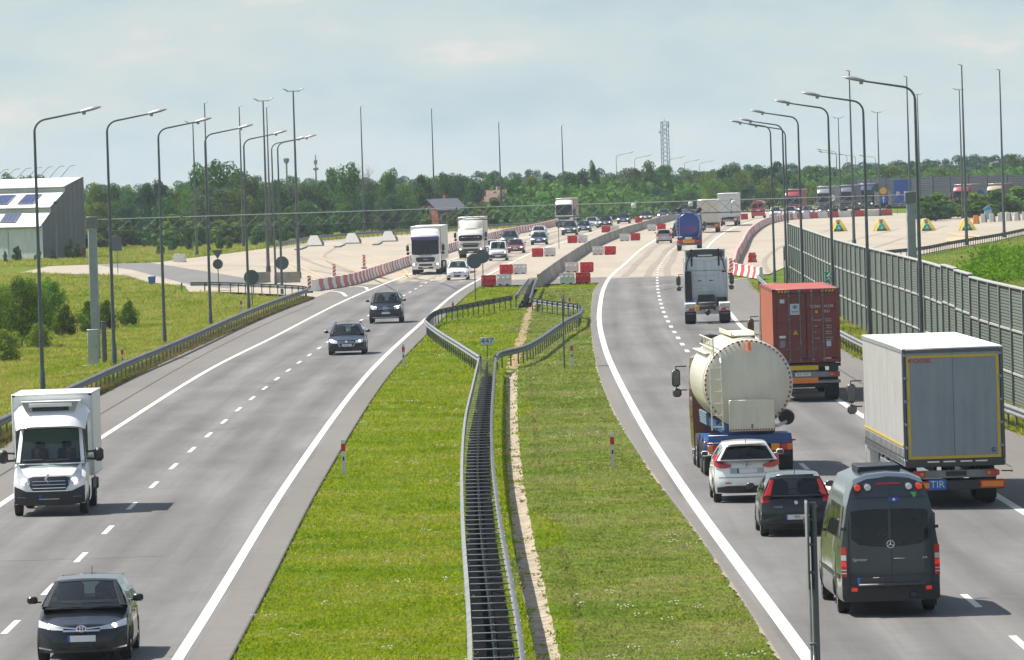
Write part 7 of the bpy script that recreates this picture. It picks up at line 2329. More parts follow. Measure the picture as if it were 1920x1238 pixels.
def long_trailer():
	"""articulated truck with grey curtain trailer, seen from behind"""
	W, L = 2.55, 13.62
	yb = 168.8
	yc = yb + L / 2
	root = thing('articulated_truck', 'articulated truck with white curtain trailer and grey yellow-framed doors', 'truck', (10.90, yc, .004), .020)
	b, f = -L / 2, L / 2
	z0, z1 = 1.20, 4.06
	# curtain sides with pockets and buckles, white roof, rear frame with two doors
	mb = MB()
	for sg in (1, -1):
		rows = []
		for i, y in enumerate(np.linspace(b + .12, f - .06, 60)):
			w = .012 * math.sin(i * 1.7) + .008 * math.sin(i * .61 + sg)
			rows.append([(sg * (W / 2 - .01 + w * math.sin(PI * t)), y, z0 + .10 + (z1 - z0 - .22) * t) for t in np.linspace(0, 1, 6)])
		mb.grid(rows, 0, True)
	cur = mb.build('side_curtain', CURTAIN, root)
	st = MB()
	for sg in (1, -1):
		st.box((sg * (W / 2 + .012), 0, z0 + .40), (.006, L - .3, .05))
	st.build('reflective_strip', YELLOW, cur)
	bk = MB()
	for sg in (1, -1):
		for y in np.arange(b + .25, f - .1, .42):
			bk.box((sg * (W / 2 + .012), y, z0 + .12), (.02, .045, .40), .004)
	bk.build('curtain_buckles', FRAMEG, cur)['kind'] = 'stuff'
	sr = MB()
	for sg in (1, -1):
		sr.box((sg * (W / 2 - .02), 0, z0 - .03), (.05, L, .17), .01)
		sr.box((sg * (W / 2 - .015), 0, z1 - .07), (.05, L, .12), .01)
	sr.build('side_rail', ALU, root)
	box_body(root, 'roof', W - .01, L, z1 - .05, z1, 0, mat('white_roof_tarpaulin', (.82, .82, .81), .5, var=.05, nscale=.8))
	box_body(root, 'front_wall', W - .02, .06, z0, z1 - .06, f - .03, DOORGREY)
	box_body(root, 'load_floor', W - .1, L - .1, z0 - .06, z0 + .06, 0, FRAME)
	fr = MB()
	for sg in (1, -1):
		fr.box((sg * (W / 2 - .04), b + .03, (z0 + z1) / 2), (.08, .10, z1 - z0 - .06), .012)
	fr.box((0, b + .03, z1 - .10), (W - .16, .10, .12), .012)
	fr.build('door_frame', mat('anthracite_frame', (.09, .10, .11), .45, var=.15), root)
	for sg in (1, -1):
		d = MB().box((sg * (W / 4 - .045), b + .0, (z0 + z1 - .10) / 2), (W / 2 - .10, .05, z1 - z0 - .18), .008).build('rear_door', DOORGREY, root)
		for k in range(5):
			MB().box((sg * (W / 2 - .09), b - .03, z0 + .35 + k * .58), (.10, .03, .07), .006).build('door_hinge', DOORGREY, d)
	MB().box((0, b + .004, (z0 + z1 - .1) / 2), (.03, .045, z1 - z0 - .2), .004).build('door_seal', mat('seal_grey', (.13, .145, .155), .6), root)
	ys = MB()
	zl, zh = z0 + .06, z1 - .20
	for sg in (1, -1):
		ys.box((sg * (W / 2 - .15), b - .028, (zl + zh) / 2), (.065, .006, zh - zl))
	for z in (zl + .03, zh - .03):
		ys.box((0, b - .0285, z), (W - .37, .006, .065))
	ys.build('yellow_contour_tape', YELLOW, root)
	text_mesh('KOGEL', .15, mat('lettering_red', (.45, .02, .03), .4), 'lettering', root, (-W / 2 + .46, b - .032, zh - .135), (PI / 2, 0, 0), .003, sx=1.3)
	bd = MB()
	bd.tube([(W / 2 - .30 + .045 * math.cos(t), b - .034, zl + .19 + .045 * math.sin(t)) for t in np.linspace(.6, 2 * PI, 16)], .014, 6)
	bd.build('door_emblem', mat('emblem_blue', (.02, .05, .30), .4), root)
	# bars under the doors
	lk = MB()
	lk.box((0, b + .02, z0 - .05), (W - .05, .14, .20), .015)
	lk.build('rear_sill', mat('sill_black', (.045, .047, .05), .5, var=.2), root)
	tb = MB()
	for x in (-.55, -.15, .28, .66):
		tb.box((x, b - .053, z0 - .02), (.30, .006, .035), .001)
	tb.build('door_tags', WHITE_M, root)
	mb = MB()
	mb.box((0, b + .06, .86), (W - .45, .08, .20), .012)
	mb.build('light_bar', FRAMEG, root)
	MB().box((.02, b + .015, .87), (.52, .02, .12), .004).build('number_plate_holder', BLKPL, root)
	trailer_rear_lights(root, b + .02, .87, .94)
	rb = MB().box((0, b + .10, .58), (2.44, .10, .24), .012).build('underrun_bumper', mat('bumper_navy', (.03, .035, .045), .5, var=.2), root)
	for sg in (1, -1):
		o = MB().box((sg * .93, b + .04, .585), (.62, .012, .20), .002).build('rear_marker_board', mat('marker_red', (.75, .03, .015), .4), rb)
		MB().box((sg * .93, b + .032, .585), (.54, .008, .13), .001).build('marker_centre', ORANGE, o)
	tp = MB().box((-.46, b + .035, .60), (.44, .012, .26), .003).build('transit_plate', mat('transit_blue', (.03, .14, .45), .4), root)
	text_mesh('TIR', .25, mat('transit_letter', (.55, .66, .78), .4), 'lettering', tp, (-.46, b + .026, .60), (PI / 2, 0, 0), .002)
	for sg in (1, -1):
		MB().tube([(sg * (W / 2 - .1), b + .15, .90), (sg * (W / 2 + .13), b + .02, .90)], .018, 6).build('marker_arm', RUBBER, root)
		MB().box((sg * (W / 2 + .14), b - .0, .90), (.06, .06, .06), .015).build('side_marker_lamp', ORANGE_L, root)
	ch = MB()
	for sg in (1, -1):
		ch.box((sg * .45, .2, .98), (.10, L - 1.2, .24), .01)
	ch.box((0, b + 2.3, .5), (1.6, 3.4, .12), .02)
	ch.build('chassis', FRAME, root)
	for y in (b + 2.3, b + 3.6, b + 4.9):
		truck_wheels(root, .99, y, .5, .38)
	mud_flaps(root, b + 1.65)
	sp = MB()
	for sg in (1, -1):
		for y in np.linspace(b + 5.8, b + 9.2, 3):
			sp.box((sg * 1.16, y, .72), (.05, .06, .7), .01)
		sp.box((sg * 1.18, b + 7.5, .55), (.03, 3.6, .12), .01)
		sp.box((sg * 1.18, b + 7.5, .88), (.03, 3.6, .12), .01)
		sp.box((sg * .95, b + 8.2, .72), (.42, 1.4, .5), .05)
	sp.build('side_guard', ALU, root)
	# tractor unit in front
	P = ('tractor_white', (.76, .76, .74), .35)
	B, cab = tractor_front(root, P, 3.75, yc=f + .55)
	truck_wheels(root, 1.02, f + .75, .5, .30)
	truck_wheels(root, .96, f - 2.8, .5, .30, dual=False)
	big_mirrors(root, f + 1.35, 2.35)
	return root

def big_mirrors(root, y, z, x=1.30, low=True):
	for sg in (1, -1):
		mb = MB()
		mb.tube([(sg * 1.22, y, z + .42), (sg * (x + .22), y, z + .42), (sg * (x + .22), y - .02, z + .2)], .022, 6)
		mb.tube([(sg * 1.22, y, z - .28), (sg * (x + .2), y, z - .28), (sg * (x + .22), y - .02, z - .1)], .022, 6)
		mb.box((sg * (x + .22), y, z + .08), (.25, .14, .52), .06)
		mb.box((sg * (x + .20), y, z - .36), (.26, .14, .25), .06)
		o = mb.build('wing_mirror', BLKPL, root)
		MB().box((sg * (x + .22), y - .072, z + .08), (.19, .008, .42), .003).box((sg * (x + .20), y - .072, z - .36), (.19, .008, .17), .003).build('mirror_glass', MIRROR, o)

def container_truck():
	W, H, L = 2.438, 2.60, 12.19
	yb = 244.6
	yc = yb + L / 2
	root = thing('container_truck', 'truck carrying a rust red shipping container with white door markings', 'truck', (10.72, yc, .004), hdg(R_EDGE, yc + 3) * .6)
	b, f = -L / 2, L / 2
	z0 = 1.42
	z1 = z0 + H + .10
	RED = mat('container_red_brown', (.40, .105, .050), .5, var=.16, nscale=1.4, bump=.05, grime=.4)
	RED_D = mat('container_door_red', (.180, .030, .026), .45, var=.14, nscale=1.8, grime=.3)
	# corrugated sides
	mb = MB()
	for sg in (1, -1):
		pr = []
		y = b + .16
		while y < f - .16:
			pr += [(y, 0), (y + .07, 0), (y + .105, .036), (y + .175, .036)]
			y += .278
		rows = [[(sg * (W / 2 - .02 - d), yy, z) for yy, d in pr] for z in (z0 + .12, z1 - .1)]
		mb.grid(rows, 0, False)
	mb.build('corrugated_side', RED, root)
	rf = MB()
	rows = []
	pr = []
	y = b + .1
	while y < f - .1:
		pr += [(y, 0), (y + .09, 0), (y + .13, .02), (y + .22, .02)]
		y += .26
	rf.grid([[(x, yy, z1 - .015 - d) for yy, d in pr] for x in (-W / 2 + .03, W / 2 - .03)], 0, False)
	rf.build('roof_sheet', mat('container_roof', (.36, .085, .065), .55, var=.15, nscale=1.0), root)
	fr = MB()
	for sx in (1, -1):
		fr.box((sx * (W / 2 - .05), 0, z1 - .05), (.10, L, .10), .012)
		fr.box((sx * (W / 2 - .05), 0, z0 + .06), (.10, L, .14), .012)
		for y in (b + .08, f - .08):
			fr.box((sx * (W / 2 - .07), y, (z0 + z1) / 2), (.14, .16, z1 - z0), .012)
	for y in (b + .07, f - .07):
		fr.box((0, y, z1 - .08), (W - .2, .12, .15), .012)
		fr.box((0, y, z0 + .07), (W - .2, .12, .14), .012)
	fr.build('container_frame', RED_D, root)
	box_body(root, 'front_panel', W - .2, .05, z0 + .1, z1 - .12, f - .10, RED)
	y = b + .035
	for sg in (1, -1):
		d = MB()
		zc = (z0 + z1) / 2
		d.box((sg * (W / 4 - .035), y + .02, zc), (W / 2 - .09, .04, z1 - z0 - .32), .008)
		for k in range(4):
			d.box((sg * (W / 4 - .035), y - .004, z0 + .50 + k * .58), (W / 2 - .16, .02, .40), .012)
		dd = d.build('cargo_door', RED_D, root)
		for k, x in enumerate((.22, .62)):
			r = MB().tube([(sg * x, y - .055, z0 + .05), (sg * x, y - .055, z1 - .04)], .02, 8)
			for zz in (z0 + .12, z0 + .75, z0 + 1.6, z1 - .25, z1 - .1):
				r.box((sg * x, y - .045, zz), (.11, .05, .06), .008)
			r.build('lock_rod', GALV, dd)
			MB().tube([(sg * x, y - .075, z0 + .52), (sg * (x + .2), y - .08, z0 + .52)], .014, 6).box((sg * (x + .1), y - .07, z0 + .52), (.06, .04, .09), .01).build('door_handle', GALV, dd)
	hz = MB()
	for sg in (1, -1):
		for k in range(4):
			x = sg * (.62 + k * .12)
			hz.add([(x - .03, b - .003, z1 - .13), (x + .02, b - .003, z1 - .13), (x + .05, b - .003, z1 - .04), (x, b - .003, z1 - .04)], [(0, 1, 2, 3)])
	hz.build('hazard_stripes', YELLOW, root, fix=False)
	wt = mat('stencil_white', (.66, .66, .66), .5)
	ylet = y - .018
	for tx, sz, x, z in (('TCNU', .15, .34, z1 - .66), ('141339', .15, .79, z1 - .66), ('6', .15, 1.10, z1 - .66), ('45G1', .15, .73, z1 - .84),
						 ('MAX GROSS', .062, .40, z1 - 1.16), ('32500 KG', .062, .80, z1 - 1.12), ('71650 LB', .062, .80, z1 - 1.20),
						 ('TARE', .062, .34, z1 - 1.38), ('3900 KG', .062, .82, z1 - 1.36), ('8600 LB', .062, .82, z1 - 1.44),
						 ('NET', .062, .32, z1 - 1.60), ('28600 KG', .062, .80, z1 - 1.58), ('63050 LB', .062, .80, z1 - 1.66),
						 ('CU CAP', .062, .36, z1 - 1.82), ('76.4 CUM', .062, .82, z1 - 1.80), ('2700 CUFT', .062, .82, z1 - 1.88)):
		text_mesh(tx, sz, wt, 'lettering', root, (x, ylet, z), (PI / 2, 0, 0), .003, sx=.9)
	sk = mat('sticker_pale_blue', (.50, .56, .60), .4)
	s1 = MB().box((-.40, ylet, z1 - .74), (.36, .006, .40)).build('notice_sticker', sk, root)
	ag = MB()
	ag.tube([(-.50 + .1 * math.cos(t) + .1, ylet - .006, z1 - .68 + .07 * math.sin(t)) for t in np.linspace(.3, PI - .3, 10)], .012, 5)
	ag.tube([(-.40, ylet - .006, z1 - .72), (-.40, ylet - .006, z1 - .60)], .014, 5)
	ag.tube([(-.46, ylet - .006, z1 - .72), (-.40, ylet - .006, z1 - .64), (-.34, ylet - .006, z1 - .72)], .014, 5)
	ag.box((-.40, ylet - .005, z1 - .82), (.28, .003, .018)).box((-.40, ylet - .005, z1 - .87), (.22, .003, .012))
	ag.build('sticker_emblem', BLKPL, s1)
	for x, z, w, h, m in ((-.86, z1 - .44, .17, .14, sk), (-.88, z1 - 1.74, .23, .09, wt), (-.88, z1 - 1.99, .19, .26, FRAMEG), (.80, z1 - 2.02, .17, .20, sk)):
		MB().box((x, ylet, z), (w, .006, h)).build('notice_sticker', m, root)
	tr = MB().add([(-.49, ylet, z1 - 1.66), (-.31, ylet, z1 - 1.66), (-.40, ylet, z1 - 1.49)], [(0, 1, 2)])
	t = tr.build('warning_triangle', YELLOW, root, fix=False)
	MB().box((-.40, ylet - .004, z1 - 1.59), (.02, .003, .08)).box((-.40, ylet - .004, z1 - 1.645), (.02, .003, .02)).build('warning_mark', BLKPL, t)
	MB().box((.38, ylet, z1 - .85), (.09, .006, .10)).build('hazard_sticker', ORANGE, root)
	# chassis
	ch = MB()
	for sg in (1, -1):
		ch.box((sg * .45, 0, 1.22), (.12, L - .6, .30), .012)
	for y2 in (b + .2, -2.0, f - .3):
		ch.box((0, y2, 1.33), (W, .18, .12), .012)
	ch.box((0, b + 2.6, .55), (1.6, 3.6, .12), .02)
	ch.build('chassis', FRAME, root)
	MB().box((-.28, b - .02, 1.24), (1.35, .05, .17), .01).build('rear_beam', YELLOW, root)
	lb = MB().box((0, b + .04, .99), (W - .1, .06, .20), .012).build('light_bar', FRAMEG, root)
	p = MB().box((-.2, b - .0, 1.0), (.62, .012, .13), .002).build('number_plate', PLATE, root)
	MB().box((-.49, b - .008, 1.0), (.05, .006, .13), .001).build('country_band', PLATEBLUE, p)
	text_mesh('PLN 4X21', .11, mat('plate_black', (.02, .02, .02), .5), 'plate_lettering', p, (-.17, b - .009, 1.0), (PI / 2, 0, 0), .001)
	trailer_rear_lights(root, b - .01, .99, .98)
	mk = MB().box((-.1, b + .0, .78), (.95, .012, .20), .002).build('rear_marker_board', ORANGE_L, root)
	MB().box((0, b + .10, .72), (W - .05, .10, .12), .012).build('underrun_bumper', FRAMEG, root)
	MB().box((.95, b + .06, 1.24), (.34, .26, .30), .04).build('equipment_box', BLKPL, root)
	for y2 in (b + 1.6, b + 2.9, b + 4.2):
		truck_wheels(root, .98, y2, .5, .38)
	mud_flaps(root, b + .95)
	B, cab = tractor_front(root, ('container_cab', (.30, .31, .33), .35), 3.6, yc=f + 1.4)
	truck_wheels(root, 1.0, f + 1.6, .5, .30)
	truck_wheels(root, .96, f - 1.9, .5, .30)
	big_mirrors(root, f + 2.1, 2.4)
	return root

def tanker_truck():
	"""rigid bulk tanker with a cream vessel, seen from behind"""
	W = 2.5
	yb = 189.2
	L = 8.6
	yc = yb + L / 2
	root = thing('tanker_truck', 'cream bulk tanker truck with blue chassis and rear ladder', 'truck', (6.47, yc, .004), .030)
	b, f = -L / 2, L / 2
	r, zc = 1.265, 2.60
	BLUE = mat('chassis_blue', (.015, .085, .26), .4, coat=.3, var=.15)
	# vessel: dished rear end, straight barrel, slight cone below
	prof = [(.001, b - .16), (r * .35, b - .15), (r * .65, b - .10), (r * .88, b - .02), (r * .97, b + .04), (r, b + .10), (r * 1.008, b + .10), (r * 1.008, b + .16), (r, b + .16), (r, f - 1.9), (r * .9, f - 1.72), (r * .5, f - 1.62), (.001, f - 1.6)]
	v = MB().lathe(prof, (0, 0, zc), 'y', 48).build('tank_vessel', CREAM, root, angle=25)
	wm = MB()
	wm.box((0, 0, zc + r + .05), (.6, L - 3.2, .04), .01)
	for sg in (1, -1):
		wm.box((sg * .33, 0, zc + r + .10), (.03, L - 3.2, .12), .005)
	wm.build('roof_walkway', mat('walkway_cream', (.60, .57, .44), .5, var=.12), root)
	# reflective dots round the end and along the cabinet
	dots = MB()
	for k in range(56):
		a = 2 * PI * k / 56
		if -2.0 < a - 0 < -1.2 or 4.15 < a < 5.27:
			continue
		rr = r * .955
		c = (rr * math.cos(a), b - .002, zc + rr * math.sin(a))
		dots.box(c, (.052, .03, .052), .006, M=Matrix.Rotation(-a, 4, 'Y'))
	for k in range(17):
		dots.box((-.62 + k * .0775 + .06, b - .44, 1.32), (.042, .02, .042), .004)
	o = dots.build('reflector_dots', mat('reflector_dark_red', (.22, .02, .015), .35), root)
	o['kind'] = 'stuff'
	cb = MB().box((.06, b - .26, 1.72), (1.28, .34, .88), .015)
	cb.build('rear_cabinet', CREAM, root)
	MB().box((.06, b - .44, 1.42), (.06, .02, .12), .008).build('cabinet_latch', FRAMEG, root)
	bc = MB().lathe([(.001, .14), (.05, .13), (.065, .08), (.068, -.10), (.075, -.12)], (.04, b - .22, zc + r - .20), 'z', 16)
	bc.build('beacon', mat('beacon_orange', (.75, .16, .01), .15, coat=.8), root)
	MB().tube([(-.2, b - .16, zc + r - .20), (-.26, b - .20, zc + r - .06)], .018, 6).build('bracket', BLKPL, root)
	# ladder on the left
	ld = MB()
	x0, x1 = -1.07, -.76
	for x in (x0, x1):
		ld.tube([(x, b - .36, 1.32), (x, b - .30, zc - .3), (x, b - .20, zc + .62), (x, b + .0, zc + .78)], .024, 6)
	for k in range(6):
		z = 1.42 + k * .33
		ld.tube([(x0, b - .35 + k * .02, z), (x1, b - .35 + k * .02, z)], .017, 6)
	ld.build('ladder', mat('ladder_cream', (.62, .60, .50), .45, .1), root)
	gr = MB()
	gr.tube([(-.95, b + .05, zc + .80), (-.95, b + .05, zc + 1.32)], .02, 6)
	gr.tube([(-.95, b + .1, zc + 1.0), (-.95, f - 2.2, zc + 1.0)], .02, 6)
	for k in range(7):
		y = b + .2 + k * .75
		gr.tube([(-.95, y, zc + .82), (-.95, y, zc + 1.25)], .016, 6)
	gr.tube([(-.95, b + .1, zc + 1.25), (-.95, f - 2.2, zc + 1.25)], .02, 6)
	gr.box((-.98, 0, zc + .84), (.30, L - 3, .03), .008)
	gr.build('guard_rail', mat('ladder_cream', (.62, .60, .50)), root)
	# chassis, mudguards, blower, hoses
	ch = MB()
	for sg in (1, -1):
		ch.box((sg * .42, .2, 1.0), (.10, L - .6, .28), .012)
	ch.box((0, b + .1, 1.02), (2.35, .12, .30), .02)
	ch.box((0, b + 1.4, 1.30), (1.5, 2.2, .36), .10)
	ch.box((0, .6, 1.30), (1.5, 3.6, .30), .05)
	ch.build('chassis', BLUE, root)
	cone = MB().lathe([(.82, .35), (.30, -.35), (.22, -.40)], (0, b + 1.5, 1.35), 'z', 24)
	cone.build('discharge_cone', mat('cone_blue', (.02, .06, .16), .45), root)
	for sg in (1, -1):
		for y in (b + 1.15, b + 2.5):
			pr = [(y + .62 * math.cos(a), .52 + .62 * math.sin(a)) for a in np.linspace(.15, PI - .15, 12)]
			mb = MB()
			mb.grid([[(sg * (.98 + dx), p, q) for p, q in pr] for dx in (-.26, .27)], 0, True)
			mb.grid([[(sg * (.98 + dx), p, q - .03) for p, q in pr] for dx in (-.26, .27)], 0, True)
			mb.build('mudguard', BLUE, root)
	hs = MB()
	for k in range(5):
		hs.tube([(-1.12, b + .8 + k * .06, 1.46 + k * .07), (-1.14, b + 3.6 + k * .1, 1.46 + k * .07)], .045, 8)
	hs.build('hose_rack', mat('hose_steel_blue', (.10, .16, .24), .35, .4), root)
	bl = MB().lathe([(.001, -.2), (.20, -.2), (.22, -.12), (.22, .3), (.12, .42), (.001, .42)], (1.08, b + .25, 1.62), 'y', 20)
	bl.lathe([(.13, 0), (.13, .2), (.10, .2)], (1.08, b - .05, 1.62), 'y', 14)
	bl.build('blower', BLKPL, root)
	MB().tube([(.3, b - .1, 1.42), (.8, b - .15, 1.40), (1.05, b + .05, 1.5)], .05, 8).build('discharge_pipe', mat('pipe_cream', (.55, .53, .45), .4), root)
	lb = MB().box((0, b + .02, .93), (2.42, .10, .06), .012).build('rear_beam', BLUE, root)
	for sg in (1, -1):
		o = MB().box((sg * 1.03, b - .02, .80), (.34, .07, .20), .02).build('tail_light', REDLIGHT, root)
		MB().box((sg * 1.12, b - .062, .80), (.13, .02, .18), .01).build('indicator', ORANGE_L, o)
		MB().box((sg * .72, b - .03, .80), (.24, .02, .19), .005).build('rear_marker_board', ORANGE, root)
		MB().box((sg * 1.22, b + .02, .98), (.16, .05, .05), .015).build('side_marker_lamp', REDLIGHT, root)
	MB().box((0, b + .1, .62), (2.3, .10, .12), .012).build('underrun_bumper', FRAME, root)
	for y in (b + 1.15, b + 2.5):
		truck_wheels(root, .97, y, .5, .28, dual=True)
	for y in (f - 2.4, f - .9):
		truck_wheels(root, 1.02, y, .5, .30)
	mud_flaps(root, b + .42, 1.0, .46)
	# cab ahead of the vessel
	B, cab = tractor_front(root, ('tanker_cab_maroon', (.14, .025, .03), .35), 3.3, yc=f - .45, W=2.46)
	big_mirrors(root, f + .35, 2.45, 1.32)
	MB().lathe([(.001, .26), (.22, .22), (.26, .05), (.26, -.3)], (-.62, f - 1.7, zc + 1.0), 'z', 18).build('air_filter', BLKPL, root)
	return root

def bobtail_tractor():
	"""tractor unit without trailer, seen from behind"""
	yb = 364.5
	L = 5.9
	yc = yb + L / 2 - .7
	root = thing('tractor_unit', 'white tractor unit without trailer showing its grey cab back and coupling', 'truck', (10.66, yc, .004), hdg(R_DASH, yc))
	b, f = -L / 2, L / 2
	W = 2.44
	P = ('tractor_pale', (.74, .75, .76), .35)
	B, cab = tractor_front(root, P, 3.62, L=2.25, W=W, yc=f - 1.15)
	yb2 = f - 2.3
	GB = mat('cab_back_grey', (.60, .635, .66), .45, var=.06, grime=.3)
	bk = MB()
	bk.box((0, yb2 - .02, 2.35), (W - .12, .06, 2.1), .03)
	bk.box((0, yb2 - .06, 2.60), (1.5, .03, .10), .01)
	for z in (1.75, 1.9, 2.05, 2.2):
		bk.box((0, yb2 - .055, z), (1.3, .02, .05), .008)
	bk.build('cab_back_panel', GB, root)
	sl = MB()
	for x in (-.32, .30):
		sl.box((x, yb2 - .06, 2.28), (.20, .03, .045), .01)
	for sg in (1, -1):
		sl.box((sg * 1.0, yb2 - .06, 2.76), (.24, .04, .07), .01)
	sl.box((0, yb2 - .055, 2.83), (W - .2, .012, .02))
	sl.build('cab_back_vents', BLKPL, root)
	# roof fairing with side fins, open at the back
	fa = MB()
	pr = [(yb2 - .05, 3.35), (yb2 - .15, 3.98), (yb2 + .5, 4.02), (yb2 + 1.4, 3.6), (yb2 + 1.4, 3.4)]
	for sg in (1, -1):
		fa.prism(pr, sg * 1.10, sg * 1.03, 'x')
		fa.prism([(yb2 - .05, 1.2), (yb2 - .05, 3.45), (yb2 - .55, 3.55), (yb2 - .60, 1.3)], sg * 1.20, sg * 1.16, 'x')
	fa.grid([[(x, y, z + .02 * (1 - (x / 1.1) ** 2)) for x in np.linspace(-1.1, 1.1, 7)] for y, z in ((yb2 - .16, 3.985), (yb2 + .5, 4.025), (yb2 + 1.4, 3.6), (yb2 + 1.75, 3.2))], 0, True)
	fa.build('roof_fairing', paint(*P), root)
	fb = MB()
	for sg in (1, -1):
		fb.box((sg * .74, yb2 - .03, 3.55), (.10, .10, .95), .015)
		fb.tube([(sg * 1.05, yb2 - .05, 2.9), (sg * .98, yb2 - .06, 3.3), (sg * .80, yb2 - .06, 3.75)], .035, 6)
	fb.box((0, yb2 - .0, 3.62), (1.0, .06, .08), .01)
	fb.build('fairing_stays', BLKPL, root)
	MB().box((0, yb2 - .03, 3.66), (.80, .03, .08), .01).build('roof_lamp_strip', WHITE, root)
	ex = MB().box((-.95, yb2 - .18, 1.95), (.34, .22, 1.7), .05)
	ex.build('exhaust_stack', BLKPL, root)
	ch = MB()
	for sg in (1, -1):
		ch.box((sg * .40, (b + yb2) / 2 + .2, .85), (.09, yb2 - b, .26), .012)
	ch.box((0, b + .35, .88), (.9, .16, .18), .02)
	ch.box((0, b + 1.0, .62), (.30, 1.3, .36), .12)
	ch.build('chassis', FRAME, root)
	fw = MB().lathe([(.001, 0), (.46, 0), (.50, -.03), (.50, -.12)], (0, b + 1.15, 1.16), 'z', 24)
	fw.build('coupling_plate', GALVDK, root)
	cp = MB().prism([(-.52, 1.0), (-.44, 1.52), (.44, 1.52), (.52, 1.0)], yb2 - .5, yb2 - .15, 'y')
	cp.box((.85, yb2 - .3, 1.12), (.55, .4, .5), .04)
	cp.build('cable_carrier', BLKPL, root)
	MB().box((-.9, yb2 - .38, 1.12), (.5, .3, .22), .05).build('air_tank', mat('tank_blue', (.02, .06, .40), .35, coat=.4), root)
	for sg in (1, -1):
		y = b + 1.0
		pr = [(y + .64 * math.cos(a), .50 + .66 * math.sin(a)) for a in np.linspace(.05, PI + .05, 14)]
		mb = MB()
		mb.grid([[(sg * (.93 + dx), p, q) for p, q in pr] for dx in (-.30, .30)], 0, True)
		mb.grid([[(sg * (.93 + dx), p, q - .04) for p, q in pr] for dx in (-.29, .29)], 0, True)
		mb.prism([(p, q) for p, q in pr] + [(p * 1.0, q - .05) for p, q in pr[::-1]], sg * 1.23, sg * 1.215, 'x')
		mb.build('mudguard', mat('mudguard_cream', (.55, .54, .50), .5, var=.12), root)
		MB().box((sg * .93, b + .33, .96), (.58, .05, .30), .02).build('mudguard_panel', mat('mudguard_cream', (.55, .54, .5)), root)
		o = MB().box((sg * .92, b + .28, .78), (.42, .07, .15), .03).build('tail_light', REDLIGHT, root)
		MB().box((sg * 1.05, b + .24, .78), (.10, .02, .10), .01).build('indicator', CLEARL, o)
		fl = MB().box((sg * .93, b + .34, .42), (.62, .03, .52), .01).build('mud_flap', RUBBER, root)
		MB().box((sg * .93, b + .32, .56), (.46, .008, .05), .001).build('flap_print', FRAMEG, fl)
	MB().box((-.50, b + .26, .86), (.30, .05, .26), .012).build('registration_board', mat('board_yellow', (.80, .42, .01), .4), root)
	truck_wheels(root, .93, b + 1.0, .5, .28, dual=True)
	truck_wheels(root, 1.02, f - 1.45, .5, .30)
	big_mirrors(root, f - .55, 2.2, 1.24)
	return root

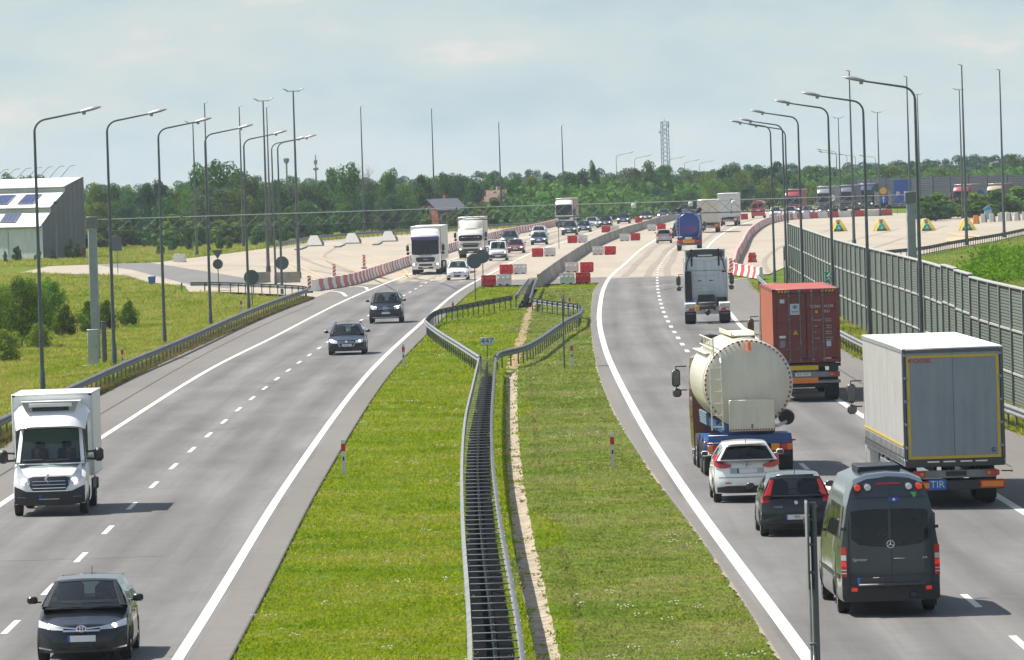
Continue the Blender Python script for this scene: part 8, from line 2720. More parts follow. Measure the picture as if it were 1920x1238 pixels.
def minibus():
	"""dark grey high-roof minibus seen from behind"""
	L, W, H = 6.6, 1.99, 2.78
	S = dict(L=L, W=W, r=.34, paint=('graphite', (.036, .048, .057), .22), axles=(-L / 2 + 1.55, L / 2 - 1.0), zb=.30, sm=.12,
			 top=[(-L / 2, H - .10), (-L / 2 + .25, H), (L / 2 - 2.3, H - .02), (L / 2 - 1.75, H - .35), (L / 2 - .95, 1.30), (L / 2 - .2, 1.05), (L / 2, .95)],
			 shoulder=[(-L / 2, H - .36), (-L / 2 + .25, H - .26), (L / 2 - 2.3, H - .28), (L / 2 - 1.75, H - .55), (L / 2 - .95, 1.22), (L / 2 - .2, .98), (L / 2, .85)],
			 wz=[(.2, .96), (.5, 1), (1.2, 1), (1.45, .975), (1.9, .905), (2.3, .82), (2.6, .73), (2.8, .68)],
			 nf=[(.2, .05), (.6, 0), (1.0, .08), (1.4, .3)], nr=[(.2, .02), (.5, 0), (1.0, .02), (1.7, .06), (2.3, .15), (2.7, .27)], bf=.4, br=.22, pr=5.0)
	yb = 131.1 - .95
	yc = yb + L / 2
	root = thing('minibus', 'dark grey high-roof minibus with tinted rear windows, nearest on the right carriageway', 'minibus', (7.12, yc, .004), hdg(R_IN, yc) + .018)
	P = paint(*S['paint'])
	B = Body(S)
	B.build('body', P, root)
	for ya in S['axles']:
		for sg in (-1, 1):
			wheel(root, sg * (W / 2 - .16), ya, .34, .23, mat('steel_wheel', (.32, .33, .34), .45, .4), 8)
	TG = glass_mat('privacy_glass', (.10, .12, .13), .3)
	for sg in (1, -1):
		cols = [(.03, 1.35, 2.08), (.30, 1.36, 2.08), (.60, 1.40, 2.07), (.745, 1.50, 2.04)]
		c = sorted([(sg * a, lo, hi) for a, lo, hi in cols])
		B.patch('r', 'rear_window', BLKGLASS, c, root, off=.010, rows=6, sub=4)
		# door outline
		for cc in ([(.012, .62, 2.58), (.022, .62, 2.58)],):
			B.patch('r', 'door_seam', BLKPL, sorted([(sg * a, lo, hi) for a, lo, hi in cc]), root, off=.004, rows=14, sub=1) if sg > 0 else None
		B.patch('r', 'door_seam', BLKPL, sorted([(sg * .80, .62, 1.9), (sg * .812, .62, 1.9)]), root, off=.004, rows=10, sub=1)
		t = B.patch('r', 'tail_light', REDLIGHT, sorted([(sg * .845, .78, 1.36), (sg * .945, .78, 1.36)]), root, off=.018, rows=8, sub=3)[0]
		B.patch('r', 'reversing_lens', CLEARL, sorted([(sg * .85, 1.10, 1.20), (sg * .94, 1.10, 1.20)]), t, off=.024, rows=2, sub=2)
		B.patch('r', 'brake_lens', REDLIT, sorted([(sg * .85, .98, 1.08), (sg * .94, .98, 1.08)]), t, off=.024, rows=2, sub=2)
		for zz in (.90, .84):
			B.patch('r', 'lens_band', CLEARL, sorted([(sg * .85, zz, zz + .022), (sg * .94, zz, zz + .022)]), t, off=.024, rows=2, sub=2)
		B.patch('r', 'reflector', REDLIT, sorted([(sg * .66, .50, .57), (sg * .86, .50, .57)]), root, off=.03, rows=2, sub=3)
		B.patch('r', 'door_hinge', BLKPL, sorted([(sg * .86, 1.68, 1.74), (sg * .93, 1.68, 1.74)]), root, off=.03, rows=2, sub=2)
		z = 2.50
		for x, m2 in ((.60, REDLIT), (.40, CLEARL)):
			y = B.yr(x, z) - .0
			d = disc_y(sg * x, y - .01, z, .088, -1, 18, .03).build('roof_lamp', BLKPL, root)
			disc_y(sg * x, y - .03, z, .066, -1, 18, .025).build('lamp_lens', m2, d)
			if m2 is REDLIT:
				MB().box((sg * (x + .035), y - .055, z), (.05, .012, .08), .005).build('indicator', ORANGE_L, d)
	B.patch('r', 'door_seam', BLKPL, [(-.70, 2.30, 2.312), (.70, 2.30, 2.312)], root, off=.004, rows=2, sub=12)
	B.patch('r', 'door_seam', BLKPL, [(-.80, .79, .80), (.80, .79, .80)], root, off=.004, rows=2, sub=12)
	B.patch('r', 'brake_light', REDLIGHT, [(-.24, 2.55, 2.585), (.24, 2.55, 2.585)], root, off=.02, rows=2, sub=8)
	B.patch('r', 'rear_bumper', BLKPL, [(-.92, .34, .60), (-.8, .32, .62), (.8, .32, .62), (.92, .34, .60)], root, off=.035, rows=4, sub=5)
	MB().box((0, B.yr(0, .66) - .10, .625), (1.3, .22, .05), .02).build('rear_step', mat('step_plate', (.07, .07, .075), .5), root)
	p = B.patch('r', 'number_plate', mat('dark_plate', (.055, .06, .066), .4), [(-.66, .645, .765), (-.14, .645, .765)], root, off=.016, rows=2, sub=1)[0]
	B.patch('r', 'country_band', mat('band_blue', (.02, .16, .62), .35), [(-.66, .645, .765), (-.605, .645, .765)], p, off=.02, rows=2, sub=1)
	B.patch('r', 'plate_light', CHROME, [(-.36, .752, .768), (-.24, .752, .768)], root, off=.03, rows=2, sub=1)
	hb = MB().box((.16, B.yr(.16, 1.12) - .035, 1.12), (.22, .035, .022), .008)
	hb.build('door_handle', CHROME, root)
	z = 1.40
	r = .072
	y = B.yr(0, z) - .03
	st = MB().tube([(r * math.cos(t), y, z + r * math.sin(t)) for t in np.linspace(0, 2 * PI, 25)], .008, 6, caps=False)
	for a in (90, 210, 330):
		a = math.radians(a)
		st.tube([(0, y, z), (r * math.cos(a), y, z + r * math.sin(a))], [.014, .003], 6)
	st.build('badge', CHROME, root)
	yl = B.yr(.6, 1.10) - .012
	text_mesh('Sprinter', .085, CHROME, 'lettering', root, (-.60, yl, 1.11), (PI / 2, 0, 0), .004)
	text_mesh('519', .06, CHROME, 'lettering', root, (.66, yl, 1.12), (PI / 2, 0, 0), .004)
	text_mesh('7037', .10, BLKPL, 'lettering', root, (-.60, B.yr(.6, 2.38) - .012, 2.385), (PI / 2 - .2, 0, 0), .003)
	fl = MB().box((.10, B.yr(.1, 2.28) - .014, 2.26), (.22, .006, .085), .001, M=Matrix.Rotation(-.16, 4, 'X')).build('fleet_sticker', PLATEBLUE, root)
	disc_y(.10, B.yr(.1, 2.28) - .018, 2.26, .028, -1, 12, .004).build('sticker_emblem', PLATE, fl)
	mbg = MB().add([(.42, B.yr(.4, 2.36) - .014, 2.40), (.54, B.yr(.5, 2.36) - .014, 2.39), (.53, B.yr(.5, 2.28) - .014, 2.31), (.48, B.yr(.5, 2.28) - .014, 2.29)], [(0, 1, 2, 3)])
	mbg.build('eco_sticker', mat('sticker_green', (.08, .42, .10), .4), root, fix=False)
	# roof cooling unit, side glazing, mouldings, mud flaps
	ac = MB().box((-.05, -.9, H + .0), (.84, 1.5, .15), .02)
	ac.build('roof_cooler', mat('cooler_graphite', (.030, .038, .045), .6, spec=.2), root)
	for y0, y1 in ((-2.75, -1.75), (-1.65, -.55), (-.45, .55)):
		B.side('side_window', BLKGLASS, y0, y1, 1.50, 2.12, root, .006)
	B.side('side_window', BLKGLASS, .85, 1.75, 1.35, 2.05, root, .006, z1b=1.75)
	B.side('side_moulding', BLKPL, -2.9, 2.4, .72, .80, root, .012, nz=2)
	for yy in (-2.9, .62, 1.9):
		B.side('door_seam', BLKPL, yy, yy + .012, .5, 2.2, root, .004, n=1, nz=10)
	for sg in (1, -1):
		for ya in S['axles']:
			MB().prism([(ya - .40, .12), (ya - .42, .62), (ya - .40, .64), (ya - .36, .14)], sg * .72, sg * .97, 'x').build('mud_flap', RUBBER, root)
		mb = MB().box((sg * 1.20, 1.75, 1.58), (.26, .12, .36), .06).tube([(sg * .98, 1.8, 1.45), (sg * 1.12, 1.77, 1.48)], .03, 6)
		o = mb.build('wing_mirror', BLKPL, root)
		MB().box((sg * 1.20, 1.686, 1.58), (.21, .008, .30), .003).build('mirror_glass', MIRROR, o)
	tow = MB().box((.42, B.yr(.4, .4) - .02, .42), (.16, .10, .12), .02)
	tow.build('tow_eye', FRAME, root)
	return root

def box_van():
	"""white chassis-cab van with refrigerated box, coming towards the camera"""
	L, W = 2.9, 2.02
	yf = 179.5 - .95
	P = ('van_white', (.80, .80, .79), .3)
	total = 6.4
	yc = yf + total / 2
	rot = PI + hdg(L_DASH, yc)
	root = thing('box_van', 'white refrigerated box van with roof air deflector and black bumper', 'van', (-12.45, yc, .004), rot)
	# cab occupies local y from +0.3 to +3.2
	S = dict(L=2.9, W=W, r=.34, paint=P, axles=(2.9 / 2 - .92,), zb=.32, sm=.08,
			 top=[(-1.45, 1.42), (.35, 1.42), (.45, 1.40), (1.10, 1.20), (1.40, 1.08)],
			 shoulder=[(-1.45, 1.36), (.35, 1.34), (.9, 1.18), (1.40, .98)],
			 wz=[(.2, .96), (.5, 1), (1.1, 1), (1.5, .965)],
			 nf=[(.2, .06), (.5, 0), (.8, .02), (1.0, .10), (1.2, .22)], nr=[(0, 0), (2, 0)], bf=.42, br=.02, pf=2.8,
			 gh=(.50, -.32, -1.40, -1.44), gz=(1.40, 2.30, 2.34, 2.36, 1.44), gw=(.95, .82), cuts=[(.30, .88)], bow=(.16, .0), driver=-1)
	B = Body(S)
	cab = B.build('cab', paint(*P), root)
	cab.location = (0, 3.2 - 1.45, 0)
	greenhouse(cab, S, paint(*P), GLASS, GLASS, B)
	# face
	for o in B.patch('f', 'headlight', CLEARL, [(.52, .84, .98), (.66, .84, 1.12), (.80, .90, 1.34), (.86, 1.05, 1.40)], cab, off=.010, mirror=True, rows=5):
		s = 1 if o.data.vertices[0].co.x > 0 else -1
		disc_y(s * .67, B.yf(.67, .92) + .016, .92, .085, 1, 16, .012).build('lamp_lens', LAMPLIT, o)
	g = B.patch('f', 'grille', BLKPL, [(-.55, .86, 1.02), (-.42, .66, 1.05), (.42, .66, 1.05), (.55, .86, 1.02)], cab, off=.010, rows=5)[0]
	for z in (.74, .83, .92):
		B.patch('f', 'grille_bar', CHROME, [(-.44, z, z + .018), (.44, z, z + .018)], g, off=.018, rows=2, sub=8)
	B.patch('f', 'chrome_trim', CHROME, [(-.52, .66, .68), (.52, .66, .68)], g, off=.02, rows=2, sub=8)
	B.patch('f', 'bumper', BLKPL, [(-.93, .34, .80), (-.60, .28, .66), (.60, .28, .66), (.93, .34, .80)], cab, off=.012, rows=5, sub=6)
	for sg in (1, -1):
		B.patch('f', 'bumper_slot', FRAMEG, sorted([(sg * .62, .50, .515), (sg * .84, .50, .515)]), cab, off=.02, rows=2)
	r = .13
	y = B.yf(0, .86) + .05
	MB().tube([(0, y, .99 + r), (r * .66, y, .99), (0, y, .99 - r), (-r * .66, y, .99), (0, y, .99 + r)], .032, 6, caps=False).build('badge', CHROME, cab)
	pp = B.patch('f', 'number_plate', BLKPL, [(-.26, .46, .58), (.26, .46, .58)], cab, off=.024, rows=2, sub=2)[0]
	B.patch('f', 'plate_frame', PLATE, [(-.27, .45, .465), (.27, .45, .465)], pp, off=.03, rows=2, sub=2)
	B.patch('f', 'country_band', PLATEBLUE, [(.22, .46, .58), (.26, .46, .58)], pp, off=.03, rows=2, sub=1)
	yw = S['gh'][0] + .13
	MB().tube([(.1, yw, 1.45), (-.45, yw - .02, 1.47)], .012, 5).tube([(.75, yw - .10, 1.46), (.2, yw, 1.48)], .012, 5).build('wiper', BLKPL, cab)
	MB().box((-.38, .26, 1.46), (.26, .10, .01)).box((.42, .26, 1.46), (.30, .12, .01)).build('papers', WHITE_M, cab)
	for sg in (1, -1):
		mb = MB().box((sg * 1.28, .18, 1.56), (.26, .16, .36), .07).tube([(sg * .96, .18, 1.46), (sg * 1.20, .18, 1.44)], .035, 6).tube([(sg * .96, .18, 1.64), (sg * 1.20, .18, 1.66)], .03, 6)
		o = mb.build('wing_mirror', BLKPL, cab)
		MB().box((sg * 1.28, .096, 1.56), (.20, .008, .29), .003).build('mirror_glass', MIRROR, o)
		wheel(root, sg * (W / 2 - .14), 3.2 - .92, .345, .22, mat('steel_wheel', (.32, .33, .34)), 8)
		wheel(root, sg * (W / 2 - .16), -1.75, .345, .24, mat('steel_wheel', (.32, .33, .34)), 8)
		B.side('door_seam', BLKPL, -.62, -.608, .55, 1.34, cab, .004, n=1, nz=6)
	# air deflector above the cab
	df = MB()
	rows = []
	for t in np.linspace(0, 1, 10):
		y = 2.05 - 1.25 * t
		zt = 2.34 + (2.98 - 2.34) * (math.sin(t * PI / 2) ** 1.0)
		row = []
		for u in np.linspace(-1, 1, 15):
			w = 1.05 - .12 * (1 - t)
			row.append((w * u, y - .30 * abs(u) ** 2.6 * (1 - t), zt - .30 * abs(u) ** 6 * (.35 + .65 * t) - .07 * math.exp(-(u / .55) ** 2) * t))
		rows.append(row)
	df.grid(rows, 0, True)
	for sg in (0, 14):
		df.grid([[r[sg], (r[sg][0], r[sg][1] - .0, 1.5 + .0 * r[sg][2])] for r in rows[3:]], 0, True)
	df.build('air_deflector', paint(*P), root)
	# box
	zb, zt, w2, l2 = .95, 3.18, 2.14, 4.0
	yb0, yb1 = -3.2, .80
	bx = MB().box((0, (yb0 + yb1) / 2, (zb + zt) / 2), (w2, yb1 - yb0, zt - zb), .03).build('cargo_box', mat('box_white', (.76, .76, .74), .4, var=.05, nscale=1), root)
	tr = MB()
	for sg in (1, -1):
		tr.box((sg * (w2 / 2 - .01), yb1 + .0, (zb + zt) / 2), (.06, .06, zt - zb + .01), .015)
		tr.box((sg * (w2 / 2 + .0), (yb0 + yb1) / 2, zt - .02), (.05, yb1 - yb0 + .02, .06), .015)
		tr.box((sg * (w2 / 2 + .0), (yb0 + yb1) / 2, zb + .03), (.05, yb1 - yb0 + .02, .08), .015)
	tr.box((0, yb1 + .003, zt - .03), (w2 - .06, .05, .06), .012)
	tr.build('box_edge_trim', mat('box_trim', (.60, .61, .62), .4, .2), bx)
	for sg in (1, -1):
		MB().box((sg * (w2 / 2 - .04), yb1 + .03, zt - .04), (.08, .03, .06), .01).build('corner_lamp', BLKPL, bx)
	# cooling unit above the deflector
	cu = MB().prism([(-.80, 3.00), (-.66, 2.72), (.66, 2.72), (.80, 3.00)], yb1 + .02, yb1 + .72, 'y')
	c = cu.build('cooling_unit', WHITE_M, root)
	MB().prism([(-.76, 2.985), (-.65, 2.73), (.65, 2.73), (.76, 2.985)], yb1 + .715, yb1 + .735, 'y').build('unit_surround', mat('unit_grey', (.30, .31, .32), .4), c)
	MB().box((0, yb1 + .745, 2.90), (1.15, .02, .10), .008).build('unit_top', WHITE_M, c)
	MB().box((-.24, yb1 + .745, 2.80), (.50, .03, .11), .03).box((.24, yb1 + .745, 2.80), (.50, .03, .11), .03).build('fan_opening', BLKPL, c)
	ch = MB()
	ch.box((0, -1.2, .72), (.9, 4.4, .18), .02)
	for sg in (1, -1):
		ch.box((sg * .98, -.6, .70), (.05, 1.5, .30), .02)
		ch.box((sg * .95, -2.5, .60), (.08, .5, .3), .02)
	ch.build('chassis', FRAME, root)
	seated_person('person', 'driver in dark clothes behind the wheel of the white box van', root, (-12.45, yc), rot, (-.45, 1.35, .95), (.03, .035, .05))
	seated_person('person', 'passenger in a maroon top on the far seat of the white box van', root, (-12.45, yc), rot, (.42, 1.30, .95), (.16, .03, .035))
	return root

def front_truck(label, x, y, colr, style, trailer, line, H=3.85):
	"""truck with box or curtain trailer coming towards the camera"""
	W = 2.5
	Lt = trailer['L']
	total = Lt + 2.4
	yc = y + total / 2 - 1.3
	root = thing('cargo_truck', label, 'truck', (x, yc, .004), PI + hdg(line, yc - total / 4))
	f = total / 2
	P = colr
	B, cab = tractor_front(root, P, trailer.get('cabH', 3.35), L=2.3, W=2.46, yc=f - 1.15, visor=style.get('visor'))
	Hc = trailer.get('cabH', 3.35)
	# grille, bumper, lamps
	gm = style.get('grille', [(-.78, 1.16, 1.42), (-.66, 1.06, 1.46), (.66, 1.06, 1.46), (.78, 1.16, 1.42)])
	g = B.patch('f', 'grille', BLKPL, gm, cab, off=.014, rows=4)[0]
	lo = B.patch('f', 'lower_grille', BLKPL, [(-.55, .74, .90), (.55, .74, .90)], cab, off=.014)[0]
	if style.get('dark'):
		B.patch('f', 'bumper', mat('bumper_dark', (.055, .057, .06), .5), [(-1.2, .46, .92), (1.2, .46, .92)], cab, off=.012, rows=4, sub=16)
		B.patch('f', 'trim_bar', FRAMEG, [(-1.0, 1.30, 1.40), (1.0, 1.30, 1.40)], g, off=.02, rows=2, sub=8)
	else:
		B.patch('f', 'lower_intake', BLKPL, [(-.62, .50, .64), (.62, .50, .64)], cab, off=.014)
	for o in B.patch('f', 'headlight', CLEARL, [(.72, .80, .96), (1.0, .80, .98), (1.16, .82, .98)], cab, off=.014, mirror=True):
		s = 1 if o.data.vertices[0].co.x > 0 else -1
		disc_y(s * .98, B.yf(.98, .88) + .018, .88, .07, 1, 14, .012).build('lamp_lens', LAMPLIT if style.get('lit', True) else CLEARL, o)
	B.patch('f', 'number_plate', PLATE, [(-.26, .56, .67), (.26, .56, .67)], cab, off=.03, rows=2, sub=2)
	for sg in (1, -1):
		B.side('side_window', BLKGLASS, -.05, .78, 1.75, 2.45, cab, .006, sides=(sg,), z1b=2.2)
		B.side('door_seam', BLKPL, -.12, -.10, .8, 2.6, cab, .005, sides=(sg,), n=1, nz=8)
	if style.get('text'):
		text_mesh(style['text'], .20, mat('lettering_navy', (.03, .025, .12), .4), 'lettering', cab, (0, B.yf(0, 1.57) + .02, 1.575), (PI / 2, 0, PI), .003, sx=1.05)
	if style.get('text2'):
		text_mesh(style['text2'], .15, CHROME, 'lettering', cab, (0, B.yf(0, 1.26) + .03, 1.27), (PI / 2, 0, PI), .003, sx=1.2)
	big_mirrors(root, f - .55, 2.15, 1.26)
	# roof fairing
	if trailer.get('fairing'):
		zr, z2 = Hc, trailer['H']
		rows = []
		for t in np.linspace(0, 1, 7):
			yy = f - .75 - 1.2 * t
			zz = zr - .10 + (z2 - zr - .02) * math.sin(t * PI / 2)
			rows.append([((1.18 - .2 * (1 - t)) * u, yy - .2 * abs(u) ** 3, zz - .18 * abs(u) ** 4) for u in np.linspace(-1, 1, 11)])
		fm = MB().grid(rows, 0, True)
		for k in (0, 10):
			fm.grid([[r[k], (r[k][0], r[k][1], zr - .2)] for r in rows], 0, True)
		fm.build('roof_fairing', paint(*P), root)
	truck_wheels(root, 1.02, f - 1.35, .5, .30)
	truck_wheels(root, .96, f - 4.6, .5, .28, dual=True)
	b = -total / 2
	for k in range(2 if Lt < 9 else 3):
		truck_wheels(root, .98, b + 1.7 + 1.3 * k, .5, .36)
	z0, z1 = 1.15, trailer['H']
	bx = MB().box((0, b + Lt / 2, (z0 + z1) / 2), (2.54, Lt, z1 - z0), .03).build('cargo_body', trailer['m'], root)
	tr = MB()
	for sg in (1, -1):
		tr.box((sg * 1.26, b + Lt / 2, z1 - .05), (.05, Lt + .02, .10), .01)
		tr.box((sg * 1.26, b + Lt / 2, z0 + .05), (.05, Lt + .02, .14), .01)
	tr.box((0, b + Lt + .003, z1 - .05), (2.46, .05, .10), .01)
	tr.build('edge_rail', ALU, bx)
	MB().box((0, 0, .95), (.9, total - 1.2, .28), .02).build('chassis', FRAME, root)
	sg_ = MB()
	for sg in (1, -1):
		sg_.box((sg * 1.18, 0, .72), (.04, total * .35, .50), .02)
	sg_.build('side_guard', mat('guard_grey', (.45, .46, .46), .5), root)
	return root

def rear_box_truck(label, x, y, trailer_m, H, line, low_m, L=13.0, Wd=2.55, group=None, cabc=('far_cab', (.5, .5, .5), .35)):
	"""boxy truck driving away, seen far off"""
	yc = y + L / 2
	root = thing('cargo_truck', label, 'truck', (x, yc, .004), hdg(line, yc), group)
	b = -L / 2
	MB().box((0, 0, (1.2 + H) / 2), (Wd, L, H - 1.2), .03).build('cargo_body', trailer_m, root)
	fr = MB()
	for sg in (1, -1):
		fr.box((sg * (Wd / 2 - .03), b - .01, (1.2 + H) / 2), (.09, .08, H - 1.2), .01)
		d = MB().box((sg * Wd / 4, b - .02, (1.2 + H) / 2), (Wd / 2 - .12, .03, H - 1.5), .006).build('rear_door', trailer_m, root)
	fr.box((0, b - .01, H - .05), (Wd - .1, .08, .10), .01)
	fr.build('door_frame', ALU, root)
	MB().box((0, b + .05, .98), (Wd - .1, .12, .26), .02).build('light_bar', FRAME, root)
	for sg in (1, -1):
		MB().box((sg * 1.0, b - .02, .86), (.42, .05, .30), .01).build('rear_marker_board', low_m, root)
		MB().box((sg * .95, b - .02, .62), (.34, .05, .12), .01).build('tail_light', REDLIGHT, root)
	MB().box((0, b + .02, .88), (.75, .03, .24), .005).build('number_plate_panel', PLATE, root)
	for k in range(3):
		truck_wheels(root, .98, b + 1.4 + 1.3 * k, .5, .36)
	truck_wheels(root, 1.0, -b + .9, .5, .3)
	MB().box((0, 0, .95), (.9, L, .26), .02).build('chassis', FRAME, root)
	tractor_front(root, cabc, 3.5, yc=-b + 1.3)
	return root

def blue_tanker():
	yb, L, W = 653.5, 11.0, 2.5
	yc = yb + L / 2
	root = thing('tanker_truck', 'blue tanker truck with round blue rear end and orange panel far down the right lane', 'truck', (17.65, yc, .004), hdg(R_DASH, yc) - .0)
	b, f = -L / 2, L / 2
	NB = mat('tanker_navy', (.010, .022, .14), .4, coat=.1, var=.12)
	r, zc = 1.12, 2.55
	v = MB().lathe([(.001, b - .12), (r * .6, b - .09), (r * .92, b - .0), (r, b + .1), (r * 1.03, b + .1), (r * 1.03, b + .2), (r, b + .2), (r, f - .6), (r * .8, f - .4), (.001, f - .4)], (0, 0, zc), 'y', 40)
	v.build('tank_vessel', mat('tanker_blue', (.010, .042, .25), .35, coat=.15, var=.08), root, angle=25)
	text_mesh('CHEM', .46, mat('lettering_crimson', (.30, .02, .12), .4), 'lettering', root, (0, b - .13, zc - .34), (PI / 2, 0, 0), .01, sx=1.2)
	fr = MB()
	for sg in (1, -1):
		fr.tube([(sg * .95, b + .0, 1.35), (sg * 1.12, b + .0, 1.7), (sg * 1.15, b + .05, 3.5)], .04, 6)
		fr.tube([(sg * 1.15, b + .1, 3.62), (sg * 1.15, f - .6, 3.62)], .03, 6)
		fr.box((sg * 1.02, 0, 3.5), (.3, L - .8, .06), .01)
	for k in range(7):
		fr.tube([(-1.18, b - .06, 1.3 + k * .32), (-.86, b - .06, 1.3 + k * .32)], .022, 6)
	fr.tube([(-.86, b - .06, 1.2), (-.86, b - .06, 3.6)], .03, 6)
	fr.tube([(r * 1.12 * math.cos(t), b + .05, zc + r * 1.12 * math.sin(t)) for t in np.linspace(-.4, PI + .4, 24)], .035, 6)
	fr.build('ladder_and_rails', mat('pale_blue_metal', (.28, .36, .50), .4, .4), root)
	ch = MB()
	ch.box((0, .2, 1.05), (1.1, L - .6, .4), .03)
	ch.box((0, b + .3, 1.25), (2.2, .5, .3), .05)
	ch.build('chassis', NB, root)
	MB().box((0, b - .1, 1.22), (.7, .3, .3), .05).build('valve_box', ALU, root)
	MB().box((0, b - .03, .92), (1.15, .04, .32), .01).build('warning_panel', ORANGE, root)
	MB().box((0, b + .05, .62), (2.4, .10, .16), .02).build('underrun_bumper', GALV, root)
	for sg in (1, -1):
		MB().box((sg * .92, b - .02, .90), (.45, .08, .26), .03).build('tail_light', REDLIGHT, root)
	for k in range(3):
		truck_wheels(root, .97, b + 1.5 + 1.3 * k, .5, .38)
	truck_wheels(root, 1.0, f + 1.2, .5, .3)
	tractor_front(root, ('navy_cab', (.02, .04, .22), .35), 3.85, yc=f + 1.0)
	MB().box((-.98, f + .2, 3.9), (.5, .9, .4), .05).box((.98, f + .2, 3.9), (.5, .9, .4), .05).build('roof_equipment', BLKPL, root)
	big_mirrors(root, f + 1.8, 2.3, 1.26)
	return root

def red_van():
	L, W, H = 5.4, 2.0, 2.55
	S = dict(L=L, W=W, r=.34, paint=('fire_red', (.42, .02, .025), .3), axles=(-L / 2 + 1.0, L / 2 - 1.0), zb=.3, sm=.12,
			 top=[(-L / 2, H - .05), (L / 2 - 2.0, H), (L / 2 - 1.6, H - .3), (L / 2 - .9, 1.3), (L / 2, .95)],
			 shoulder=[(-L / 2, H - .25), (L / 2 - 2.0, H - .22), (L / 2 - 1.6, H - .5), (L / 2 - .9, 1.2), (L / 2, .85)],
			 wz=[(.2, .97), (.5, 1), (1.3, 1), (2.0, .95), (2.6, .86)], nf=[(.2, 0), (1.4, .3)], nr=[(.2, .0), (1, .02), (2.5, .14)], bf=.4, br=.16, pr=5)
	y = 975 + L / 2
	root = thing('panel_van', 'red high-roof panel van with ladder rack driving off near the far bend', 'van', (36.4, y, .004), hdg(R_EDGE, y))
	B = Body(S)
	B.build('body', paint(*S['paint']), root)
	for sg in (1, -1):
		B.patch('r', 'rear_window', BLKGLASS, sorted([(sg * .08, 1.45, 2.1), (sg * .75, 1.45, 2.05)]), root, off=.01)
		B.patch('r', 'tail_light', REDLIGHT, sorted([(sg * .84, .8, 1.5), (sg * .95, .8, 1.5)]), root, off=.02)
		for ya in S['axles']:
			wheel(root, sg * .83, ya, .34, .24)
	B.patch('r', 'door_seam', BLKPL, [(-.01, .5, 2.3), (.01, .5, 2.3)], root, off=.006, rows=8, sub=1)
	plate(B, 'r', root, 1.15, .6, .16)
	rk = MB()
	for sg in (1, -1):
		rk.tube([(sg * .7, -2.4, H + .15), (sg * .7, 1.0, H + .15)], .03, 6)
		for yy in (-2.2, -.8, .8):
			rk.tube([(sg * .7, yy, H - .1), (sg * .7, yy, H + .15)], .025, 6)
	for yy in (-2.2, -.8, .8):
		rk.tube([(-.7, yy, H + .15), (.7, yy, H + .15)], .025, 6)
	rk.box((-.75, -1.0, H + .25), (.3, 3.0, .12), .03)
	rk.build('ladder_rack', GALV, root)
	return root

box_van()
car_black_hatch()
car_estate()
car_suv()
minibus()
car_white_crossover()
car_black_small()
tanker_truck()
container_truck()
long_trailer()
bobtail_tractor()

# ------------------------------------------------------------------ traffic further off
front_truck('white truck with violet sun visor and curtain trailer in the left outer lane', -6.75, 558.7, ('truck_white', (.78, .78, .77), .3), dict(visor=mat('visor_violet', (.06, .035, .20), .35, coat=.4), text='TRANSITEX', text2='MAN'),
			dict(L=13.6, H=4.0, cabH=3.85, m=CURTAIN_W, fairing=False), L_DASH)
front_truck('cream box truck with roof fairing and dark bumper behind the violet-visor truck', -3.55, 649.6, ('truck_cream', (.70, .67, .60), .35), dict(dark=True),
			dict(L=7.4, H=3.95, cabH=2.95, m=mat('cream_box', (.62, .58, .50), .5, var=.1, nscale=.8), fairing=True), L_DASH)
front_truck('white truck with brown-sided box in the far left lane behind the dark off-road car', 8.1, 928, ('truck_white2', (.76, .76, .74), .3), dict(dark=True, lit=False),
			dict(L=10, H=4.0, cabH=3.8, m=mat('brown_box', (.34, .24, .19), .6, var=.1), fairing=False), L_DASH)
simple_car('hatchback', 'white hatchback with dark grille just behind the violet-visor truck', -4.1, 527.7, 4.07, 1.73, 1.52, 2.59, ('city_white', (.78, .78, .77), .3), L_DASH, rail=True, mirror=BLKPL)
car_white_panel_van()
simple_car('sedan', 'dark red sedan right of the small white panel van', .66, 674.5, 4.5, 1.76, 1.42, 2.7, ('wine_red', (.16, .02, .03), .3), L_DASH)
simple_car('sedan', 'dark blue sedan in front of the white car on the left carriageway', 3.33, 739, 4.6, 1.80, 1.45, 2.75, ('navy', (.03, .045, .10), .3), L_DASH)
simple_car('estate_car', 'white car behind the dark blue sedan', 3.6, 800, 4.6, 1.8, 1.5, 2.75, ('plain_white', (.74, .74, .73), .3), L_DASH)
simple_car('crossover_car', 'dark teal car behind the dark red sedan', .1, 742, 4.5, 1.85, 1.65, 2.7, ('dark_teal', (.02, .035, .045), .3), L_DASH)
simple_car('estate_car', 'silver white car half hidden behind the small white panel van', -1.75, 668, 4.5, 1.76, 1.5, 2.7, ('silver_white', (.62, .64, .66), .28), L_DASH)
simple_car('sport_utility_car', 'dark grey off-road car in front of the far white truck', 7.5, 826, 4.8, 1.92, 1.78, 2.9, ('grey_green', (.05, .06, .062), .28), L_DASH)
simple_car('hatchback', 'blue-black car beside the far white truck', 9.6, 856, 4.3, 1.78, 1.48, 2.6, ('blue_black2', (.02, .03, .055), .28), L_DASH)
FARG = 'small cars queued in the bend at the far end of the left carriageway'
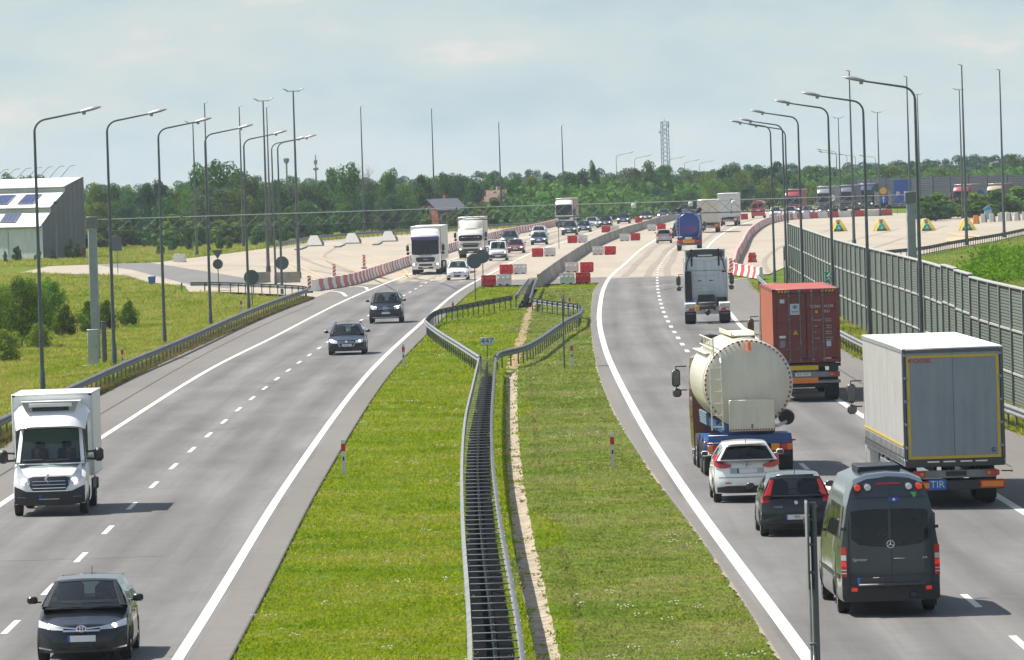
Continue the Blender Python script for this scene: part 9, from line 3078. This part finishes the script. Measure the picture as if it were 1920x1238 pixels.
for i, (nm, lab, x, y, pc) in enumerate([('hatchback', 'silver car first of the far queue in the bend', 11.2, 905, ('silver_a', (.45, .46, .47), .28)), ('sedan', 'black car with bright lamps in the far queue', 13.2, 915, ('black_b', (.02, .022, .026), .28)),
										('sedan', 'navy car in the middle of the far queue', 16.4, 955, ('navy_c', (.02, .03, .06), .28)), ('sport_utility_car', 'dark car with a pale roof behind a red barrier in the far queue', 20.2, 985, ('dark_d', (.04, .05, .05), .28)),
										('hatchback', 'grey blue car near the tail of the far queue', 23.4, 1010, ('greyblue_e', (.10, .13, .17), .28)), ('van', 'last dark van of the far queue at the end of the concrete barrier', 27.4, 1045, ('dark_f', (.05, .06, .065), .28))]):
	simple_car(nm, lab, x, y, 4.4, 1.8, 1.5 if nm != 'van' else 1.85, 2.65, pc, L_DASH, group=FARG)
o = obj('plastic_barrier', PB['r'], None, (18.6, 962, 0), .2)
tag(o, 'red plastic barrier in front of the far queue', 'barrier')
# right carriageway, far
simple_car('hatchback', 'silver small car left of the blue tanker on the right carriageway', 16.6, 719, 3.9, 1.68, 1.5, 2.45, ('silver', (.42, .42, .40), .28), R_IN, True, tailz=1.0, glass=GLASS_DK)
simple_car('hatchback', 'dark car half hidden behind the blue tanker truck', 19.3, 760, 4.2, 1.76, 1.5, 2.6, ('dark_blue_g', (.02, .03, .05), .28), R_IN, True)
blue_tanker()
rear_box_truck('cream box truck driving away beyond the blue tanker', 24.2, 806, mat('cream_doors', (.56, .54, .47), .5, var=.06), 3.95, R_DASH, ORANGE, 10)
rear_box_truck('white grey curtain truck driving away, farthest of the two in the right lane', 29.0, 876, mat('pale_grey_doors', (.58, .60, .60), .5, var=.06), 4.25, R_DASH, WHITEPL, 13.6)
red_van()
simple_car('hatchback', 'white car right of the red van in the distance', 39.2, 985, 4.2, 1.76, 1.5, 2.6, ('white_h', (.7, .7, .7), .3), R_EDGE)
simple_car('hatchback', 'white car behind the red barrier left of the red van', 31.6, 965, 4.0, 1.72, 1.48, 2.5, ('white_i', (.7, .7, .7), .3), R_IN, True)
o = obj('plastic_barrier', PB['r'], None, (33.7, 962, 0), .3)
tag(o, 'red plastic barrier left of the distant red van', 'barrier')
# queue seen beyond the right plaza, coming towards the camera
QUE = 'trucks queued beyond the right barrier row'
qline = spline([(38, 940), (46, 1010), (60, 1100), (80, 1190)], 2.0)
for i, (lab, x, y, m_, H) in enumerate([('far truck with bright red cab in the queue behind the barrier row', 43.3, 1010, ('cab_red', (.30, .03, .045), .3), 3.6), ('far truck with grey body right of the red one', 49.2, 1030, ('cab_grey', (.20, .21, .21), .3), 3.8),
										('far truck with slate body behind the lane of lamps', 53.6, 1050, ('cab_slate', (.12, .14, .16), .3), 3.8), ('far truck with navy cab left of the round blue sign', 58.0, 1075, ('cab_navy', (.04, .06, .16), .3), 3.8)]):
	front_truck(lab, x, y, m_, dict(dark=True, lit=True), dict(L=9, H=H + .25, cabH=H - .1, m=mat('queue_body_%d' % i, [(.28, .08, .08), (.27, .28, .27), (.15, .17, .19), (.20, .22, .24)][i], .6, var=.1), fairing=False), qline)
for i, (lab, x, y, m_, H) in enumerate([('far truck with red cab and pale roof before the dark far wall', 69.2, 1012, ('cab_red2', (.34, .05, .07), .3), 3.6), ('far truck with cream and brown body before the dark far wall', 74.0, 1008, ('cab_cream2', (.40, .33, .22), .3), 3.6),
										('far grey truck top showing above the bushes', 79.0, 1000, ('cab_grey2', (.22, .24, .24), .3), 3.7)]):
	front_truck(lab, x, y, m_, dict(dark=True, lit=False), dict(L=8, H=H + .2, cabH=H - .1, m=mat('queue_body2_%d' % i, [(.30, .20, .20), (.22, .15, .11), (.26, .28, .28)][i], .6, var=.1), fairing=False), spline([(55, 900), (75, 1000), (100, 1100)], 2.0))
simple_car('van', 'small white van on the road before the dark far wall', 65.4, 1010, 4.6, 1.8, 1.9, 2.8, ('white_j', (.62, .64, .66), .3), spline([(55, 900), (75, 1000), (100, 1100)], 2.0))
for i, (x, y) in enumerate([(41.4, 985), (44.2, 990), (47.2, 1000)]):
	simple_car('sedan', ['silver car under the far red truck behind the barrier row', 'grey car second in the line behind the barrier row', 'dark car third in the line behind the barrier row'][i], x, y, 4.4, 1.8, 1.48, 2.65, [('silver_k', (.45, .46, .47), .28), ('grey_k', (.22, .23, .24), .28), ('dark_k', (.04, .045, .05), .28)][i], qline)

# ------------------------------------------------------------------ three levels at most: lift anything deeper to its grandparent
def depth(o):
	d = 0
	while o.parent is not None:
		o = o.parent
		d += 1
	return d
for o in list(SC.objects):
	while depth(o) > 2:
		p_ = o.parent
		M = p_.matrix_basis @ o.matrix_basis
		o.parent = p_.parent
		o.matrix_basis = M

# ------------------------------------------------------------------ air between here and the wood
hz_m, hn, hl, hb_ = nmat('haze_air')
hn.remove(hb_)
pv = hn.new('ShaderNodeVolumePrincipled')
pv.inputs['Color'].default_value = (.80, .90, 1.0, 1)
pv.inputs['Density'].default_value = .00008
pv.inputs['Anisotropy'].default_value = .2
hl.new(pv.outputs[0], hn['Material Output'].inputs['Volume'])
hz = MB().box((0, 1900, 12.5), (9000, 4600, 29)).build('haze', hz_m)
hz['kind'] = 'stuff'
